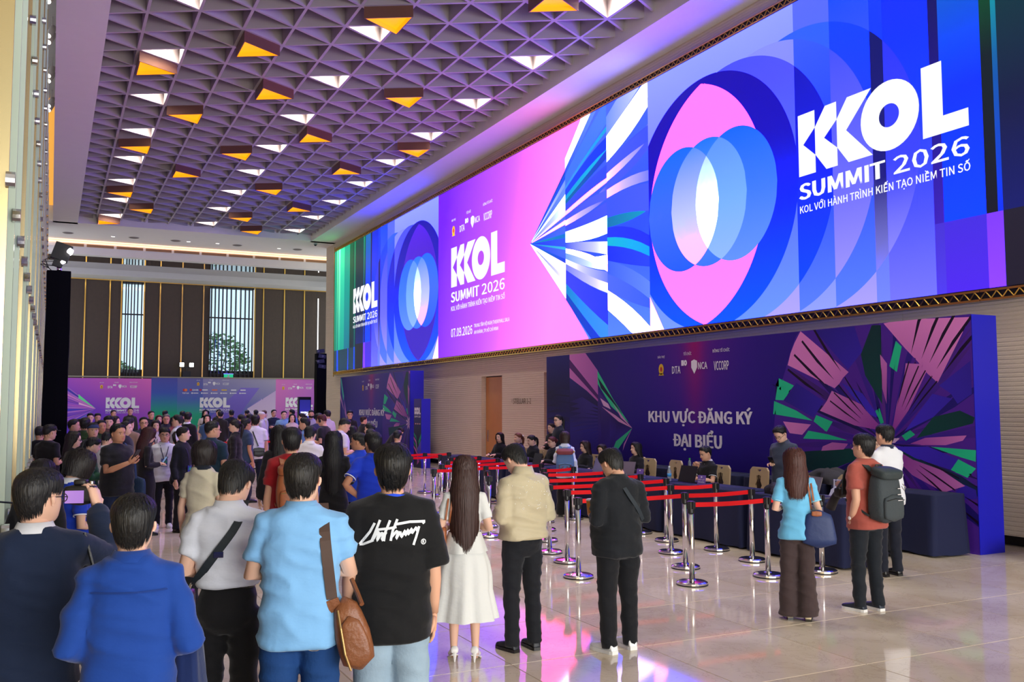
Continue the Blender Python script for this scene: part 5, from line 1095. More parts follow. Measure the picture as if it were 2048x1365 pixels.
# two wide red belts near the middle crowd
for k,(x0,x1,y) in enumerate(((4.0,6.3,29.5),(6.4,8.6,29.5))):
    for j,z in enumerate((0.86,)):
        V=[(x0,y,z-0.025),(x1,y,z-0.025),(x1,y,z+0.025),(x0,y,z+0.025),(x0,y+0.003,z-0.025),(x1,y+0.003,z-0.025),(x1,y+0.003,z+0.025),(x0,y+0.003,z+0.025)]
        tag(link('queue_belt',mesh('queue_belt',V,[(0,1,2,3),(7,6,5,4),(0,4,5,1),(3,2,6,7)]),M_BELT),['red belt across the hall behind the man in teal','red belt across the hall behind the white polo man'][k],'belt','red queue belts')
for k,x in enumerate((4.0,6.35,8.6)):
    o=empty('stanchion',['chrome stanchion in mid hall, leftmost of three','chrome stanchion in mid hall, middle of three','chrome stanchion in mid hall, rightmost of three'][k],'stanchion',(x,29.5,0),0,'chrome belt stanchions')
    for me,nm in zip(PP,('base','rubber_rim','pole','head')): link(nm,me,None,o)

# ================================================================== things on the desks
M_LAPG=mat('laptop_grey',rgb(150,146,156),0.35,0.7); M_LAPB=mat('laptop_black',rgb(20,20,26),0.4); M_KEY=mat('keyboard_dark',rgb(26,26,30),0.6); M_SCR=mat('screen_glow',rgb(200,210,230),0.4,emit=rgb(170,190,230),estr=0.6)
def laptop(loc,rz,m,label,s=1.0):
    t=empty('laptop',label,'laptop',loc,rz)
    boxo('base',(0,0.11*s,0.009),(0.33*s,0.23*s,0.016),m,t); boxo('keyboard',(0,0.10*s,0.018),(0.28*s,0.11*s,0.003),M_KEY,t)
    M3=Matrix.Rotation(math.radians(-18),3,'X')
    lid=MB().box((0,-0.045*s,0.125*s),(0.33*s,0.010,0.23*s),M=M3).build('lid',m,t)
    MB().box((0,-0.037*s,0.127*s),(0.31*s,0.003,0.20*s),M=M3).build('screen',M_SCR,lid)
TT=TH+0.002
# screens face the clerks (+X): local +Y -> +X is -90 degrees
laptop((8.74,13.95,TT),math.radians(-80),M_LAPG,'open silver laptop before the brown haired clerk',1.1)
laptop((8.80,13.25,TT),math.radians(-70),M_LAPG,'open grey laptop before the long haired woman')
laptop((8.80,11.55,TT),math.radians(-85),M_LAPB,'open black laptop before the man in the black polo',1.1)
laptop((8.78,8.95,TT),math.radians(-100),M_LAPG,'open grey laptop behind the light blue polo woman',1.15)
laptop((8.78,16.4,TT),math.radians(-90),M_LAPB,'open dark laptop before the woman with glasses at the desk')
def bottle(loc):
    t=empty('water_bottle','clear plastic water bottle with blue label on the desk','bottle',loc)
    mp=mat('clear_plastic',rgb(205,225,240),0.08,trans=0.7,spec=0.6)
    MB().lathe([(0.030,0),(0.033,0.01),(0.033,0.14),(0.030,0.16),(0.014,0.20),(0.013,0.215)],n=16).build('body',mp,t,smooth=True)
    MB().lathe([(0.0335,0.07),(0.0335,0.12)],n=16).build('label_band',mat('label_blue',rgb(60,150,215),0.5),t,smooth=True); MB().lathe([(0.015,0.212),(0.015,0.232)],n=12).build('cap',mat('cap_white',rgb(225,235,240),0.5),t)
bottle((8.72,11.98,TT))
t=empty('water_bottle','small bottle with a bright green cap on the back table','bottle',(10.35,13.6,TT+0.02))
MB().lathe([(0.028,0),(0.03,0.01),(0.03,0.14),(0.013,0.19)],n=14).build('body',MATS['clear_plastic'],t,smooth=True); MB().lathe([(0.016,0.185),(0.016,0.215)],n=12).build('cap',mat('cap_green',rgb(60,190,60),0.5),t)
M_NAME=mat('violet_card',rgb(112,84,170),0.5)
def name_stand(loc,rz,label,lines):
    t=empty('name_stand',label,'desk sign',loc,rz)
    MB().box((0,0.0,0.075),(0.15,0.004,0.15),M=Matrix.Rotation(math.radians(-10),3,'X')).build('card',M_NAME,t); boxo('foot',(0,0.02,0.004),(0.15,0.07,0.006),M_NAME,t)
    for k,l in enumerate(lines): text('lettering',l,-0.06,0.045-0.035*k+(0.03 if len(lines)>1 else 0.01),0.12,0.024,lambda u,z,d:(u,-0.004-d+(z-0.075)*0.18,z),M_WPRINT,t,0.02,0.004)
    flat_poly('logo_mark',ring_poly(0,0.122,0.016,0.010,0,0,10),lambda u,z,d:(u,-0.004-d+(z-0.075)*0.18,z),M_WPRINT,t,0.004)
name_stand((8.66,11.10,TT),math.radians(-78),'violet desk sign reading XỬ LÝ TÌNH HUỐNG beside the black laptop',['XỬ LÝ','TÌNH HUỐNG'])
name_stand((8.66,12.70,TT),math.radians(-78),'small violet desk sign beside the long haired woman',[])
name_stand((8.66,16.75,TT),math.radians(-78),'small violet desk sign before the seated women',[])
# dark jacket heap and plastic bag on the back chair, camera strap pile on the desk
def heap(name,label,cat,loc,r,m,seed,part='fabric'):
    rr=random.Random(seed); V=[];F=[];n,k=22,10
    for j in range(k+1):
        t=math.pi/2*j/k
        for i in range(n):
            a=2*math.pi*i/n; q=1+0.22*math.sin(3*a+seed)+0.14*math.sin(5*a+4*t+seed)+0.08*math.sin(9*a-6*t)+rr.uniform(-.03,.03)
            V.append((r[0]*math.cos(t)*math.cos(a)*q,r[1]*math.cos(t)*math.sin(a)*q,r[2]*math.sin(t)**0.8*(1+(0.22*math.sin(2*a+seed)+0.14*math.sin(5*a+3*t))*math.cos(t)**0.6)))
    for j in range(k):
        for i in range(n): F.append((j*n+i,j*n+(i+1)%n,(j+1)*n+(i+1)%n,(j+1)*n+i))
    return tag(link(name,mesh(name,V,F),m,None,loc,0,True),label,cat)
heap('folded_jacket','crumpled charcoal jacket heaped on the back table','jacket',(10.46,10.35,TT+0.02),(0.23,0.36,0.21),mat('charcoal_cloth',rgb(58,58,64),0.9),2)
heap('camera_bag','soft black bag with straps lying on the front desk','bag',(8.72,9.55,TT),(0.13,0.2,0.14),mat('black_nylon',rgb(18,18,22),0.7),3)
t=empty('plastic_bag','thin white plastic carrier bag with loop handles on the chair','bag',(9.72,9.45,0.47))
heap_o=heap('bag_body','','',(0,0,0),(0.17,0.2,0.36),mat('white_film',rgb(214,214,236),0.3,trans=0.25),5); heap_o.parent=t
for k in ('label','category'): del heap_o[k]
for s in (-1,1): MB().tube([(0.02*s,-0.08,0.30),(0.03*s,-0.06,0.46),(0.03*s,0.06,0.46),(0.02*s,0.08,0.30)],0.012,6).build('handle',MATS['white_film'],t)
# ================================================================== people
def vnoise(P, s, seed):
    q=P*np.asarray(s)+seed*17.31; i=np.floor(q).astype(np.int64); f=q-i; f=f*f*(3-2*f); r=np.zeros(len(P))
    for dx in (0,1):
        for dy in (0,1):
            for dz in (0,1):
                h=((i[:,0]+dx)*374761393+(i[:,1]+dy)*668265263+(i[:,2]+dz)*2147483647+seed*974711)&0x7fffffff
                h=(h^(h>>13))*1274126177&0x7fffffff; v=(h%10007)/10007.0
                r+=v*(f[:,0] if dx else 1-f[:,0])*(f[:,1] if dy else 1-f[:,1])*(f[:,2] if dz else 1-f[:,2])
    return r
def skin_mat(k):
    c=[(236,190,164),(222,170,140),(198,142,110)][k]
    m=mat('skin_%s'%['light','medium','tan'][k],rgb(*c),0.5,spec=0.35)
    m.node_tree.nodes['Principled BSDF'].inputs['Subsurface Weight'].default_value=0.08
    m.node_tree.nodes['Principled BSDF'].inputs['Subsurface Radius'].default_value=(0.02,0.008,0.004)
    return m
def cloth_mat(c, kind='cloth'):
    n='%s_%d_%d_%d'%((kind,)+tuple(c))
    return mat(n,rgb(*c),0.82 if kind!='satin' else 0.5,spec=0.25,sheen=0.15,bump=(14,0.22,(1,1,1.6)))
def jean_mat(c):
    n='denim_%d_%d_%d'%tuple(c); return mat(n,rgb(*c),0.85,spec=0.2,noise=(5,0.35),bump=(60,0.15))
def hair_mat(c):
    n='hair_%d_%d_%d'%tuple(c)
    if n in MATS: return MATS[n]
    m=mat(n,rgb(*c),0.48,spec=0.35,bump=(110,0.4,(1,1,0.05)))
    b=m.node_tree.nodes['Principled BSDF']; b.inputs['Anisotropic'].default_value=0.6
    return m
M_EYEW=mat('eye_white',rgb(226,220,214),0.3); M_IRIS=mat('iris_dark',rgb(26,18,14),0.2); M_LIP=mat('lips',rgb(186,96,92),0.5); M_SOLEW=mat('sole_white',rgb(232,232,230),0.6); M_SHOEB=mat('shoe_black',rgb(20,20,22),0.35); M_GLASSES=mat('spectacle_frame',rgb(30,28,30),0.3)

HZ=np.array([-.30,-.16,-.06,.0,.05,.12,.20,.28,.36,.44,.52,.60,.70,.80,.88,.94,.98,1.0])
HW=np.array([.265,.255,.25,.25,.265,.300,.325,.338,.347,.352,.355,.358,.355,.325,.27,.20,.115,.0])
HF=np.array([.20,.185,.18,.30,.375,.395,.40,.402,.402,.400,.395,.405,.395,.345,.275,.20,.11,.0])
HB=np.array([.36,.345,.34,.34,.35,.385,.425,.46,.485,.50,.51,.51,.495,.455,.38,.28,.16,.0])
def head_pt(phi, z, off=0.0):
    """phi 0 = face, +90 = right ear; units of head height, origin at chin level on the ear axis"""
    phi=np.asarray(phi,float); z=np.broadcast_to(np.asarray(z,float),phi.shape)
    w=np.interp(z,HZ,HW); f=np.interp(z,HZ,HF); b=np.interp(z,HZ,HB)
    s,c=np.sin(phi),np.cos(phi)
    x=w*np.sign(s)*np.abs(s)**0.92; y=np.where(c>0,f,b)*np.sign(c)*np.abs(c)**0.92-0.02
    nz=np.clip((z-0.55)*2.0,-0.15,1.0)
    r=np.sqrt(np.maximum(1e-9,1-np.minimum(1,np.maximum(0,nz))**2*0.85))
    return np.stack([x+off*s*r, y+off*c*r, z+off*np.maximum(nz,0)*1.0],-1)
def head_mesh(mb, HH, T, lod):
    n=(30,22,14)[lod]; zs=np.array([-.30,-.16,-.06,0,.03,.07,.12,.17,.21,.25,.30,.34,.38,.42,.46,.50,.54,.58,.64,.70,.78,.86,.93,.98,1.0] if lod<2 else [-.3,-.08,0,.07,.16,.24,.34,.42,.5,.58,.7,.82,.93,1.0])
    V=[];F=[]
    for z in zs:
        ph=2*np.pi*np.arange(n)/n
        # concentrate columns on the face
        ph=ph-0.28*np.sin(2*ph)*0.5
        P=head_pt(ph,z)
        fr=np.clip(np.cos(ph),0,1)**1.5
        x=P[:,0]
        def g(x0,z0,sx,sz): return np.exp(-((x-x0)/sx)**2-((z-z0)/sz)**2)
        d=0.115*g(0,.335,.055,.055)+0.06*g(0,.41,.04,.07)+0.022*g(0,.50,.04,.06)+0.03*(g(-.055,.315,.03,.03)+g(.055,.315,.03,.03))
        d+=-0.035*(g(-.15,.475,.075,.05)+g(.15,.475,.075,.05))+0.018*(g(-.14,.57,.10,.035)+g(.14,.57,.10,.035))
        d+=0.028*g(0,.205,.10,.022)+0.024*g(0,.165,.085,.022)-0.016*g(0,.187,.10,.010)-0.012*g(0,.125,.08,.03)+0.03*g(0,.06,.09,.05)
        d+=0.018*(g(-.2,.36,.08,.09)+g(.2,.36,.08,.09))
        P[:,1]+=d*fr
        V+=list(map(tuple,T.n(P*HH)))
    m=len(zs)
    for k in range(m-1):
        for i in range(n): F.append((k*n+i,k*n+(i+1)%n,(k+1)*n+(i+1)%n,(k+1)*n+i))
    F.append(tuple(range(n))[::-1])
    mb.add(V,F,0)
    # ears
    for s in (-1,1):
        N=(10,8,6)[lod]; V=[];F=[]
        prof=[(0.0,-.085,.012),(.018,-.05,.022),(.03,0.0,.03),(.03,.05,.034),(.02,.085,.022)]
        for (o,dz,dy) in prof:
            for i in range(N):
                a=2*math.pi*i/N
                V.append(T(np.array([s*(.352+o*1.3+0.032*math.cos(a)), -.06-0.02*dz*8+dy*1.9*math.sin(a)-0.01, .42+dz*1.1])*HH))
        for k in range(len(prof)-1):
            for i in range(N): F.append((k*N+i,k*N+(i+1)%N,(k+1)*N+(i+1)%N,(k+1)*N+i))
        F+= [tuple(range(N)),tuple((len(prof)-1)*N+i for i in range(N))]
        mb.add(V,F,0)
    # eyes, brows, lips
    def patch(cx,cz,rx,rz,off,mi,nn=8,tilt=0.0):
        V=[];
        for i in range(nn):
            a=2*math.pi*i/nn; x=cx+rx*math.cos(a); z=cz+rz*math.sin(a)+tilt*math.cos(a)*rx
            w=float(np.interp(z,HZ,HW)); f=float(np.interp(z,HZ,HF)); sn=max(-1,min(1,x/w)); y=f*math.sqrt(max(0,1-abs(sn)**2.17))**0.92-0.02
            V.append(T(np.array([x,y+off,z])*HH))
        c=np.mean([np.array(v) for v in V],0); fw=np.array(T(np.array([0,1,0])))-np.array(T(np.array([0,0,0])))
        V.append(tuple(c+fw*0.004*HH/0.22)); F=[(i,(i+1)%nn,nn) for i in range(nn)]
        mb.add(V,F,mi)
    for s in (-1,1):
        patch(s*.145,.475,.062,.024,-.022,1,8,s*.05); patch(s*.142,.475,.027,.025,-.012,2,8)
        patch(s*.145,.568,.085,.015,.020,3,8,-s*.08)
        patch(s*.145,.500,.066,.006,-.012,3,6,s*.03)
    patch(0,.207,.095,.016,.030,4,10); patch(0,.172,.080,.017,.028,4,10)
def hand(mb, wrist, d, up, s, side, lod, mi=0, curl=0.6):
    """wrist point, d = finger direction, up = back-of-hand normal"""
    d=Vector(d).normalized(); up=Vector(up); up=(up-d*up.dot(d)).normalized(); r=d.cross(up)*side
    W=Vector(wrist); n=(8,6,5)[lod]
    def pt(a,b,c): return W+d*a*s+r*b*s+up*c*s
    P=[];F=[]
    secs=[(-.01,.026,.020),(.02,.034,.021),(.05,.041,.019),(.085,.042,.016),(.095,.036,.012)]
    for a,b,c in secs:
        for i in range(n):
            t=2*math.pi*i/n; P.append(pt(a,b*math.cos(t),c*math.sin(t)))
    for k in range(len(secs)-1):
        for i in range(n): F.append((k*n+i,k*n+(i+1)%n,(k+1)*n+(i+1)%n,(k+1)*n+i))
    F+=[tuple(range(n))[::-1],tuple((len(secs)-1)*n+i for i in range(n))]
    mb.add(P,F,mi)
    fn=(6,5,4)[lod]
    for k,(b,L,rad) in enumerate(((.031,.072,.0092),(.010,.080,.0095),(-.011,.074,.009),(-.031,.058,.008))):
        a0=.085; pts=[];ang=0.0; p=pt(a0,b,0); pts.append(p-d*0.02*s); dirv=d
        for j,(fr,cu) in enumerate(((.45,.35),(.30,.6),(.25,.5))):
            ang+=cu*curl; dirv=d*math.cos(ang)-up*math.sin(ang); p=p+dirv*L*fr*s; pts.append(p)
        mb.tube(pts,[rad*s,rad*s,rad*.92*s,rad*.7*s],fn,mi)
    th=[pt(.015,.028,-.004),pt(.045,.058,-.012),pt(.075,.064,-.022-.01*curl),pt(.098,.058,-.034-.014*curl)]
    mb.tube(th,[.0135*s,.0125*s,.011*s,.008*s],fn,mi)
POSE={ # elbow, wrist, finger direction, back-of-hand normal (right arm, metres at 1.72 m)
 'down':((.212,-.035,1.09),(.222,.04,.85),(0,.12,-1),(1,.1,0)),
 'elbows':((.245,-.06,1.10),(.13,.18,1.06),(-.7,.7,0),(.3,.3,1)),
 'hold':((.225,-.05,1.11),(.085,.21,1.13),(-.6,.7,.15),(.2,-.2,1)),
 'phone':((.22,.06,1.12),(.13,.34,1.24),(-.3,.6,.7),(.7,.3,-.3)),
 'hip':((.32,-.13,1.16),(.165,.03,1.02),(-.6,.5,-.5),(.6,-.2,.4)),
 'cross':((.235,.05,1.13),(-.02,.205,1.17),(-1,.1,.05),(0,1,.2)),
 'camera':((.27,.20,1.30),(.19,.40,1.52),(-.25,.35,.8),(.8,-.4,.2)),
 'pocket':((.235,-.10,1.10),(.175,.02,.90),(-.1,.25,-1),(1,.1,0)),
 'forward':((.21,.08,1.11),(.14,.33,1.16),(-.1,.9,.3),(.8,0,.4)),
 'desk':((.225,.08,1.11),(.10,.33,1.16),(-.4,.9,-.1),(.1,.1,1)),
 'face':((.17,.20,1.13),(.04,.20,1.36),(-.5,.1,.8),(.4,-.8,.2)),
}
BAKE=[]     # (object, wrinkle amplitude, seed)
def remesh_obj(name, mb, m, parent, voxel, smooth_it, amp, seed, post=None):
    me=mesh(name,mb.v,mb.f); o=link(name,me,m,parent)
    md=o.modifiers.new('r','REMESH'); md.mode='VOXEL'; md.voxel_size=voxel; md.adaptivity=0
    sm=o.modifiers.new('s','SMOOTH'); sm.factor=0.5; sm.iterations=smooth_it
    BAKE.append((o,amp,seed,post)); return o
def bake_all():
    bpy.context.view_layer.update(); dg=bpy.context.evaluated_depsgraph_get()
    for o,amp,seed,post in BAKE:
        me=bpy.data.meshes.new_from_object(o.evaluated_get(dg)); n=len(me.vertices)
        co=np.empty(n*3); me.vertices.foreach_get('co',co); co=co.reshape(-1,3)
        if amp and n:
            no=np.empty(n*3); me.vertices.foreach_get('normal',no); no=no.reshape(-1,3)
            w=vnoise(co+0.03*np.sin(co[:,[1,2,0]]*9),(5,5,13),seed); w=1-np.abs(2*w-1)
            w2=vnoise(co,(11,11,22),seed+3)
            co=co+no*((w**2-0.35)*amp+(w2-0.5)*amp*0.45)[:,None]
            if post is not None: co=post(co,no)
            me.vertices.foreach_set('co',co.ravel())
        me.polygons.foreach_set('use_smooth',[True]*len(me.polygons)); me.update()
        old=o.data; o.modifiers.clear(); o.data=me; me.name=o.name; bpy.data.meshes.remove(old)
    BAKE.clear()
def ring_loft(mb, rings, n=20, ex=2.4, xf=None):
    """rings: (cx,cy,z,hw,hd)"""
    P=[];F=[]
    for (cx,cy,z,hw,hd) in rings:
        for i in range(n):
            a=2*math.pi*i/n; c,s=math.cos(a),math.sin(a)
            p=Vector((cx+hw*math.copysign(abs(c)**(2/ex),c),cy+hd*math.copysign(abs(s)**(2/ex),s),z)); P.append(xf(p) if xf else p)
    m=len(rings)
    for k in range(m-1):
        for i in range(n): F.append((k*n+i,k*n+(i+1)%n,(k+1)*n+(i+1)%n,(k+1)*n+i))
    F+=[tuple(range(n))[::-1],tuple((m-1)*n+i for i in range(n))]
    mb.add(P,F)
def shoe(parent, x, y, ang, s, m, sole, lod, heel=0.0, xz=0.0):
    n=(14,10,8)[lod]; V=[];F=[]
    st=[(-.085,.030,.030),(-.075,.036,.075),(-.04,.038,.085),(.0,.038,.080),(.05,.042,.062),(.10,.046,.050),(.14,.042,.042),(.165,.028,.034),(.175,.010,.026)]
    R3=Matrix.Rotation(ang,3,'Z')
    for (yy,hw,ht) in st:
        lift=heel*max(0,1-(yy+.085)/.17)
        for i in range(n):
            a=2*math.pi*i/n; c,q=math.cos(a),math.sin(a)
            zz=(ht/2)*(1+ (q if q>0 else max(q,-1)))*1.0+0.012+lift
            V.append(R3@Vector((hw*math.copysign(abs(c)**.8,c)*s,yy*s,zz*s))+Vector((x,y,xz)))
    for k in range(len(st)-1):
        for i in range(n): F.append((k*n+i,k*n+(i+1)%n,(k+1)*n+(i+1)%n,(k+1)*n+i))
    F+=[tuple(range(n))[::-1],tuple((len(st)-1)*n+i for i in range(n))]
    o=link('shoe',mesh('shoe',V,F),m,parent,smooth=True)
    if lod<2:
        if heel:
            b=MB(); p=R3@Vector((0,-.072*s,0)); b.tube([(x+p.x,y+p.y,xz+heel*s+0.02),(x+p.x*1.0,y+p.y,xz+0.0)],[.018,.006],8); b.build('heel',m,o)
        V=[]
        pr=[(-.088,.030),(-.06,.038),(0,.040),(.06,.046),(.11,.050),(.15,.044),(.172,.026),(.182,.0)]
        pol=[(w*s,yy*s) for yy,w in pr]+[(-w*s,yy*s) for yy,w in pr[::-1] if w>0]
        b=MB(); P=[R3@Vector((a,c,0)) for a,c in pol]
        if heel: P=[p for p in P]; 
        k=len(P); h0=lambda p:0.0
        inv=R3.transposed()
        lift=[heel*max(0,1-((inv@p).y/s+.088)/.17)*s for p in P]
        b.add([(p.x+x,p.y+y,xz+l) for p,l in zip(P,lift)]+[(p.x+x,p.y+y,xz+l+(0.008 if heel else 0.026)*s) for p,l in zip(P,lift)],[tuple(range(k))[::-1],tuple(range(k,2*k))]+[(i,(i+1)%k,k+(i+1)%k,k+i) for i in range(k)])
        b.build('sole',sole,o)
def hair_build(root, style, m, HH, T, lod, seed, hlen, prm):
    rr=np.random.RandomState(seed); mb=MB()
    n=(30,22,14)[lod]; K=(11,8,5)[lod]
    def zline(ph):
        a=np.abs((np.degrees(ph)+180)%360-180)   # 0 face .. 180 nape
        if style in('fade',): pts=([0,30,52,66,80,100,122,150,180],[.86,.84,.76,.66,.60,.60,.32,.24,.22])
        elif style in('mush','side'): pts=([0,30,58,72,84,100,118,150,180],[.70,.70,.64,.50,.52,.54,.12,.02,.0])
        elif style in('short2',): pts=([0,35,58,70,82,100,120,150,180],[.80,.78,.68,.54,.54,.56,.14,.05,.02])
        elif style in('long','bob','curly'): pts=([0,25,50,70,90,120,180],[.80,.78,.60,.30,.22,.10,.02])
        elif style in('pony','bun'): pts=([0,30,60,75,95,120,180],[.80,.76,.62,.50,.52,.24,.14])
        else: pts=([0,30,58,70,82,100,120,150,180],[.84,.82,.72,.56,.56,.58,.18,.08,.05])
        return np.interp(a,*pts)
    top=dict(short=.085,short2=.075,fade=.07,mush=.10,side=.09,long=.10,bob=.11,curly=.10,pony=.05,bun=.05).get(style,.06)
    sidet=dict(short=.03,short2=.035,fade=.012,mush=.06,side=.05,long=.12,bob=.13,curly=.10,pony=.035,bun=.035).get(style,.04)
    def thick(ph,z): return sidet+(top-sidet)*np.clip((z-.45)/.4,0,1)
    ph=2*np.pi*np.arange(n)/n; zl=zline(ph); V=[]
    for k in range(K+1):
        s=k/K; z=zl+(1.0-zl)*(1-(1-s)**1.5)
        z=np.minimum(z,0.9999)
        t=thick(ph,z)*min(1,(s*2.6)**0.8)+.006*np.sin(ph*9+k*2.1)
        if k==0: t=np.full(n,-0.012)
        P=head_pt(ph,z,t)
        if k==K: P=head_pt(ph,np.full(n,1.0),top)
        jig=1+0.010*rr.randn(n)[:,None]*(0<k<K)
        V+=list(map(tuple,T.n(P*jig*HH)))
    F=[]
    for k in range(K):
        for i in range(n): F.append((k*n+i,k*n+(i+1)%n,(k+1)*n+(i+1)%n,(k+1)*n+i))
    mb.add(V,F)
    # strand tufts
    nt=(700,190,34)[lod]; L=5
    p0=rr.uniform(0,2*np.pi,nt); zt=zline(p0); edge=rr.rand(nt)<.45      # nearly half of the tufts finish at the hairline
    over={'mush':.07,'side':.06,'curly':.10}.get(style,.045)
    s0=np.where(edge,rr.uniform(.35,.75,nt),rr.uniform(0,.5,nt)); zz0=1-(1-zt)*s0**1.2
    ze=np.where(edge,zt-over*rr.uniform(-.3,1,nt),np.maximum(zt,zz0-rr.uniform(.2,.5,nt)))
    sw=rr.uniform(-.3,.3,nt); lift=rr.uniform(0,.022,nt)*(1 if style!='fade' else .5); wd=rr.uniform(.022,.05,nt); qi=np.arange(nt); C_=[]
    for j in range(L):
        z=zz0+(ze-zz0)*j/(L-1); a=p0+sw*(j/L)*np.where(z<.8,.4,1.2)
        rel=np.clip(1-(1-np.clip((z-zt)/np.maximum(.02,1-zt),0,1))**(1/1.5),0,1)
        th=thick(a,z)*np.minimum(1,(rel*2.6+.06)**.8)+lift*(.4+.6*j/L)+.004+(0.03*np.sin(j*2+qi) if style=='curly' else 0)
        e=wd*(1-0.9*(j/(L-1))**2)/np.maximum(.14,np.interp(z,HZ,HW))*.5
        for da in (-e,e): C_.append(head_pt(a+da,np.minimum(z,.999),th))
    C_=np.stack(C_,1); Pm=T.n(C_.reshape(-1,3)*HH)
    mb.add(map(tuple,Pm),[(k*10+2*j,k*10+2*j+1,k*10+2*j+3,k*10+2*j+2) for k in range(nt) for j in range(L-1)])
    # hanging lengths
    if style in('long','bob','curly'):
        Lg=hlen if style=='long' else (0.02 if style=='bob' else 0.10)
        zend=-(Lg/HH)+ (0.06 if style=='bob' else 0)
        a0=58; cols=(40,26,16)[lod]; R_=(16,10,7)[lod]; V=[];F=[]
        A=np.radians(np.linspace(a0,360-a0,cols)); cid=np.arange(cols); back=1-np.abs(cid/(cols-1)-.5)*2
        def drop(p,z,s,extra):
            d=np.maximum(0,.28-z); lo=(z<.28)
            x=p[:,0]*(1+.38*np.minimum(d,.6)); y=np.minimum(p[:,1],.10)-0.10*np.minimum(d,1)-.02*d-extra
            if style=='bob': x=p[:,0]*(1-.35*d); y=p[:,1]*(1-.2*d)
            if style=='long': y=np.where(y>-.1,y-.12*np.minimum(d*2,1),y)
            if style=='curly': x=x*(1+.1*d)
            x=np.where(lo,x,p[:,0]); y=np.where(lo,y,p[:,1]); zz=np.where(lo,z,p[:,2])
            tp=1-.16*np.maximum(0,(s-.6)/.4)**2*(style=='long')
            return np.stack([x*tp,y,zz],1)
        for side_ in (1,0):
            for k in range(R_):
                s=k/(R_-1); ze=zend*(0.78+0.22*back**0.7)+rr.uniform(-.10,.10,cols)*(s>.9)*(1 if style=='long' else .3)
                z=.80+(ze-.80)*s; off=.13+.02*np.sin(A*3)+.012*np.sin(cid*2.3+s*3)*(style!='bob')+(0.05*np.sin(z*14+cid*1.3)+.03 if style=='curly' else 0)-.035*(1-side_)
                V.append(drop(head_pt(A,np.maximum(z,.28),off),z,s,0.0))
        V=list(map(tuple,T.h(np.concatenate(V)*HH)))
        for side_ in (0,1):
            o=side_*R_*cols
            for k in range(R_-1):
                for ci in range(cols-1): F.append((o+k*cols+ci,o+k*cols+ci+1,o+(k+1)*cols+ci+1,o+(k+1)*cols+ci))
        for k in range(R_-1):
            for ci in (0,cols-1): F.append((k*cols+ci,(k+1)*cols+ci,R_*cols+(k+1)*cols+ci,R_*cols+k*cols+ci))
        mb.add(V,F)
        N=(320,70,12)[lod]; L=9; ci=rr.uniform(0,cols-1,N); a=np.interp(ci,cid,A); bk=1-np.abs(ci/(cols-1)-.5)*2
        ze=zend*(0.78+0.22*bk**0.7)-rr.uniform(-.06,.18,N)*(style!='bob'); z0=rr.uniform(.5,.98,N); wd=rr.uniform(.012,.03,N); sw=rr.uniform(-.12,.12,N); lf=rr.uniform(.0,.02,N); C_=[]
        for j in range(L):
            s=j/(L-1); z=z0+(ze-z0)*s; aa=a+sw*s; off=.142+lf+(0.04*np.sin(z*14+np.arange(N)) if style=='curly' else 0)
            p=drop(head_pt(aa,np.minimum(np.maximum(z,.28),.99),off),z,np.full(N,s),.012)
            t=np.stack([np.cos(aa),-np.sin(aa),np.zeros(N)],1)*(wd*(1-.85*s**3))[:,None]
            C_+= [p-t,p+t]
        C_=np.stack(C_,1); Pm=T.h(C_.reshape(-1,3)*HH); W2=2*L
        mb.add(map(tuple,Pm),[(k*W2+2*j,k*W2+2*j+1,k*W2+2*j+3,k*W2+2*j+2) for k in range(N) for j in range(L-1)])
    o=mb.build('hair',m,root,smooth=True)
    if style=='pony':
        b=MB(); pts=[(0,-.50,.62),(0,-.66,.60),(0,-.74,.40),(0,-.70,.05),(0,-.64,-.35),(0,-.62,-.65)]
        b.tube([T(np.array(p)*HH) for p in pts],[.06*HH,.09*HH,.13*HH,.13*HH,.09*HH,.02*HH],(12,9,6)[lod]); b.build('ponytail',m,o,smooth=True)
        b=MB(); b.tube([T(np.array((0,-.53,.62))*HH),T(np.array((0,-.58,.615))*HH)],.085*HH,10); b.build('hair_tie',mat('hair_tie',rgb(*prm.get('tie',(40,40,44))),0.6),o)
    if style=='bun':
        b=MB(); b.ellipsoid(T(np.array((0,-.60,.55))*HH),(.17*HH,.15*HH,.16*HH),12,8); b.build('bun',m,o,smooth=True)
    return o
def cap_build(root, HH, T, col, brim=True, lod=1):
    n=20; mb=MB(); V=[];F=[]; K=6
    ph=2*np.pi*np.arange(n)/n
    for k in range(K+1):
        z=.66+.34*(1-(1-k/K)**1.6); P=head_pt(ph,np.full(n,min(z,1.0)),.055)
        V+=[T(p*HH) for p in P]
    for k in range(K):
        for i in range(n): F.append((k*n+i,k*n+(i+1)%n,(k+1)*n+(i+1)%n,(k+1)*n+i))
    mb.add(V,F); o=mb.build('cap',cloth_mat(col),root,smooth=True)
    if brim:
        V=[];m_=9
        for j in range(2):
            for i in range(m_):
                a=math.radians(-62+124*i/(m_-1)); p=head_pt(np.array([a]),np.array([.67]),.05+.28*j*math.cos(a*1.1))[0]; p[2]-=.04*j
                V.append(T(p*HH))
        V2=[(v[0],v[1],v[2]-.006) for v in V]
        F=[(i,i+1,m_+i+1,m_+i) for i in range(m_-1)]+[(2*m_+i,3*m_+i,3*m_+i+1,2*m_+i+1) for i in range(m_-1)]+[(m_+i,m_+i+1,3*m_+i+1,3*m_+i) for i in range(m_-1)]
        link('brim',mesh('brim',V+V2,F),cloth_mat(col),o)
PERSON={}
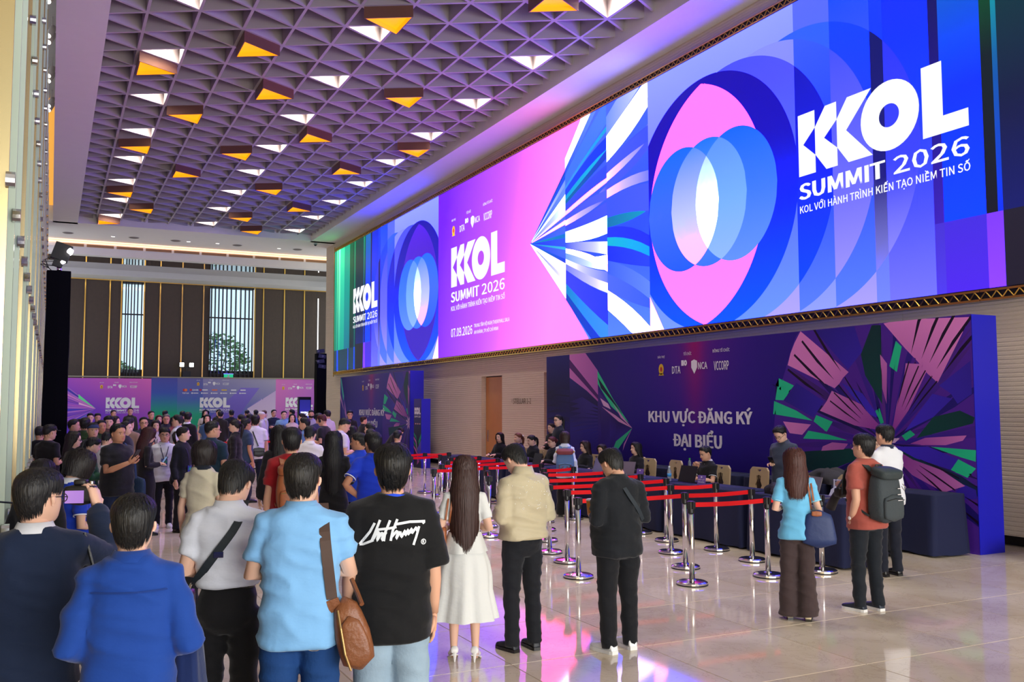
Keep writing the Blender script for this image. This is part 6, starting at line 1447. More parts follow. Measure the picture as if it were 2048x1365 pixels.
def build_person(idx, spec):
    x,y,H,rot,top,tc,sl,bot,bc,hair,hc,arms,head,label,k=spec
    lod=k.get('lod',2); sex=k.get('sex','m'); S=H/1.72; w=k.get('w',1.0)*(0.90 if sex=='f' else 1.0); sit=k.get('sit',0)
    rnd=random.Random(idx*7+1)
    vox=(0.0135,0.019,0.028)[lod]*max(0.9,S); sit_dz=-0.36 if sit else 0.0
    lean=math.radians(k.get('lean',0)); hip=Vector((0,0,.92))
    def bodyT(p):     # pose space (1.72 m) -> local metres
        p=Vector(p)
        if lean and p.z>.92:
            q=p-hip; q=Matrix.Rotation(-lean*min(1,(p.z-.92)/.25),3,'X')@q; p=hip+q
        p.z+=sit_dz
        return p*S
    HH=0.222*S*(1.02 if sex=='m' else 0.98)
    hy,hp=math.radians(head[0]),math.radians(head[1])
    HR=Matrix.Rotation(-hy,3,'Z')@Matrix.Rotation(hp,3,'X')
    # head pivot at the neck; chin-level origin of the head
    neck=Vector((0,0.005,1.475)); htop=1.72
    c0=Vector((0,0.018,htop-0.222*(1.02 if sex=='m' else .98)))
    HRn=np.array(HR); c0n=np.array(c0); nk=np.array(neck); hpn=np.array(hip); LRn=np.array(Matrix.Rotation(-lean,3,'X'))
    def Tn(P):
        P=np.asarray(P,float).reshape(-1,3)/S; Z=nk+(P+c0n-nk)@HRn.T
        t=np.clip(-P[:,2]/(0.30*0.222),0,1)[:,None]; t=np.where(P[:,2:3]<0,t,0); Z=Z*(1-t)+(P+c0n)*t
        if lean: Z=hpn+(Z-hpn)@LRn.T
        Z[:,2]+=sit_dz
        return Z*S
    def Th(P):              # for hair: lengths below the chin hang with the head, not with the neck
        P=np.asarray(P,float).reshape(-1,3)/S; Z=nk+(P+c0n-nk)@HRn.T
        t=np.clip(-P[:,2]/(0.8*0.222),0,1)[:,None]; Z=Z*(1-t)+(P+c0n)*t
        if lean: Z=hpn+(Z-hpn)@LRn.T
        Z[:,2]+=sit_dz
        return Z*S
    def T(p): return tuple(Tn(p)[0])
    T.n=Tn; T.h=Th
    skin=skin_mat(k.get('skin',0 if sex=='f' else rnd.choice((0,1,1))))
    mb=MB(); head_mesh(mb,HH,T,lod)
    # neck, torso core, arms with hands
    sg=1 if sex=='m' else .88
    ring_loft(mb,[(0,-.005,.86,.135*w,.09*w),(0,0,1.05,.115*w,.08*w),(0,0,1.25,.135*w,.09*w),(0,-.005,1.36,.14*w,.08),(0,-.01,1.43,.095*w,.06),(0,-.012,1.47,.062,.058),(0,-.002,1.52,.054*sg,.056)],14,2.1,bodyT)
    jx=.152*w+(.004 if sex=='m' else 0)
    armspts={}
    for side,pn in ((-1,arms[0]),(1,arms[1])):
        E,W_,d,up=POSE[pn]; mir=lambda p:Vector((p[0]*side,p[1],p[2]))
        wx=(w-1)*.5+1
        if pn in('cross',) and side<0: W_=(W_[0],W_[1]+.03,W_[2]-.03)
        sh=Vector((side*jx,-.01,1.385)); e=mir((E[0]*wx,E[1],E[2])); wr=mir(W_); 
        if sit and pn in('desk',): wr.z=1.19; e.z=1.14
        if sit and pn in('hold','face'): e.z=max(e.z,1.15); wr.z=max(wr.z,1.24)
        dd=mir(d); uu=mir(up); armspts[side]=(sh,e,wr,dd)
        up_r=.046*(1 if sex=='m' else .85)
        n=(12,9,6)[lod]
        pts=[sh,sh.lerp(e,.5),e,e.lerp(wr,.25),e.lerp(wr,.7),wr]
        mb.tube([bodyT(p) for p in pts],[q*S*(1 if sex=='m' else .86) for q in (.05,.045,.039,.041,.033,.026)],n)
        a=bodyT(wr); b=bodyT(wr+dd.normalized()*.01); u2=bodyT(wr+uu*.01)-a
        curl=dict(down=.5,hold=1.0,phone=1.1,camera=1.0,pocket=.3,cross=.5,forward=.5,desk=.45,face=1.5,hip=.7,elbows=.8)[pn]
        hand(mb,a,b-a,u2,S*(1 if sex=='m' else .9),side,lod,0,curl)
    # bare legs (skirts) or ankle stubs
    fx=.10*w
    step=rnd.uniform(-.03,.03); legs={}
    for side in (-1,1):
        off=side*step
        if sit: hipj=Vector((side*.09,0,.90)); kn=Vector((side*.11,.42,.865)); an=Vector((side*.12,.40,.445))
        else: hipj=Vector((side*.088*w,0,.90)); kn=Vector((side*.098*w,.012+off*.5,.48)); an=Vector((side*fx*1.02,-.012+off,.085))
        legs[side]=(hipj,kn,an)
        pts=[hipj,hipj.lerp(kn,.5),kn,kn.lerp(an,.3),an]
        if bot=='skirt': mb.tube([bodyT(p) for p in pts]+[bodyT(an+Vector((0,.02,-.05)))],[q*S*.9 for q in (.08,.068,.048,.052,.03,.032)],(12,9,6)[lod])
        else: mb.tube([bodyT(p) for p in pts]+[bodyT(an+Vector((0,.01,-.045)))],[q*S for q in (.05,.05,.04,.04,.032,.034)],(10,8,6)[lod])
    root=mb.build('person',[skin,M_EYEW,M_IRIS,mat('brow_hair',rgb(30,24,22),.6),M_LIP],None,(x,y,0),math.radians(rot),True)
    tag(root,label,'person'); PERSON[label]=(root,bodyT,T,S,HH,armspts)
    # ---------- top
    loose={'tee':.030,'shirt':.020,'polo':.016,'blazer':.030,'jacket':.045,'dress':.008}[top]
    if sl=='o': loose=.036
    g=MB()
    tuck=k.get('tuck',0)
    hem={'tee':.80,'shirt':.80,'polo':.82,'blazer':.78,'jacket':.93,'dress':.93}[top]
    if sl=='o': hem=.745
    if tuck: hem=1.03
    f=sex=='f'; L=loose
    waist=(.128 if f else .140)*w+L; chest=(.145 if f else .156)*w+L; hipw=(.176 if f else .162)*w+L; dep=(.105 if f else .112)*math.sqrt(w)+L*.8
    pww=w if not f else w*1.06; hipd=.130*math.sqrt(pww)+.016+L*.6; hipw=max(hipw,.164*pww+.018+L*.4)
    bely=.018*(w-1)/.15 if w>1 else 0
    rings=[]
    zz=[hem]+[z for z in (.86,.95,1.04,1.12,1.20,1.29,1.36) if z>hem+.02]
    for z in zz:
        ww=np.interp(z,[.75,.90,1.04,1.28,1.36],[hipw+.008,hipw,waist+(.02 if not f and not tuck else 0),chest,chest+.004])
        dd_=np.interp(z,[.75,.90,1.04,1.28,1.36],[hipd,hipd,max(dep+bely*2,.118*math.sqrt(pww)+.012),dep+.008,dep-.010])
        rings.append((0,bely-np.interp(z,[.9,1.1],[.010,0]),z,ww,dd_))
    rings+=[(0,-.006,1.405,chest*.97,dep-.030),(0,-.012,1.437,(.122*w+L*.4),.086),(0,-.014,1.462,.088+L*.3,.074),(0,-.012,1.478,.070,.066)]
    ring_loft(g,rings,22,2.5,bodyT)
    sr=.060*(.88 if f else 1)*math.sqrt(w)+L*.45
    for side in (-1,1):
        sh,e,wr,dd=armspts[side]; inn=Vector((side*(jx-.06),-.01,1.392))
        shl=Vector((sh.x,sh.y,sh.z))
        if sl=='s': pts=[inn,shl,shl.lerp(e,.35),shl.lerp(e,.68)]; rr_=[sr*.95,sr,sr*.98,sr*1.0]
        elif sl=='o': pts=[inn,shl,shl.lerp(e,.4),shl.lerp(e,.95)]; rr_=[sr,sr*1.03,sr*1.05,sr*1.15]
        else:
            lw=.043+L*.5; pts=[inn,shl,shl.lerp(e,.5),e,e.lerp(wr,.5),e.lerp(wr,.95)]; rr_=[sr*.95,sr*.97,sr*.9,sr*.86,lw*1.05,lw*.88]
        g.tube([bodyT(p) for p in pts],[q*S for q in rr_],(14,10,8)[lod])
    amp={'tee':.015,'shirt':.018,'polo':.014,'blazer':.011,'jacket':.022,'dress':.007}[top]*(1,.9,.0)[lod]
    nm={'tee':'tshirt','shirt':'shirt','polo':'polo_shirt','blazer':'blazer','jacket':'bomber_jacket','dress':'dress_top'}[top]
    tmat=cloth_mat(tc,'satin' if top=='jacket' else 'cloth')
    so=remesh_obj(nm,g,tmat,root,vox,(5,4,3)[lod],amp,idx)
    # collar
    cc=k.get('collar'); 
    if top in('shirt','polo','blazer') or cc or top=='jacket':
        b=MB(); n=18
        P=[];F=[]
        hgt=.030 if top!='jacket' else .055
        for r_,z in ((.068,1.466),(.064,1.466+hgt),(.071,1.466+hgt+.003),(.092,1.447+hgt*.2)):
            for i in range(n):
                a=2*math.pi*i/n; fr=max(0,math.sin(a)); P.append(bodyT((r_*math.cos(a)*1.02*(1+.02*(top=='jacket')*5),-.012+r_*math.sin(a)*.98,z-.035*fr)))
        for q in range(3):
            for i in range(n): F.append((q*n+i,q*n+(i+1)%n,(q+1)*n+(i+1)%n,(q+1)*n+i))
        b.add(P,F); b.build('collar',cloth_mat(cc) if cc else (cloth_mat(k['trim']) if k.get('trim') and top=='polo' and sex=='f' else tmat),so,smooth=True)
    if k.get('trim') and lod<2:
        for side in (-1,1):
            sh,e,wr,dd=armspts[side]; b=MB(); t0=.655
            b.tube([bodyT(sh.lerp(e,t0)),bodyT(sh.lerp(e,t0+.035))],sr*1.04*S,16,cap=False); b.build('sleeve_trim',cloth_mat(k['trim']),so,smooth=True)
    if k.get('stripe'):
        for z in (1.02,1.12,1.22):
            b=MB(); hw=np.interp(z,[1.04,1.28],[waist+.02,chest])+.012; ring_loft(b,[(0,0,z,hw,dep+.014),(0,0,z+.03,hw,dep+.014)],18,2.5,bodyT); b.build('stripe',cloth_mat(k['stripe']),so,smooth=True)
    if k.get('lany'):
        b=MB(); c=k['lany']; n=16; P=[];F=[]
        for i in range(n+1):
            a=math.pi*(-0.08+1.16*i/n)+math.pi   # round the back of the neck
            for r_,z in ((.084,1.470),(.083,1.484)): P.append(bodyT((r_*math.cos(a),-.008+r_*math.sin(a)*.95,z+.012*abs(math.cos(a))*-1)))
        F=[(2*i,2*i+1,2*i+3,2*i+2) for i in range(n)]; b.add(P,F)
        fy=dep+.02
        for side in (-1,1):
            P=[bodyT((side*.083,.03,1.458)),bodyT((side*.073,.03,1.46)),bodyT((side*.005,fy+.012,1.20)),bodyT((side*.018,fy+.012,1.20)),bodyT((side*.065,fy*.62,1.40)),bodyT((side*.055,fy*.62,1.40))]
            b.add(P,[(0,1,5,4),(4,5,2,3)])
        b.build('lanyard',cloth_mat(c),root)
    # ---------- bottom
    if bot=='skirt':
        n=(64,32,18)[lod]; V=[];F=[]; Kz=(16,9,5)[lod]; z0,z1=(1.00,.36) if lod==0 else (1.0,.45)
        for q in range(Kz+1):
            t=q/Kz; z=z0+(z1-z0)*t; r0=.135*w+.02+(.145*t if lod==0 else .05*t)+.03*math.sin(math.pi*min(1,t*1.6)); amp_=.020*t*(1 if lod==0 else .5)
            for i in range(n):
                a=2*math.pi*i/n; fold=amp_*(math.sin(a*7+.6)+.6*math.sin(a*13+2+t)) 
                V.append(bodyT(((r0+fold)*math.cos(a),(r0*.85+fold)*math.sin(a),z)))
        for q in range(Kz):
            for i in range(n): F.append((q*n+i,(q+1)*n+i,(q+1)*n+(i+1)%n,q*n+(i+1)%n))
        F.append(tuple(range(n)))
        link('skirt',mesh('skirt',V,F),cloth_mat(bc),root,smooth=True)
        if lod==0:       # flared peplum under the bodice
            V=[];F=[]
            for q in range(5):
                t=q/4; z=1.09-.17*t; r0=.142*w+.012+.055*t
                for i in range(48):
                    a=2*math.pi*i/48; fd=.010*t*math.sin(a*6); pl=-.016*t*math.exp(-((a-1.5*math.pi)/.10)**2)
                    V.append(bodyT(((r0+fd+pl)*math.cos(a),((r0*.86)+fd+pl)*math.sin(a),z)))
            for q in range(4):
                for i in range(48): F.append((q*48+i,(q+1)*48+i,(q+1)*48+(i+1)%48,q*48+(i+1)%48))
            link('peplum',mesh('peplum',V,F),cloth_mat(tc),so,smooth=True)
    else:
        g=MB(); ww=w if sex=='m' else w*1.06
        ring_loft(g,[(0,0,1.05,.136*ww,.106*math.sqrt(ww)),(0,-.005,.98,.150*ww,.116*math.sqrt(ww)),(0,-.012,.90,.162*ww,.126*math.sqrt(ww)),(0,-.006,.83,.158*ww,.120*math.sqrt(ww)),(0,0,.78,.12*ww,.09)],20,2.3,bodyT)
        fit={'pants':(.094,.088,.070,.062,.058),'jeans':(.094,.092,.078,.072,.074),'wide':(.094,.090,.080,.092,.108)}[bot]
        if bot=='jeans' and sl=='o': fit=(.096,.10,.095,.095,.098)
        for side in (-1,1):
            hj,kn,an=legs[side]
            an2=an+Vector((0,0,-.045)) if not sit else an
            pts=[hj,hj.lerp(kn,.45),kn,kn.lerp(an2,.5),an2]
            g.tube([bodyT(p) for p in pts],[q*S*math.sqrt(ww) for q in fit],(16,11,8)[lod])
        remesh_obj('jeans' if bot=='jeans' else 'trousers',g,jean_mat(bc) if bot=='jeans' else cloth_mat(bc),root,vox,(4,3,3)[lod],(.013,.011,0)[lod],idx+50)
        if tuck:
            b=MB(); ring_loft(b,[(0,0,1.025,.150*ww,.120),(0,0,1.06,.148*ww,.119)],20,2.3,bodyT); b.build('belt',M_SHOEB,root,smooth=True)
    # ---------- shoes
    sc=k.get('shoe'); sm=mat('shoe_%d_%d_%d'%tuple(sc),rgb(*sc),.5) if sc else M_SHOEB
    if k.get('heels'): sm=mat('white_leather',rgb(238,236,232),.35)
    for side in (-1,1):
        a=bodyT(legs[side][2]+Vector((0,0,-.085)))
        shoe(root,a.x,a.y+.03*S,-side*.12,S*(1.12 if (sc and sum(sc)>650 and sex=='m' and lod==0) else 1.0)*(.9 if sex=='f' else 1.0),sm,(MATS['white_leather'] if k.get('heels') else (M_SOLEW if (k.get('sole') or (sc and sum(sc)>600)) else M_SHOEB)),lod,.065 if k.get('heels') else 0.0, max(0.0,a.z))
    # ---------- hair, head wear, spectacles
    hm=hair_mat(hc)
    if hair in('cap','capblue','capwhite'):
        if hair!='capwhite': hair_build(root,'short',hair_mat((24,22,24)),HH,T,2,idx,0,k)
        cap_build(root,HH,T,{'cap':(22,22,24),'capblue':(40,54,92),'capwhite':(200,200,206)}[hair],hair!='capwhite')
    else: hair_build(root,hair,hm,HH,T,lod,idx+11,k.get('hlen',.2),k)
    if k.get('glasses'):
        b=MB(); n=12
        for s in (-1,1):
            pts=[T(np.array([s*(.165)+.115*math.cos(2*math.pi*i/n),.435-.03*abs(math.cos(2*math.pi*i/n)),.47+.078*math.sin(2*math.pi*i/n)])*HH) for i in range(n+1)]
            b.tube(pts,.0022*S*(1 if lod<2 else 1.5),5)
            b.tube([T(np.array([s*.28,.41,.49])*HH),T(np.array([s*.37,.2,.50])*HH),T(np.array([s*.385,-.06,.50])*HH)],.0024*S,5)
        b.tube([T(np.array([-.055,.46,.48])*HH),T(np.array([.055,.46,.48])*HH)],.0024*S,5)
        b.build('glasses',M_GLASSES,root)
    if k.get('mask'):
        b=MB(); V=[];F=[]; n=9
        for j,z in enumerate((.08,.16,.26,.36)):
            for i in range(n):
                a=math.radians(-70+140*i/(n-1)); p=head_pt(np.array([a]),np.array([z]),.05+.05*math.cos(a)**4)[0]; V.append(T(p*HH))
        for j in range(3):
            for i in range(n-1): F.append((j*n+i,j*n+i+1,(j+1)*n+i+1,(j+1)*n+i))
        link('face_mask',mesh('face_mask',V,F),cloth_mat((26,26,30)),root,smooth=True)
    if k.get('phones'):
        b=MB(); n=12; b.tube([T(head_pt(np.array([math.radians(95 if i<n/2 else -95)]),np.array([.45+.6*math.sin(math.pi*i/(n-1))]),.06)[0]*HH) if False else T(np.array([.40*math.cos(math.pi*i/(n-1)),-.04,.48+.62*math.sin(math.pi*i/(n-1))])*HH) for i in range(n)],.010,6)
        for s in (-1,1): b.ellipsoid(T(np.array([s*.40,-.04,.42])*HH),(.02,.035,.04),8,6)
        b.build('headphones',M_BLACK,root)
    return root
for _i,_s in enumerate(PEOPLE): build_person(_i,_s)
bake_all()
# ================================================================== things people wear or carry
from mathutils.bvhtree import BVHTree
M_PHONE=mat('phone_black',rgb(22,24,30),0.25); M_PSCR=mat('phone_screen',rgb(120,150,190),0.2,emit=rgb(120,150,200),estr=0.5)
M_LEATHB=mat('brown_leather',rgb(128,76,44),0.42,spec=0.5,noise=(9,0.25),bump=(40,0.25)); M_LEATHT=mat('tan_leather',rgb(156,88,50),0.45,noise=(6,0.12),bump=(30,0.15)); M_STRAPB=mat('strap_brown',rgb(74,54,46),0.6)
M_LEATHK=mat('black_leather',rgb(20,24,30),0.35,bump=(40,0.2)); M_WEB=mat('black_webbing',rgb(22,34,44),0.7); M_ZIP=mat('zip_brass',rgb(170,140,90),0.35,0.8)
def who(sub):
    for l,v in PERSON.items():
        if sub in l: return v
    raise KeyError(sub)
GARM=('tshirt','shirt','polo_shirt','blazer','bomber_jacket','dress_top','trousers','jeans','skirt','peplum')
def bvh_of(root,names=GARM):
    V=[];F=[]
    for c in root.children:
        if c.type=='MESH' and c.name.split('.')[0] in names:
            n=len(V); V+=[v.co.copy() for v in c.data.vertices]; F+=[tuple(i+n for i in p.vertices) for p in c.data.polygons]
    return BVHTree.FromPolygons(V,F)
def surf(b,S,x,z,side=-1,off=0.006):
    h=b.ray_cast(Vector((x*S,side*1.5,z*S)),Vector((0,-side,0)))
    if h[0] is None: return None
    return h[0]+Vector((0,side*off,0)),Vector((0,side,0))
def topsurf(b,S,x,y,off=0.008):
    h=b.ray_cast(Vector((x*S,y*S,1.60*S)),Vector((0,0,-1)))
    if h[0] is None: return None
    return h[0]+Vector((0,0,off)),Vector((0,0,1))
def ribbon(name,pts,width,m,parent,thick=0.004):
    pts=[p for p in pts if p is not None]; V=[];F=[]
    for _ in range(4):      # straps bridge small hollows of the cloth
        pts=[pts[0]]+[((a[0]+b[0]*2+c[0])/4,b[1]) for a,b,c in zip(pts,pts[1:],pts[2:])]+[pts[-1]]
    pts=[(p+n*0.009,n) for p,n in pts]
    for k,(p,n) in enumerate(pts):
        t=(pts[min(k+1,len(pts)-1)][0]-pts[max(k-1,0)][0]).normalized(); s=t.cross(n)
        if s.length<1e-4: s=Vector((1,0,0))
        s.normalize()
        V+=[p-s*width/2,p+s*width/2,p+s*width/2+n*thick,p-s*width/2+n*thick]
    for k in range(len(pts)-1):
        a=k*4
        for i in range(4): F.append((a+i,a+(i+1)%4,a+4+(i+1)%4,a+4+i))
    F+=[(0,1,2,3),tuple(len(V)-4+i for i in range(4))[::-1]]
    return link(name,mesh(name,V,F),m,parent)
def worn(name,label,cat,root):
    return empty(name,label,cat,root.location,root.rotation_euler[2])
def rbox(mb,c,d,n=20,ex=4.0,prof=None,M=None,m=9):
    """soft box: superellipse rings stacked in z"""
    P=[];F=[]
    for k in range(m):
        t=k/(m-1)*2-1; sc=(1-abs(t)**5)**0.32 if abs(t)<1 else 0.05
        sc=max(sc,0.12); pf=prof(t) if prof else (1,1,0)
        for i in range(n):
            a=2*math.pi*i/n; q=Vector((d[0]/2*sc*pf[0]*math.copysign(abs(math.cos(a))**(2/ex),math.cos(a)),d[1]/2*sc*pf[1]*math.copysign(abs(math.sin(a))**(2/ex),math.sin(a))+pf[2],t*d[2]/2))
            if M is not None: q=M@q
            P.append(q+Vector(c))
    for k in range(m-1):
        for i in range(n): F.append((k*n+i,k*n+(i+1)%n,(k+1)*n+(i+1)%n,(k+1)*n+i))
    F+=[tuple(range(n))[::-1],tuple((m-1)*n+i for i in range(n))]
    mb.add(P,F); return mb
def diag_strap(b,S,shoulder_x,hip_x,z_hip,n=12):
    pts=[]
    for k in range(n):
        t=k/(n-1); x=shoulder_x+(hip_x-shoulder_x)*t; z=1.40+(z_hip-1.40)*t
        pts.append(surf(b,S,x,z))
    return [topsurf(b,S,shoulder_x*.95,.03),topsurf(b,S,shoulder_x,-.02)]+pts
def phone(sub,label,side=1,dz=0.03,m=M_PHONE):
    root,bT,T,S,HH,arms=who(sub); sh,e,wr,dd=arms[side]
    c=bT(wr+dd.normalized()*.10+Vector((0,.015,dz)))
    t=empty('phone',label,'phone',root.matrix_basis@c,root.rotation_euler[2])
    R3=Matrix.Rotation(math.radians(-35),3,'X')
    MB().box((0,0,0),(.074,.009,.152),M=R3).build('case',m,t); MB().box((0,-.006,.003),(.066,.002,.140),M=R3).build('screen',M_PSCR,t)
bpy.context.view_layer.update()
# ---- navy blazer man: camera held up, neck strap, bag at the hip
root,bT,T,S,HH,arms=who('navy blazer raising'); sh,e,wr,dd=arms[1]
p=root.matrix_basis@bT(wr+dd.normalized()*.06+Vector((-.07,.03,.0)))
t=empty('camera','black camera with a lit rear screen held up by the navy blazer man','camera',p,root.rotation_euler[2]-0.1)
rbox(MB(),(0,0,0),(.145,.075,.105),ex=6).build('body',M_BLACK,t,smooth=True); boxo('screen',(-.018,-.040,-.008),(.085,.004,.060),mat('camera_screen',rgb(150,110,180),0.3,emit=rgb(150,110,190),estr=0.7),t)
MB().tube([(0,.03,0),(0,.12,0)],.04,16).build('lens',M_BLACK,t,smooth=True); rbox(MB(),(0,0,.06),(.06,.06,.03)).build('viewfinder_hump',M_BLACK,t,smooth=True); MB().tube([(.05,0,.05),(.05,0,.064)],.012,10).build('dial',M_STEEL,t)
MB().tube([(-.07,-.02,.03),(-.12,-.10,-.05),(-.20,-.20,-.02),(-.27,-.30,.0)],.005,6).build('strap',M_WEB,t)
t=worn('shoulder_bag','small black leather bag hanging between the two front men','bag',root)
rbox(MB(),(.30,.02,.80),(.10,.20,.20)).build('body',M_LEATHK,t,smooth=True); MB().tube([(.30,-.06,.88),(.28,-.03,1.1),(.2,-.02,1.4)],.008,6).build('strap',M_LEATHK,t); MB().tube([(.345,-.07,.86),(.345,-.07,.90)],.010,8).build('buckle',M_STEEL,t)
# ---- blue shirt man: jacket over the right forearm
root,bT,T,S,HH,arms=who('royal blue long-sleeved'); sh,e,wr,dd=arms[1]
V=[];F=[];n,m_=18,12
for j in range(m_):
    t_=j/(m_-1)
    for i in range(n):
        a=2*math.pi*i/n; top=1.06-.62*t_; rx=.055+.045*t_+.012*math.sin(a*4+t_*3); ry=.11+.07*t_+.018*math.sin(a*5+1)
        V.append(bT((.235+.03*t_+rx*math.cos(a),.09+ry*math.sin(a)*(1+.1*math.sin(t_*7)),top+.02*math.sin(a*3)*t_)))
for j in range(m_-1):
    for i in range(n): F.append((j*n+i,(j+1)*n+i,(j+1)*n+(i+1)%n,j*n+(i+1)%n))
F.append(tuple(range(n)))
jk=worn('folded_jacket','navy suit jacket draped over the arm of the royal blue shirt man','jacket',root)
link('cloth',mesh('cloth',V,F),cloth_mat((22,40,88)),jk,smooth=True)
# shirt yoke seam
b=bvh_of(root); ribbon('yoke_seam',[surf(b,S,x,1.335,off=.002) for x in np.linspace(-.15,.15,14)],.006,cloth_mat((18,52,124)),root,.002)
# ---- white shirt man: cross-body bag
root,bT,T,S,HH,arms=who('black shoulder strap'); b=bvh_of(root)
t=worn('crossbody_bag','black leather crossbody bag at the hip of the white shirt man','bag',root)
ribbon('strap',diag_strap(b,S,.085,-.165,1.06),.042,M_WEB,t)
rbox(MB(),tuple(bT((-.225,-.03,.93))),(.09,.24,.19),ex=5).build('body',M_LEATHK,t,smooth=True); rbox(MB(),tuple(bT((-.275,-.03,.91))),(.03,.18,.12),ex=5).build('front_pocket',M_LEATHK,t,smooth=True)
MB().tube([bT((-.19,-.10,1.02)),bT((-.172,-.118,1.065))],.008,8).build('buckle',M_STEEL,t); q=surf(b,S,-.03,1.22); MB().box(q[0]+Vector((0,-.014,0)),(.05,.012,.03),rz=.0).build('slider',M_STEEL,t)
# ---- pale blue shirt man: leather sling bag
root,bT,T,S,HH,arms=who('leather sling bag'); b=bvh_of(root)
t=worn('sling_bag','brown leather sling bag hanging from the pale blue shirt man','bag',root)
ribbon('strap',[topsurf(b,S,.105,.02),topsurf(b,S,.112,-.03)]+[surf(b,S,.112+.045*k/9,1.39-.36*k/9,off=.008) for k in range(10)],.052,M_STRAPB,t)
M3=Matrix.Rotation(math.radians(-14),3,'Y')
pf=lambda q:(1-.35*max(0,q),1,0)
rbox(MB(),tuple(bT((.255,-.10,.86))),(.17,.10,.36),ex=3.2,prof=pf,M=M3).build('body',M_LEATHB,t,smooth=True)
rbox(MB(),tuple(bT((.268,-.155,.83))),(.13,.035,.25),ex=3.2,prof=pf,M=M3).build('front_pocket',M_LEATHB,t,smooth=True)
MB().tube([bT((.185,-.15,.98)),bT((.20,-.178,.90)),bT((.222,-.182,.78)),bT((.25,-.17,.70))],.006,6).build('zip',M_ZIP,t); MB().tube([bT((.30,-.12,1.0)),bT((.28,-.06,1.04)),bT((.25,.0,1.10))],.012,8).build('side_strap',M_LEATHB,t)
ribbon('strap_joint',[surf(b,S,.157+.02*k/4,1.03-.06*k/4,off=.012) for k in range(5)],.06,M_LEATHB,t)
def back_pockets(sub,m,x=.075,z0=.80,z1=.90):
    root,bT,T,S,HH,arms=who(sub); b=bvh_of(root,('jeans','trousers'))
    j=[c for c in root.children if c.name.split('.')[0] in('jeans','trousers')][0]
    for s in (-1,1):
        V=[];F=[];nx,nz=6,6
        for iz in range(nz):
            for ix in range(nx):
                q=surf(b,S,s*x+(ix/(nx-1)-.5)*.12,z0+(z1-z0)*iz/(nz-1)-(0.02*(1-abs(ix/(nx-1)-.5)*2) if iz==0 else 0),off=.006)
                V.append(q[0] if q else Vector((0,0,.5)))
        F=[(iz*nx+ix,iz*nx+ix+1,(iz+1)*nx+ix+1,(iz+1)*nx+ix) for iz in range(nz-1) for ix in range(nx-1)]
        link('back_pocket',mesh('back_pocket',V,F),m,j,smooth=True)
        st=mat('denim_stitch',rgb(180,150,100),.7)
        e=[V[k] for k in range(nx)]; 
        MB().tube([v+Vector((0,-.002,0)) for v in ([V[(nz-1)*nx]]+[V[i*nx] for i in range(nz-2,-1,-1)]+e[1:]+[V[i*nx+nx-1] for i in range(1,nz)])],.0013,4).build('stitching',st,j)
back_pockets('leather sling bag',jean_mat((40,84,140)))
# ---- black t-shirt: white script across the shoulder blades
root,bT,T,S,HH,arms=who('white script'); b=bvh_of(root); ts=[c for c in root.children if c.name.startswith('tshirt')][0]
M_SCRIPT=mat('white_screen_print',rgb(232,236,238),.6)
scr=[[(-.150,1.000),(-.105,1.085),(-.085,1.145)],[(-.150,1.000),(-.135,1.000),(-.090,1.030)],[(-.062,1.165),(-.085,1.07),(-.100,1.02)],[(-.092,1.035),(-.072,1.085),(-.066,1.075),(-.076,1.025),(-.055,1.075),(-.048,1.07),(-.055,1.025),(-.035,1.08)],[(-.018,1.160),(-.040,1.075),(-.046,1.02)],[(-.075,1.098),(-.02,1.105),(.01,1.112)],[(.014,1.165),(-.006,1.09),(-.016,1.02)],[(-.012,1.045),(.012,1.085),(.016,1.07),(.008,1.03),(.026,1.08)],[(.026,1.08),(.032,1.04),(.048,1.085),(.050,1.05),(.062,1.09),(.062,1.055),(.078,1.095),(.078,1.06)],[(.078,1.06),(.098,1.10),(.104,1.07),(.112,1.105)],[(.112,1.105),(.098,1.03),(.086,.980)],[(.000,1.130),(.07,1.142),(.140,1.135),(.128,1.122)]]
V=[];F=[]
def stroke(pts,wd):
    P=[]
    for (x0,z0),(x1,z1) in zip(pts,pts[1:]):
        for k in range(6): P.append((x0+(x1-x0)*k/6,z0+(z1-z0)*k/6))
    P.append(pts[-1])
    for k,(x,z) in enumerate(P):
        a,c=P[max(0,k-1)],P[min(len(P)-1,k+1)]; d=Vector((c[0]-a[0],0,c[1]-a[1])).normalized(); nrm=Vector((-d.z,0,d.x))*wd/2
        i0=len(V)
        for s in (-1,1):
            q=surf(b,S,x+nrm.x*s,z+.22+nrm.z*s,off=.005); V.append(q[0])
        if k: F.append((i0-2,i0-1,i0+1,i0))
sx=1.14
for st in scr: stroke([(x*sx,1.075+(z-1.075)*0.72+x*0.03) for x,z in st],.0125)
for k in range(16):
    a0,a1=2*math.pi*k/16,2*math.pi*(k+1)/16; i0=len(V)
    for a in (a0,a1):
        for r in (.010,.014): V.append(surf(b,S,.152+r*math.cos(a),1.240+r*math.sin(a),off=.005)[0])
    F.append((i0,i0+1,i0+3,i0+2))
stroke([(.148,1.013),(.148,1.027)],.003); stroke([(.148,1.027),(.154,1.026),(.154,1.021),(.148,1.02)],.003); stroke([(.150,1.02),(.156,1.013)],.003)
link('script_print',mesh('script_print',V,F),M_SCRIPT,ts)
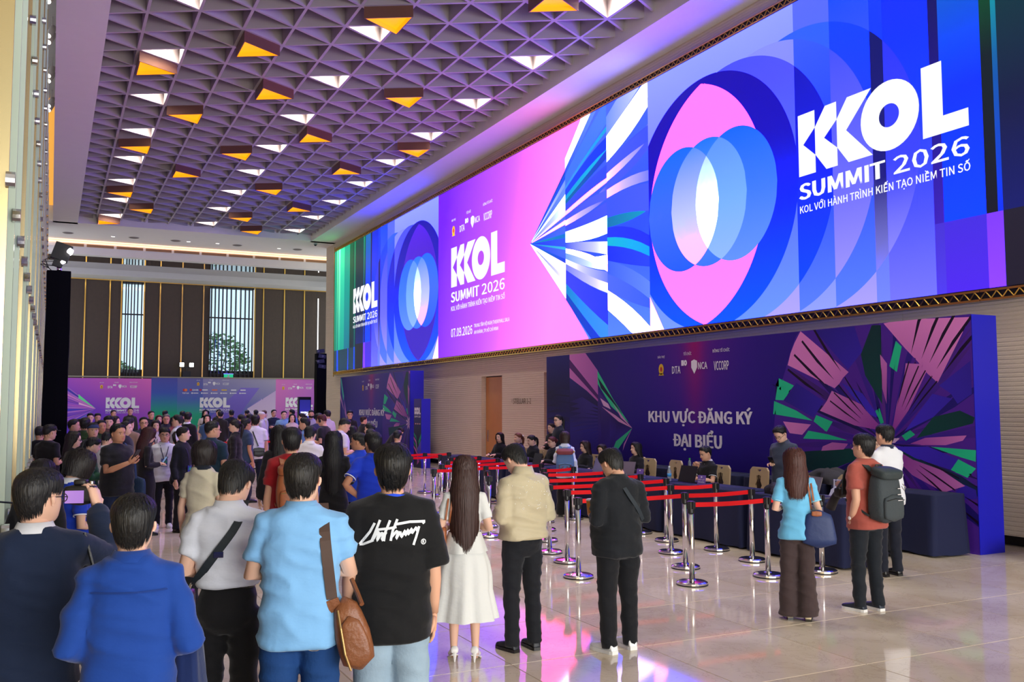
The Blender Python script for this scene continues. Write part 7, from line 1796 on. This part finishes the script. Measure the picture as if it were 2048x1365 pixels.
# ---- white dress: brown handbag on the left shoulder
root,bT,T,S,HH,arms=who('white midi dress'); b=bvh_of(root)
t=worn('handbag','tan leather handbag on the left shoulder of the white dress woman','bag',root)
for dx in (0,.035): ribbon('strap',[topsurf(b,S,-.095-dx,.02),topsurf(b,S,-.10-dx,-.02)]+[surf(b,S,-.105-dx-.03*k/8,1.36-.22*k/8,off=.010) for k in range(9)],.014,M_LEATHT,t)
rbox(MB(),tuple(bT((-.185,-.02,1.04))),(.055,.16,.20),ex=4).build('body',M_LEATHT,t,smooth=True)
for x in (0,): ribbon('back_seam',[surf(b,S,x,z,off=.002) for z in np.linspace(1.08,1.36,10)],.004,cloth_mat((206,208,204)),root,.001)
# ---- beige jacket: pearl studs, elastic hem, phone
root,bT,T,S,HH,arms=who('beige bomber'); b=bvh_of(root); jk=[c for c in root.children if c.name.startswith('bomber')][0]
rr=random.Random(3); g=MB()
for k in range(46):
    q=surf(b,S,rr.uniform(-.20,.20),rr.uniform(1.17,1.42),off=.001)
    if q: g.ellipsoid(q[0],(.004,.0035,.004),6,4)
o=g.build('pearl_studs',mat('pearl',rgb(240,238,230),.2,spec=.8),jk,smooth=True); o['kind']='stuff'
g=MB(); P=[];F=[];n=96
for z,r in ((.925,1.0),(.945,1.03),(.975,1.03),(.995,1.0)):
    for i in range(n):
        a=2*math.pi*i/n; w_=1+.012*(i%2); c,s=math.cos(a),math.sin(a); P.append(bT(((.186)*r*w_*math.copysign(abs(c)**.83,c),-.008+.150*r*w_*math.copysign(abs(s)**.83,s),z)))
for q in range(3):
    for i in range(n): F.append((q*n+i,q*n+(i+1)%n,(q+1)*n+(i+1)%n,(q+1)*n+i))
g.add(P,F); g.build('elastic_hem',cloth_mat((186,172,138),'satin'),jk,smooth=True)
phone('beige bomber','dark phone held by the man in the beige jacket',-1)
# ---- stout man in black: diagonal strap, yellow cup
root,bT,T,S,HH,arms=who('stout man'); b=bvh_of(root)
t=worn('crossbody_bag','black strap of a crossbody bag over the stout man','bag',root)
ribbon('strap',diag_strap(b,S,-.03,.19,1.10),.034,M_WEB,t); rbox(MB(),tuple(bT((.17,.16,1.02))),(.18,.08,.14)).build('body',M_LEATHK,t,smooth=True)
c=root.matrix_basis@bT(arms[-1][2]+Vector((.02,.10,.05))); t=empty('paper_cup','amber paper cup held by the stout man in black','cup',c)
MB().lathe([(.03,-.06),(.04,.06)],n=16).build('cup',mat('cup_amber',rgb(196,130,40),.5),t,smooth=True); MB().lathe([(.042,.058),(.042,.07),(.03,.075)],n=16).build('lid',M_WPRINT,t)
# ---- light blue polo: navy tote on the right shoulder
root,bT,T,S,HH,arms=who('light blue polo and wide'); b=bvh_of(root)
t=worn('tote_bag','navy nylon tote with brown handles on the light blue polo woman','bag',root)
for dx in (0,.03): ribbon('handle',[topsurf(b,S,.105+dx,.02),topsurf(b,S,.11+dx,-.02)]+[surf(b,S,.112+dx+.03*k/8,1.37-.26*k/8,off=.012) for k in range(9)],.016,M_LEATHT,t)
pf=lambda q:(1.25-.45*(q+1)/2,1.1-.35*(q+1)/2,0)
rbox(MB(),tuple(bT((.205,-.12,.93))),(.27,.10,.34),ex=3,prof=pf).build('body',mat('navy_nylon',rgb(28,48,98),.55,bump=(12,.3)),t,smooth=True)
rbox(MB(),tuple(bT((.18,-.165,1.085))),(.09,.02,.05)).build('flap',M_LEATHT,t,smooth=True)
# ---- backpacks
def backpack(sub,name_label,mbody,mflap,mstrap,size,zc,extra=None,lod=0):
    root,bT,T,S,HH,arms=who(sub); b=bvh_of(root); q=surf(b,S,0,zc); y=q[0].y
    t=worn('backpack',name_label,'backpack',root); W,D,H_=size; c=Vector((0,y-D/2*.92,zc*S))
    pf=lambda q:(1-.12*max(0,q)-.04*max(0,-q),1+.18*max(0,-q)-.25*max(0,q),-.03*max(0,-q)*0)
    rbox(MB(),c,(W,D,H_),ex=3.6,prof=pf,n=28,m=13).build('body',mbody,t,smooth=True)
    rbox(MB(),c+Vector((0,-D*.50,-H_*.20)),(W*.80,D*.28,H_*.50),ex=3.5,n=24).build('front_pocket',mbody,t,smooth=True)
    rbox(MB(),c+Vector((0,-D*.16,H_*.44)),(W*.93,D*1.02,H_*.20),ex=3.5,n=24,M=Matrix.Rotation(math.radians(14),3,'X')).build('flap',mflap,t,smooth=True)
    MB().tube([c+Vector((-.04,D*.35,H_*.50)),c+Vector((-.035,D*.30,H_*.58)),c+Vector((.035,D*.30,H_*.58)),c+Vector((.04,D*.35,H_*.50))],.009,8).build('handle',mstrap,t,smooth=True)
    for s in (-1,1):
        pts=[(c+Vector((s*W*.25,D*.40,H_*.45)),Vector((0,-1,.3)))]+[surf(b,S,s*(.075+.012*k/3),1.36+.05*k/3,off=.016) for k in range(4)]+[topsurf(b,S,s*.092,-.03,.012),topsurf(b,S,s*.098,.03,.012)]+[surf(b,S,s*(.10+.03*k/6),1.40-.28*k/6,1,.012) for k in range(7)]
        ribbon('shoulder_strap',pts,.058,mstrap,t,.012)
        ribbon('lower_strap',[(c+Vector((s*W*.44,D*.30,-H_*.36)),Vector((s,0,0))),(bT((s*.20,-.02,1.0)),Vector((s,0,0))),(bT((s*.165,.09,1.08)),Vector((s,0,0)))],.022,mstrap,t)
    MB().tube([c+Vector((x*W*.40,-D*.645,-H_*.02-.02*abs(x))) for x in np.linspace(-.9,.9,9)],.004,5).build('zip',M_ZIP if mbody is M_LEATHT else M_BLACK,t)
    return t,c
MG=mat('grey_canvas',rgb(58,66,70),.8,bump=(60,.25)); MG2=mat('dark_grey_flap',rgb(44,54,56),.7,bump=(60,.2))
t,c=backpack('rust t-shirt','grey rolltop backpack on the man in the rust t-shirt',MG,MG2,MG2,(.31,.20,.50),1.13)
for k in range(3): MB().box(c+Vector((.06,-.125,.08-.055*k)),(.06,.006,.006)).build('gear_loop',M_WPRINT,t)
MB().tube([c+Vector((.09,-.13,.12)),c+Vector((.12,-.14,.09)),c+Vector((.10,-.14,.06)),c+Vector((.07,-.135,.10))],.004,6).build('carabiner',M_STEEL,t)
MB().box(c+Vector((0,-.13,.215)),(.018,.004,.018)).build('logo_patch',mat('red_patch',rgb(150,50,40),.6),t)
backpack('red shirt with a brown','brown leather backpack on the man in the red shirt',M_LEATHT,M_LEATHT,M_LEATHT,(.31,.17,.42),1.16)
MB_=mat('denim_blue_bag',rgb(84,116,160),.8,bump=(50,.2)); MBR=mat('maroon_trim',rgb(120,50,56),.7)
t,c=backpack('blue backpack','washed blue backpack with maroon trim on the white blouse woman',MB_,MBR,MB_,(.32,.17,.46),1.10)
for s in (-1,1):
    MB().tube([c+Vector((s*.10,-.13,-.02)),c+Vector((s*.10,-.15,-.12)),c+Vector((s*.03,-.15,-.05))],.008,6).build('trim_band',MBR,t)
    MB().ellipsoid(c+Vector((s*.15,-.02,.20)),(.02,.02,.02),8,6).build('pompom',mat('yellow_wool',rgb(190,160,50),.8),t)
# ---- rust t-shirt man: long-lens camera and watch
root,bT,T,S,HH,arms=who('rust t-shirt'); wr=arms[1][2]
t=worn('camera','black camera with a long white-hooded lens held by the rust t-shirt man','camera',root)
cc=bT(wr+Vector((-.02,.09,-.05)))
rbox(MB(),cc,(.14,.08,.11),ex=5).build('body',M_BLACK,t,smooth=True); MB().tube([cc+Vector((0,.03,0)),cc+Vector((0,.09,-.07)),cc+Vector((0,.15,-.17))],[.04,.044,.05],16).build('lens',M_BLACK,t,smooth=True)
MB().tube([bT((-.09,.02,1.46)),bT((-.10,.14,1.32)),cc+Vector((-.06,0,.04))],.010,6).build('strap',M_WEB,t); MB().tube([bT((.09,.02,1.46)),bT((.10,.14,1.32)),cc+Vector((.06,0,.04))],.010,6).build('strap',M_WEB,t)
sh,e,w_,dd=arms[-1]; a=bT(e.lerp(w_,.93)); b_=bT(e.lerp(w_,1.0))
t=worn('wrist_watch','gold watch on the left wrist of the rust t-shirt man','watch',root); MB().tube([a,b_],.031*S,14).build('band',M_GOLD,t,smooth=True); MB().ellipsoid((a+b_)/2+Vector((-.03,0,0)),(.008,.018,.018),10,6).build('dial',M_WPRINT,t)
t=worn('wrist_watch','dark watch on the seated man with his hand on his chin','watch',who('hand on chin')[0]); ar=who('hand on chin')[5][1]; bq=who('hand on chin')[1]; MB().tube([bq(ar[1].lerp(ar[2],.86)),bq(ar[1].lerp(ar[2],.94))],.033,12).build('band',M_BLACK,t,smooth=True)
# ---- phones
phone('slate shirt','phone in the hand of the slate shirt man',1)
phone('bearded man','phone held out by the bearded man',1)
phone('dark dress filming','phone raised by the woman in the dark dress',1)
phone('black ponytail looking','phone held by the clerk with the black ponytail',1)
phone('reading his phone near','phone of the white polo man near the far backdrop',1)
phone('bending over his phone','phone of the white polo man behind the red shirt',1)
phone('loose white shirt','phone in the lowered hand of the loose white shirt man',-1)
# ---- badges on lanyards
def badge(sub,label,z=1.13):
    root,bT,T,S,HH,arms=who(sub); b=bvh_of(root); q=surf(b,S,0,z,1,.010)
    t=worn('lanyard_badge',label,'badge',root)
    for s in (-1,1): ribbon('lanyard',[topsurf(b,S,s*.075,-.01,.006)]+[surf(b,S,s*(.072-.062*k/8),1.42-(1.42-z-.06)*k/8,1,.008) for k in range(9)],.012,mat('lanyard_navy',rgb(28,36,62),.6),t,.002)
    p=q[0]; boxo('card',(p.x,p.y+.004,p.z),(.095,.004,.13),mat('badge_card',rgb(50,60,150),.4),t); flat_poly('card_print',[[(-.04,-.055),(.04,-.055),(.04,-.03),(-.04,-.03)]],lambda u,z_,d:(p.x-u,p.y+.007+d,p.z+z_),M_WPRINT,t,.001)
    flat_poly('card_art',[[(-.04,.0),(.0,.05),(.04,.03),(.04,-.01)]],lambda u,z_,d:(p.x-u,p.y+.007+d,p.z+z_),mat('badge_green',rgb(40,150,120),.4),t,.001)
badge('loose white shirt','navy lanyard with a printed badge on the loose white shirt man')
badge('badge right of','printed badge on the woman in the black blazer',1.02)
# ---- bearded man: dark blue shoulder tote
root,bT,T,S,HH,arms=who('bearded man'); b=bvh_of(root)
t=worn('tote_bag','dark blue cloth tote with a patterned hem on the bearded man','bag',root)
ribbon('handle',[topsurf(b,S,-.10,.02),topsurf(b,S,-.11,-.02)]+[surf(b,S,-.115-.05*k/6,1.36-.35*k/6,-1,.012) for k in range(7)],.035,mat('denim_tote',rgb(30,52,84),.8,bump=(50,.2)),t)
ribbon('handle',[topsurf(b,S,-.10,.03)]+[surf(b,S,-.115-.05*k/6,1.36-.35*k/6,1,.012) for k in range(7)],.035,MATS['denim_tote'],t)
rbox(MB(),tuple(bT((-.27,.02,.86))),(.10,.40,.36),ex=4,prof=lambda q:(1.2-.5*(q+1)/2,1,0)).build('body',MATS['denim_tote'],t,smooth=True); rbox(MB(),tuple(bT((-.27,.02,.74))),(.125,.405,.05),ex=4).build('patterned_hem',mat('hem_pattern',rgb(60,70,40),.8,noise=(60,.8)),t,smooth=True)
# ---- white polo man: crossbody bag
root,bT,T,S,HH,arms=who('black crossbody bag, hand'); b=bvh_of(root)
t=worn('crossbody_bag','black crossbody bag on the back of the white polo man','bag',root)
ribbon('strap',diag_strap(b,S,-.07,.05,1.08),.028,M_LEATHK,t); q=surf(b,S,.04,.98); rbox(MB(),q[0]+Vector((.02,-.04,-.02)),(.24,.08,.20),ex=6).build('body',M_LEATHK,t,smooth=True); rbox(MB(),q[0]+Vector((.02,-.085,.03)),(.23,.015,.10),ex=6).build('flap',M_LEATHK,t,smooth=True)
# ---- blue polo woman: second camera; hair clips
root,bT,T,S,HH,arms=who('wavy hair looking'); cc=bT(arms[1][2]+Vector((-.04,.10,.03)))
t=worn('camera','small dark camera in the hands of the blue polo woman','camera',root); rbox(MB(),cc,(.14,.07,.09),ex=5).build('body',M_BLACK,t,smooth=True); MB().tube([cc,cc+Vector((0,.12,0))],.035,14).build('lens',M_BLACK,t,smooth=True); boxo('screen',tuple(cc+Vector((0,-.037,0))),(.08,.004,.055),MATS['camera_screen'],t)
root,bT,T,S,HH,arms=who('hair clip')
t=worn('hair_clip','pale butterfly clip in the very long black hair','hair clip',root)
for s in (-1,1):
    for dz in (.03,-.05): MB().ellipsoid(T(np.array([s*.07,-.60,.62+dz])*HH),(.022,.008,.014),8,5,M=Matrix.Rotation(s*.5,3,'Y')).build('wing',mat('clip_cream',rgb(214,190,140),.4),t,smooth=True)
root,bT,T,S,HH,arms=who('white bow')
t=worn('hair_bow','white bow in the light brown hair of a seated clerk','hair bow',root)
for s in (-1,1): MB().ellipsoid(T(np.array([s*.10,-.55,.70])*HH),(.03,.015,.022),8,6).build('loop',M_WPRINT,t,smooth=True)
root,bT,T,S,HH,arms=who('holding a microphone'); cc=bT(arms[1][2]+Vector((-.05,.08,.10)))
t=worn('microphone','black handheld microphone with a white cube collar','microphone',root); MB().tube([cc+Vector((0,0,-.1)),cc+Vector((0,.02,.06))],.014,8).build('handle',M_BLACK,t); MB().ellipsoid(cc+Vector((0,.03,.10)),(.028,.028,.032),10,8).build('head',M_BLACK,t); boxo('collar',tuple(cc+Vector((0,.02,.05))),(.05,.05,.05),M_WPRINT,t)
flush_text()
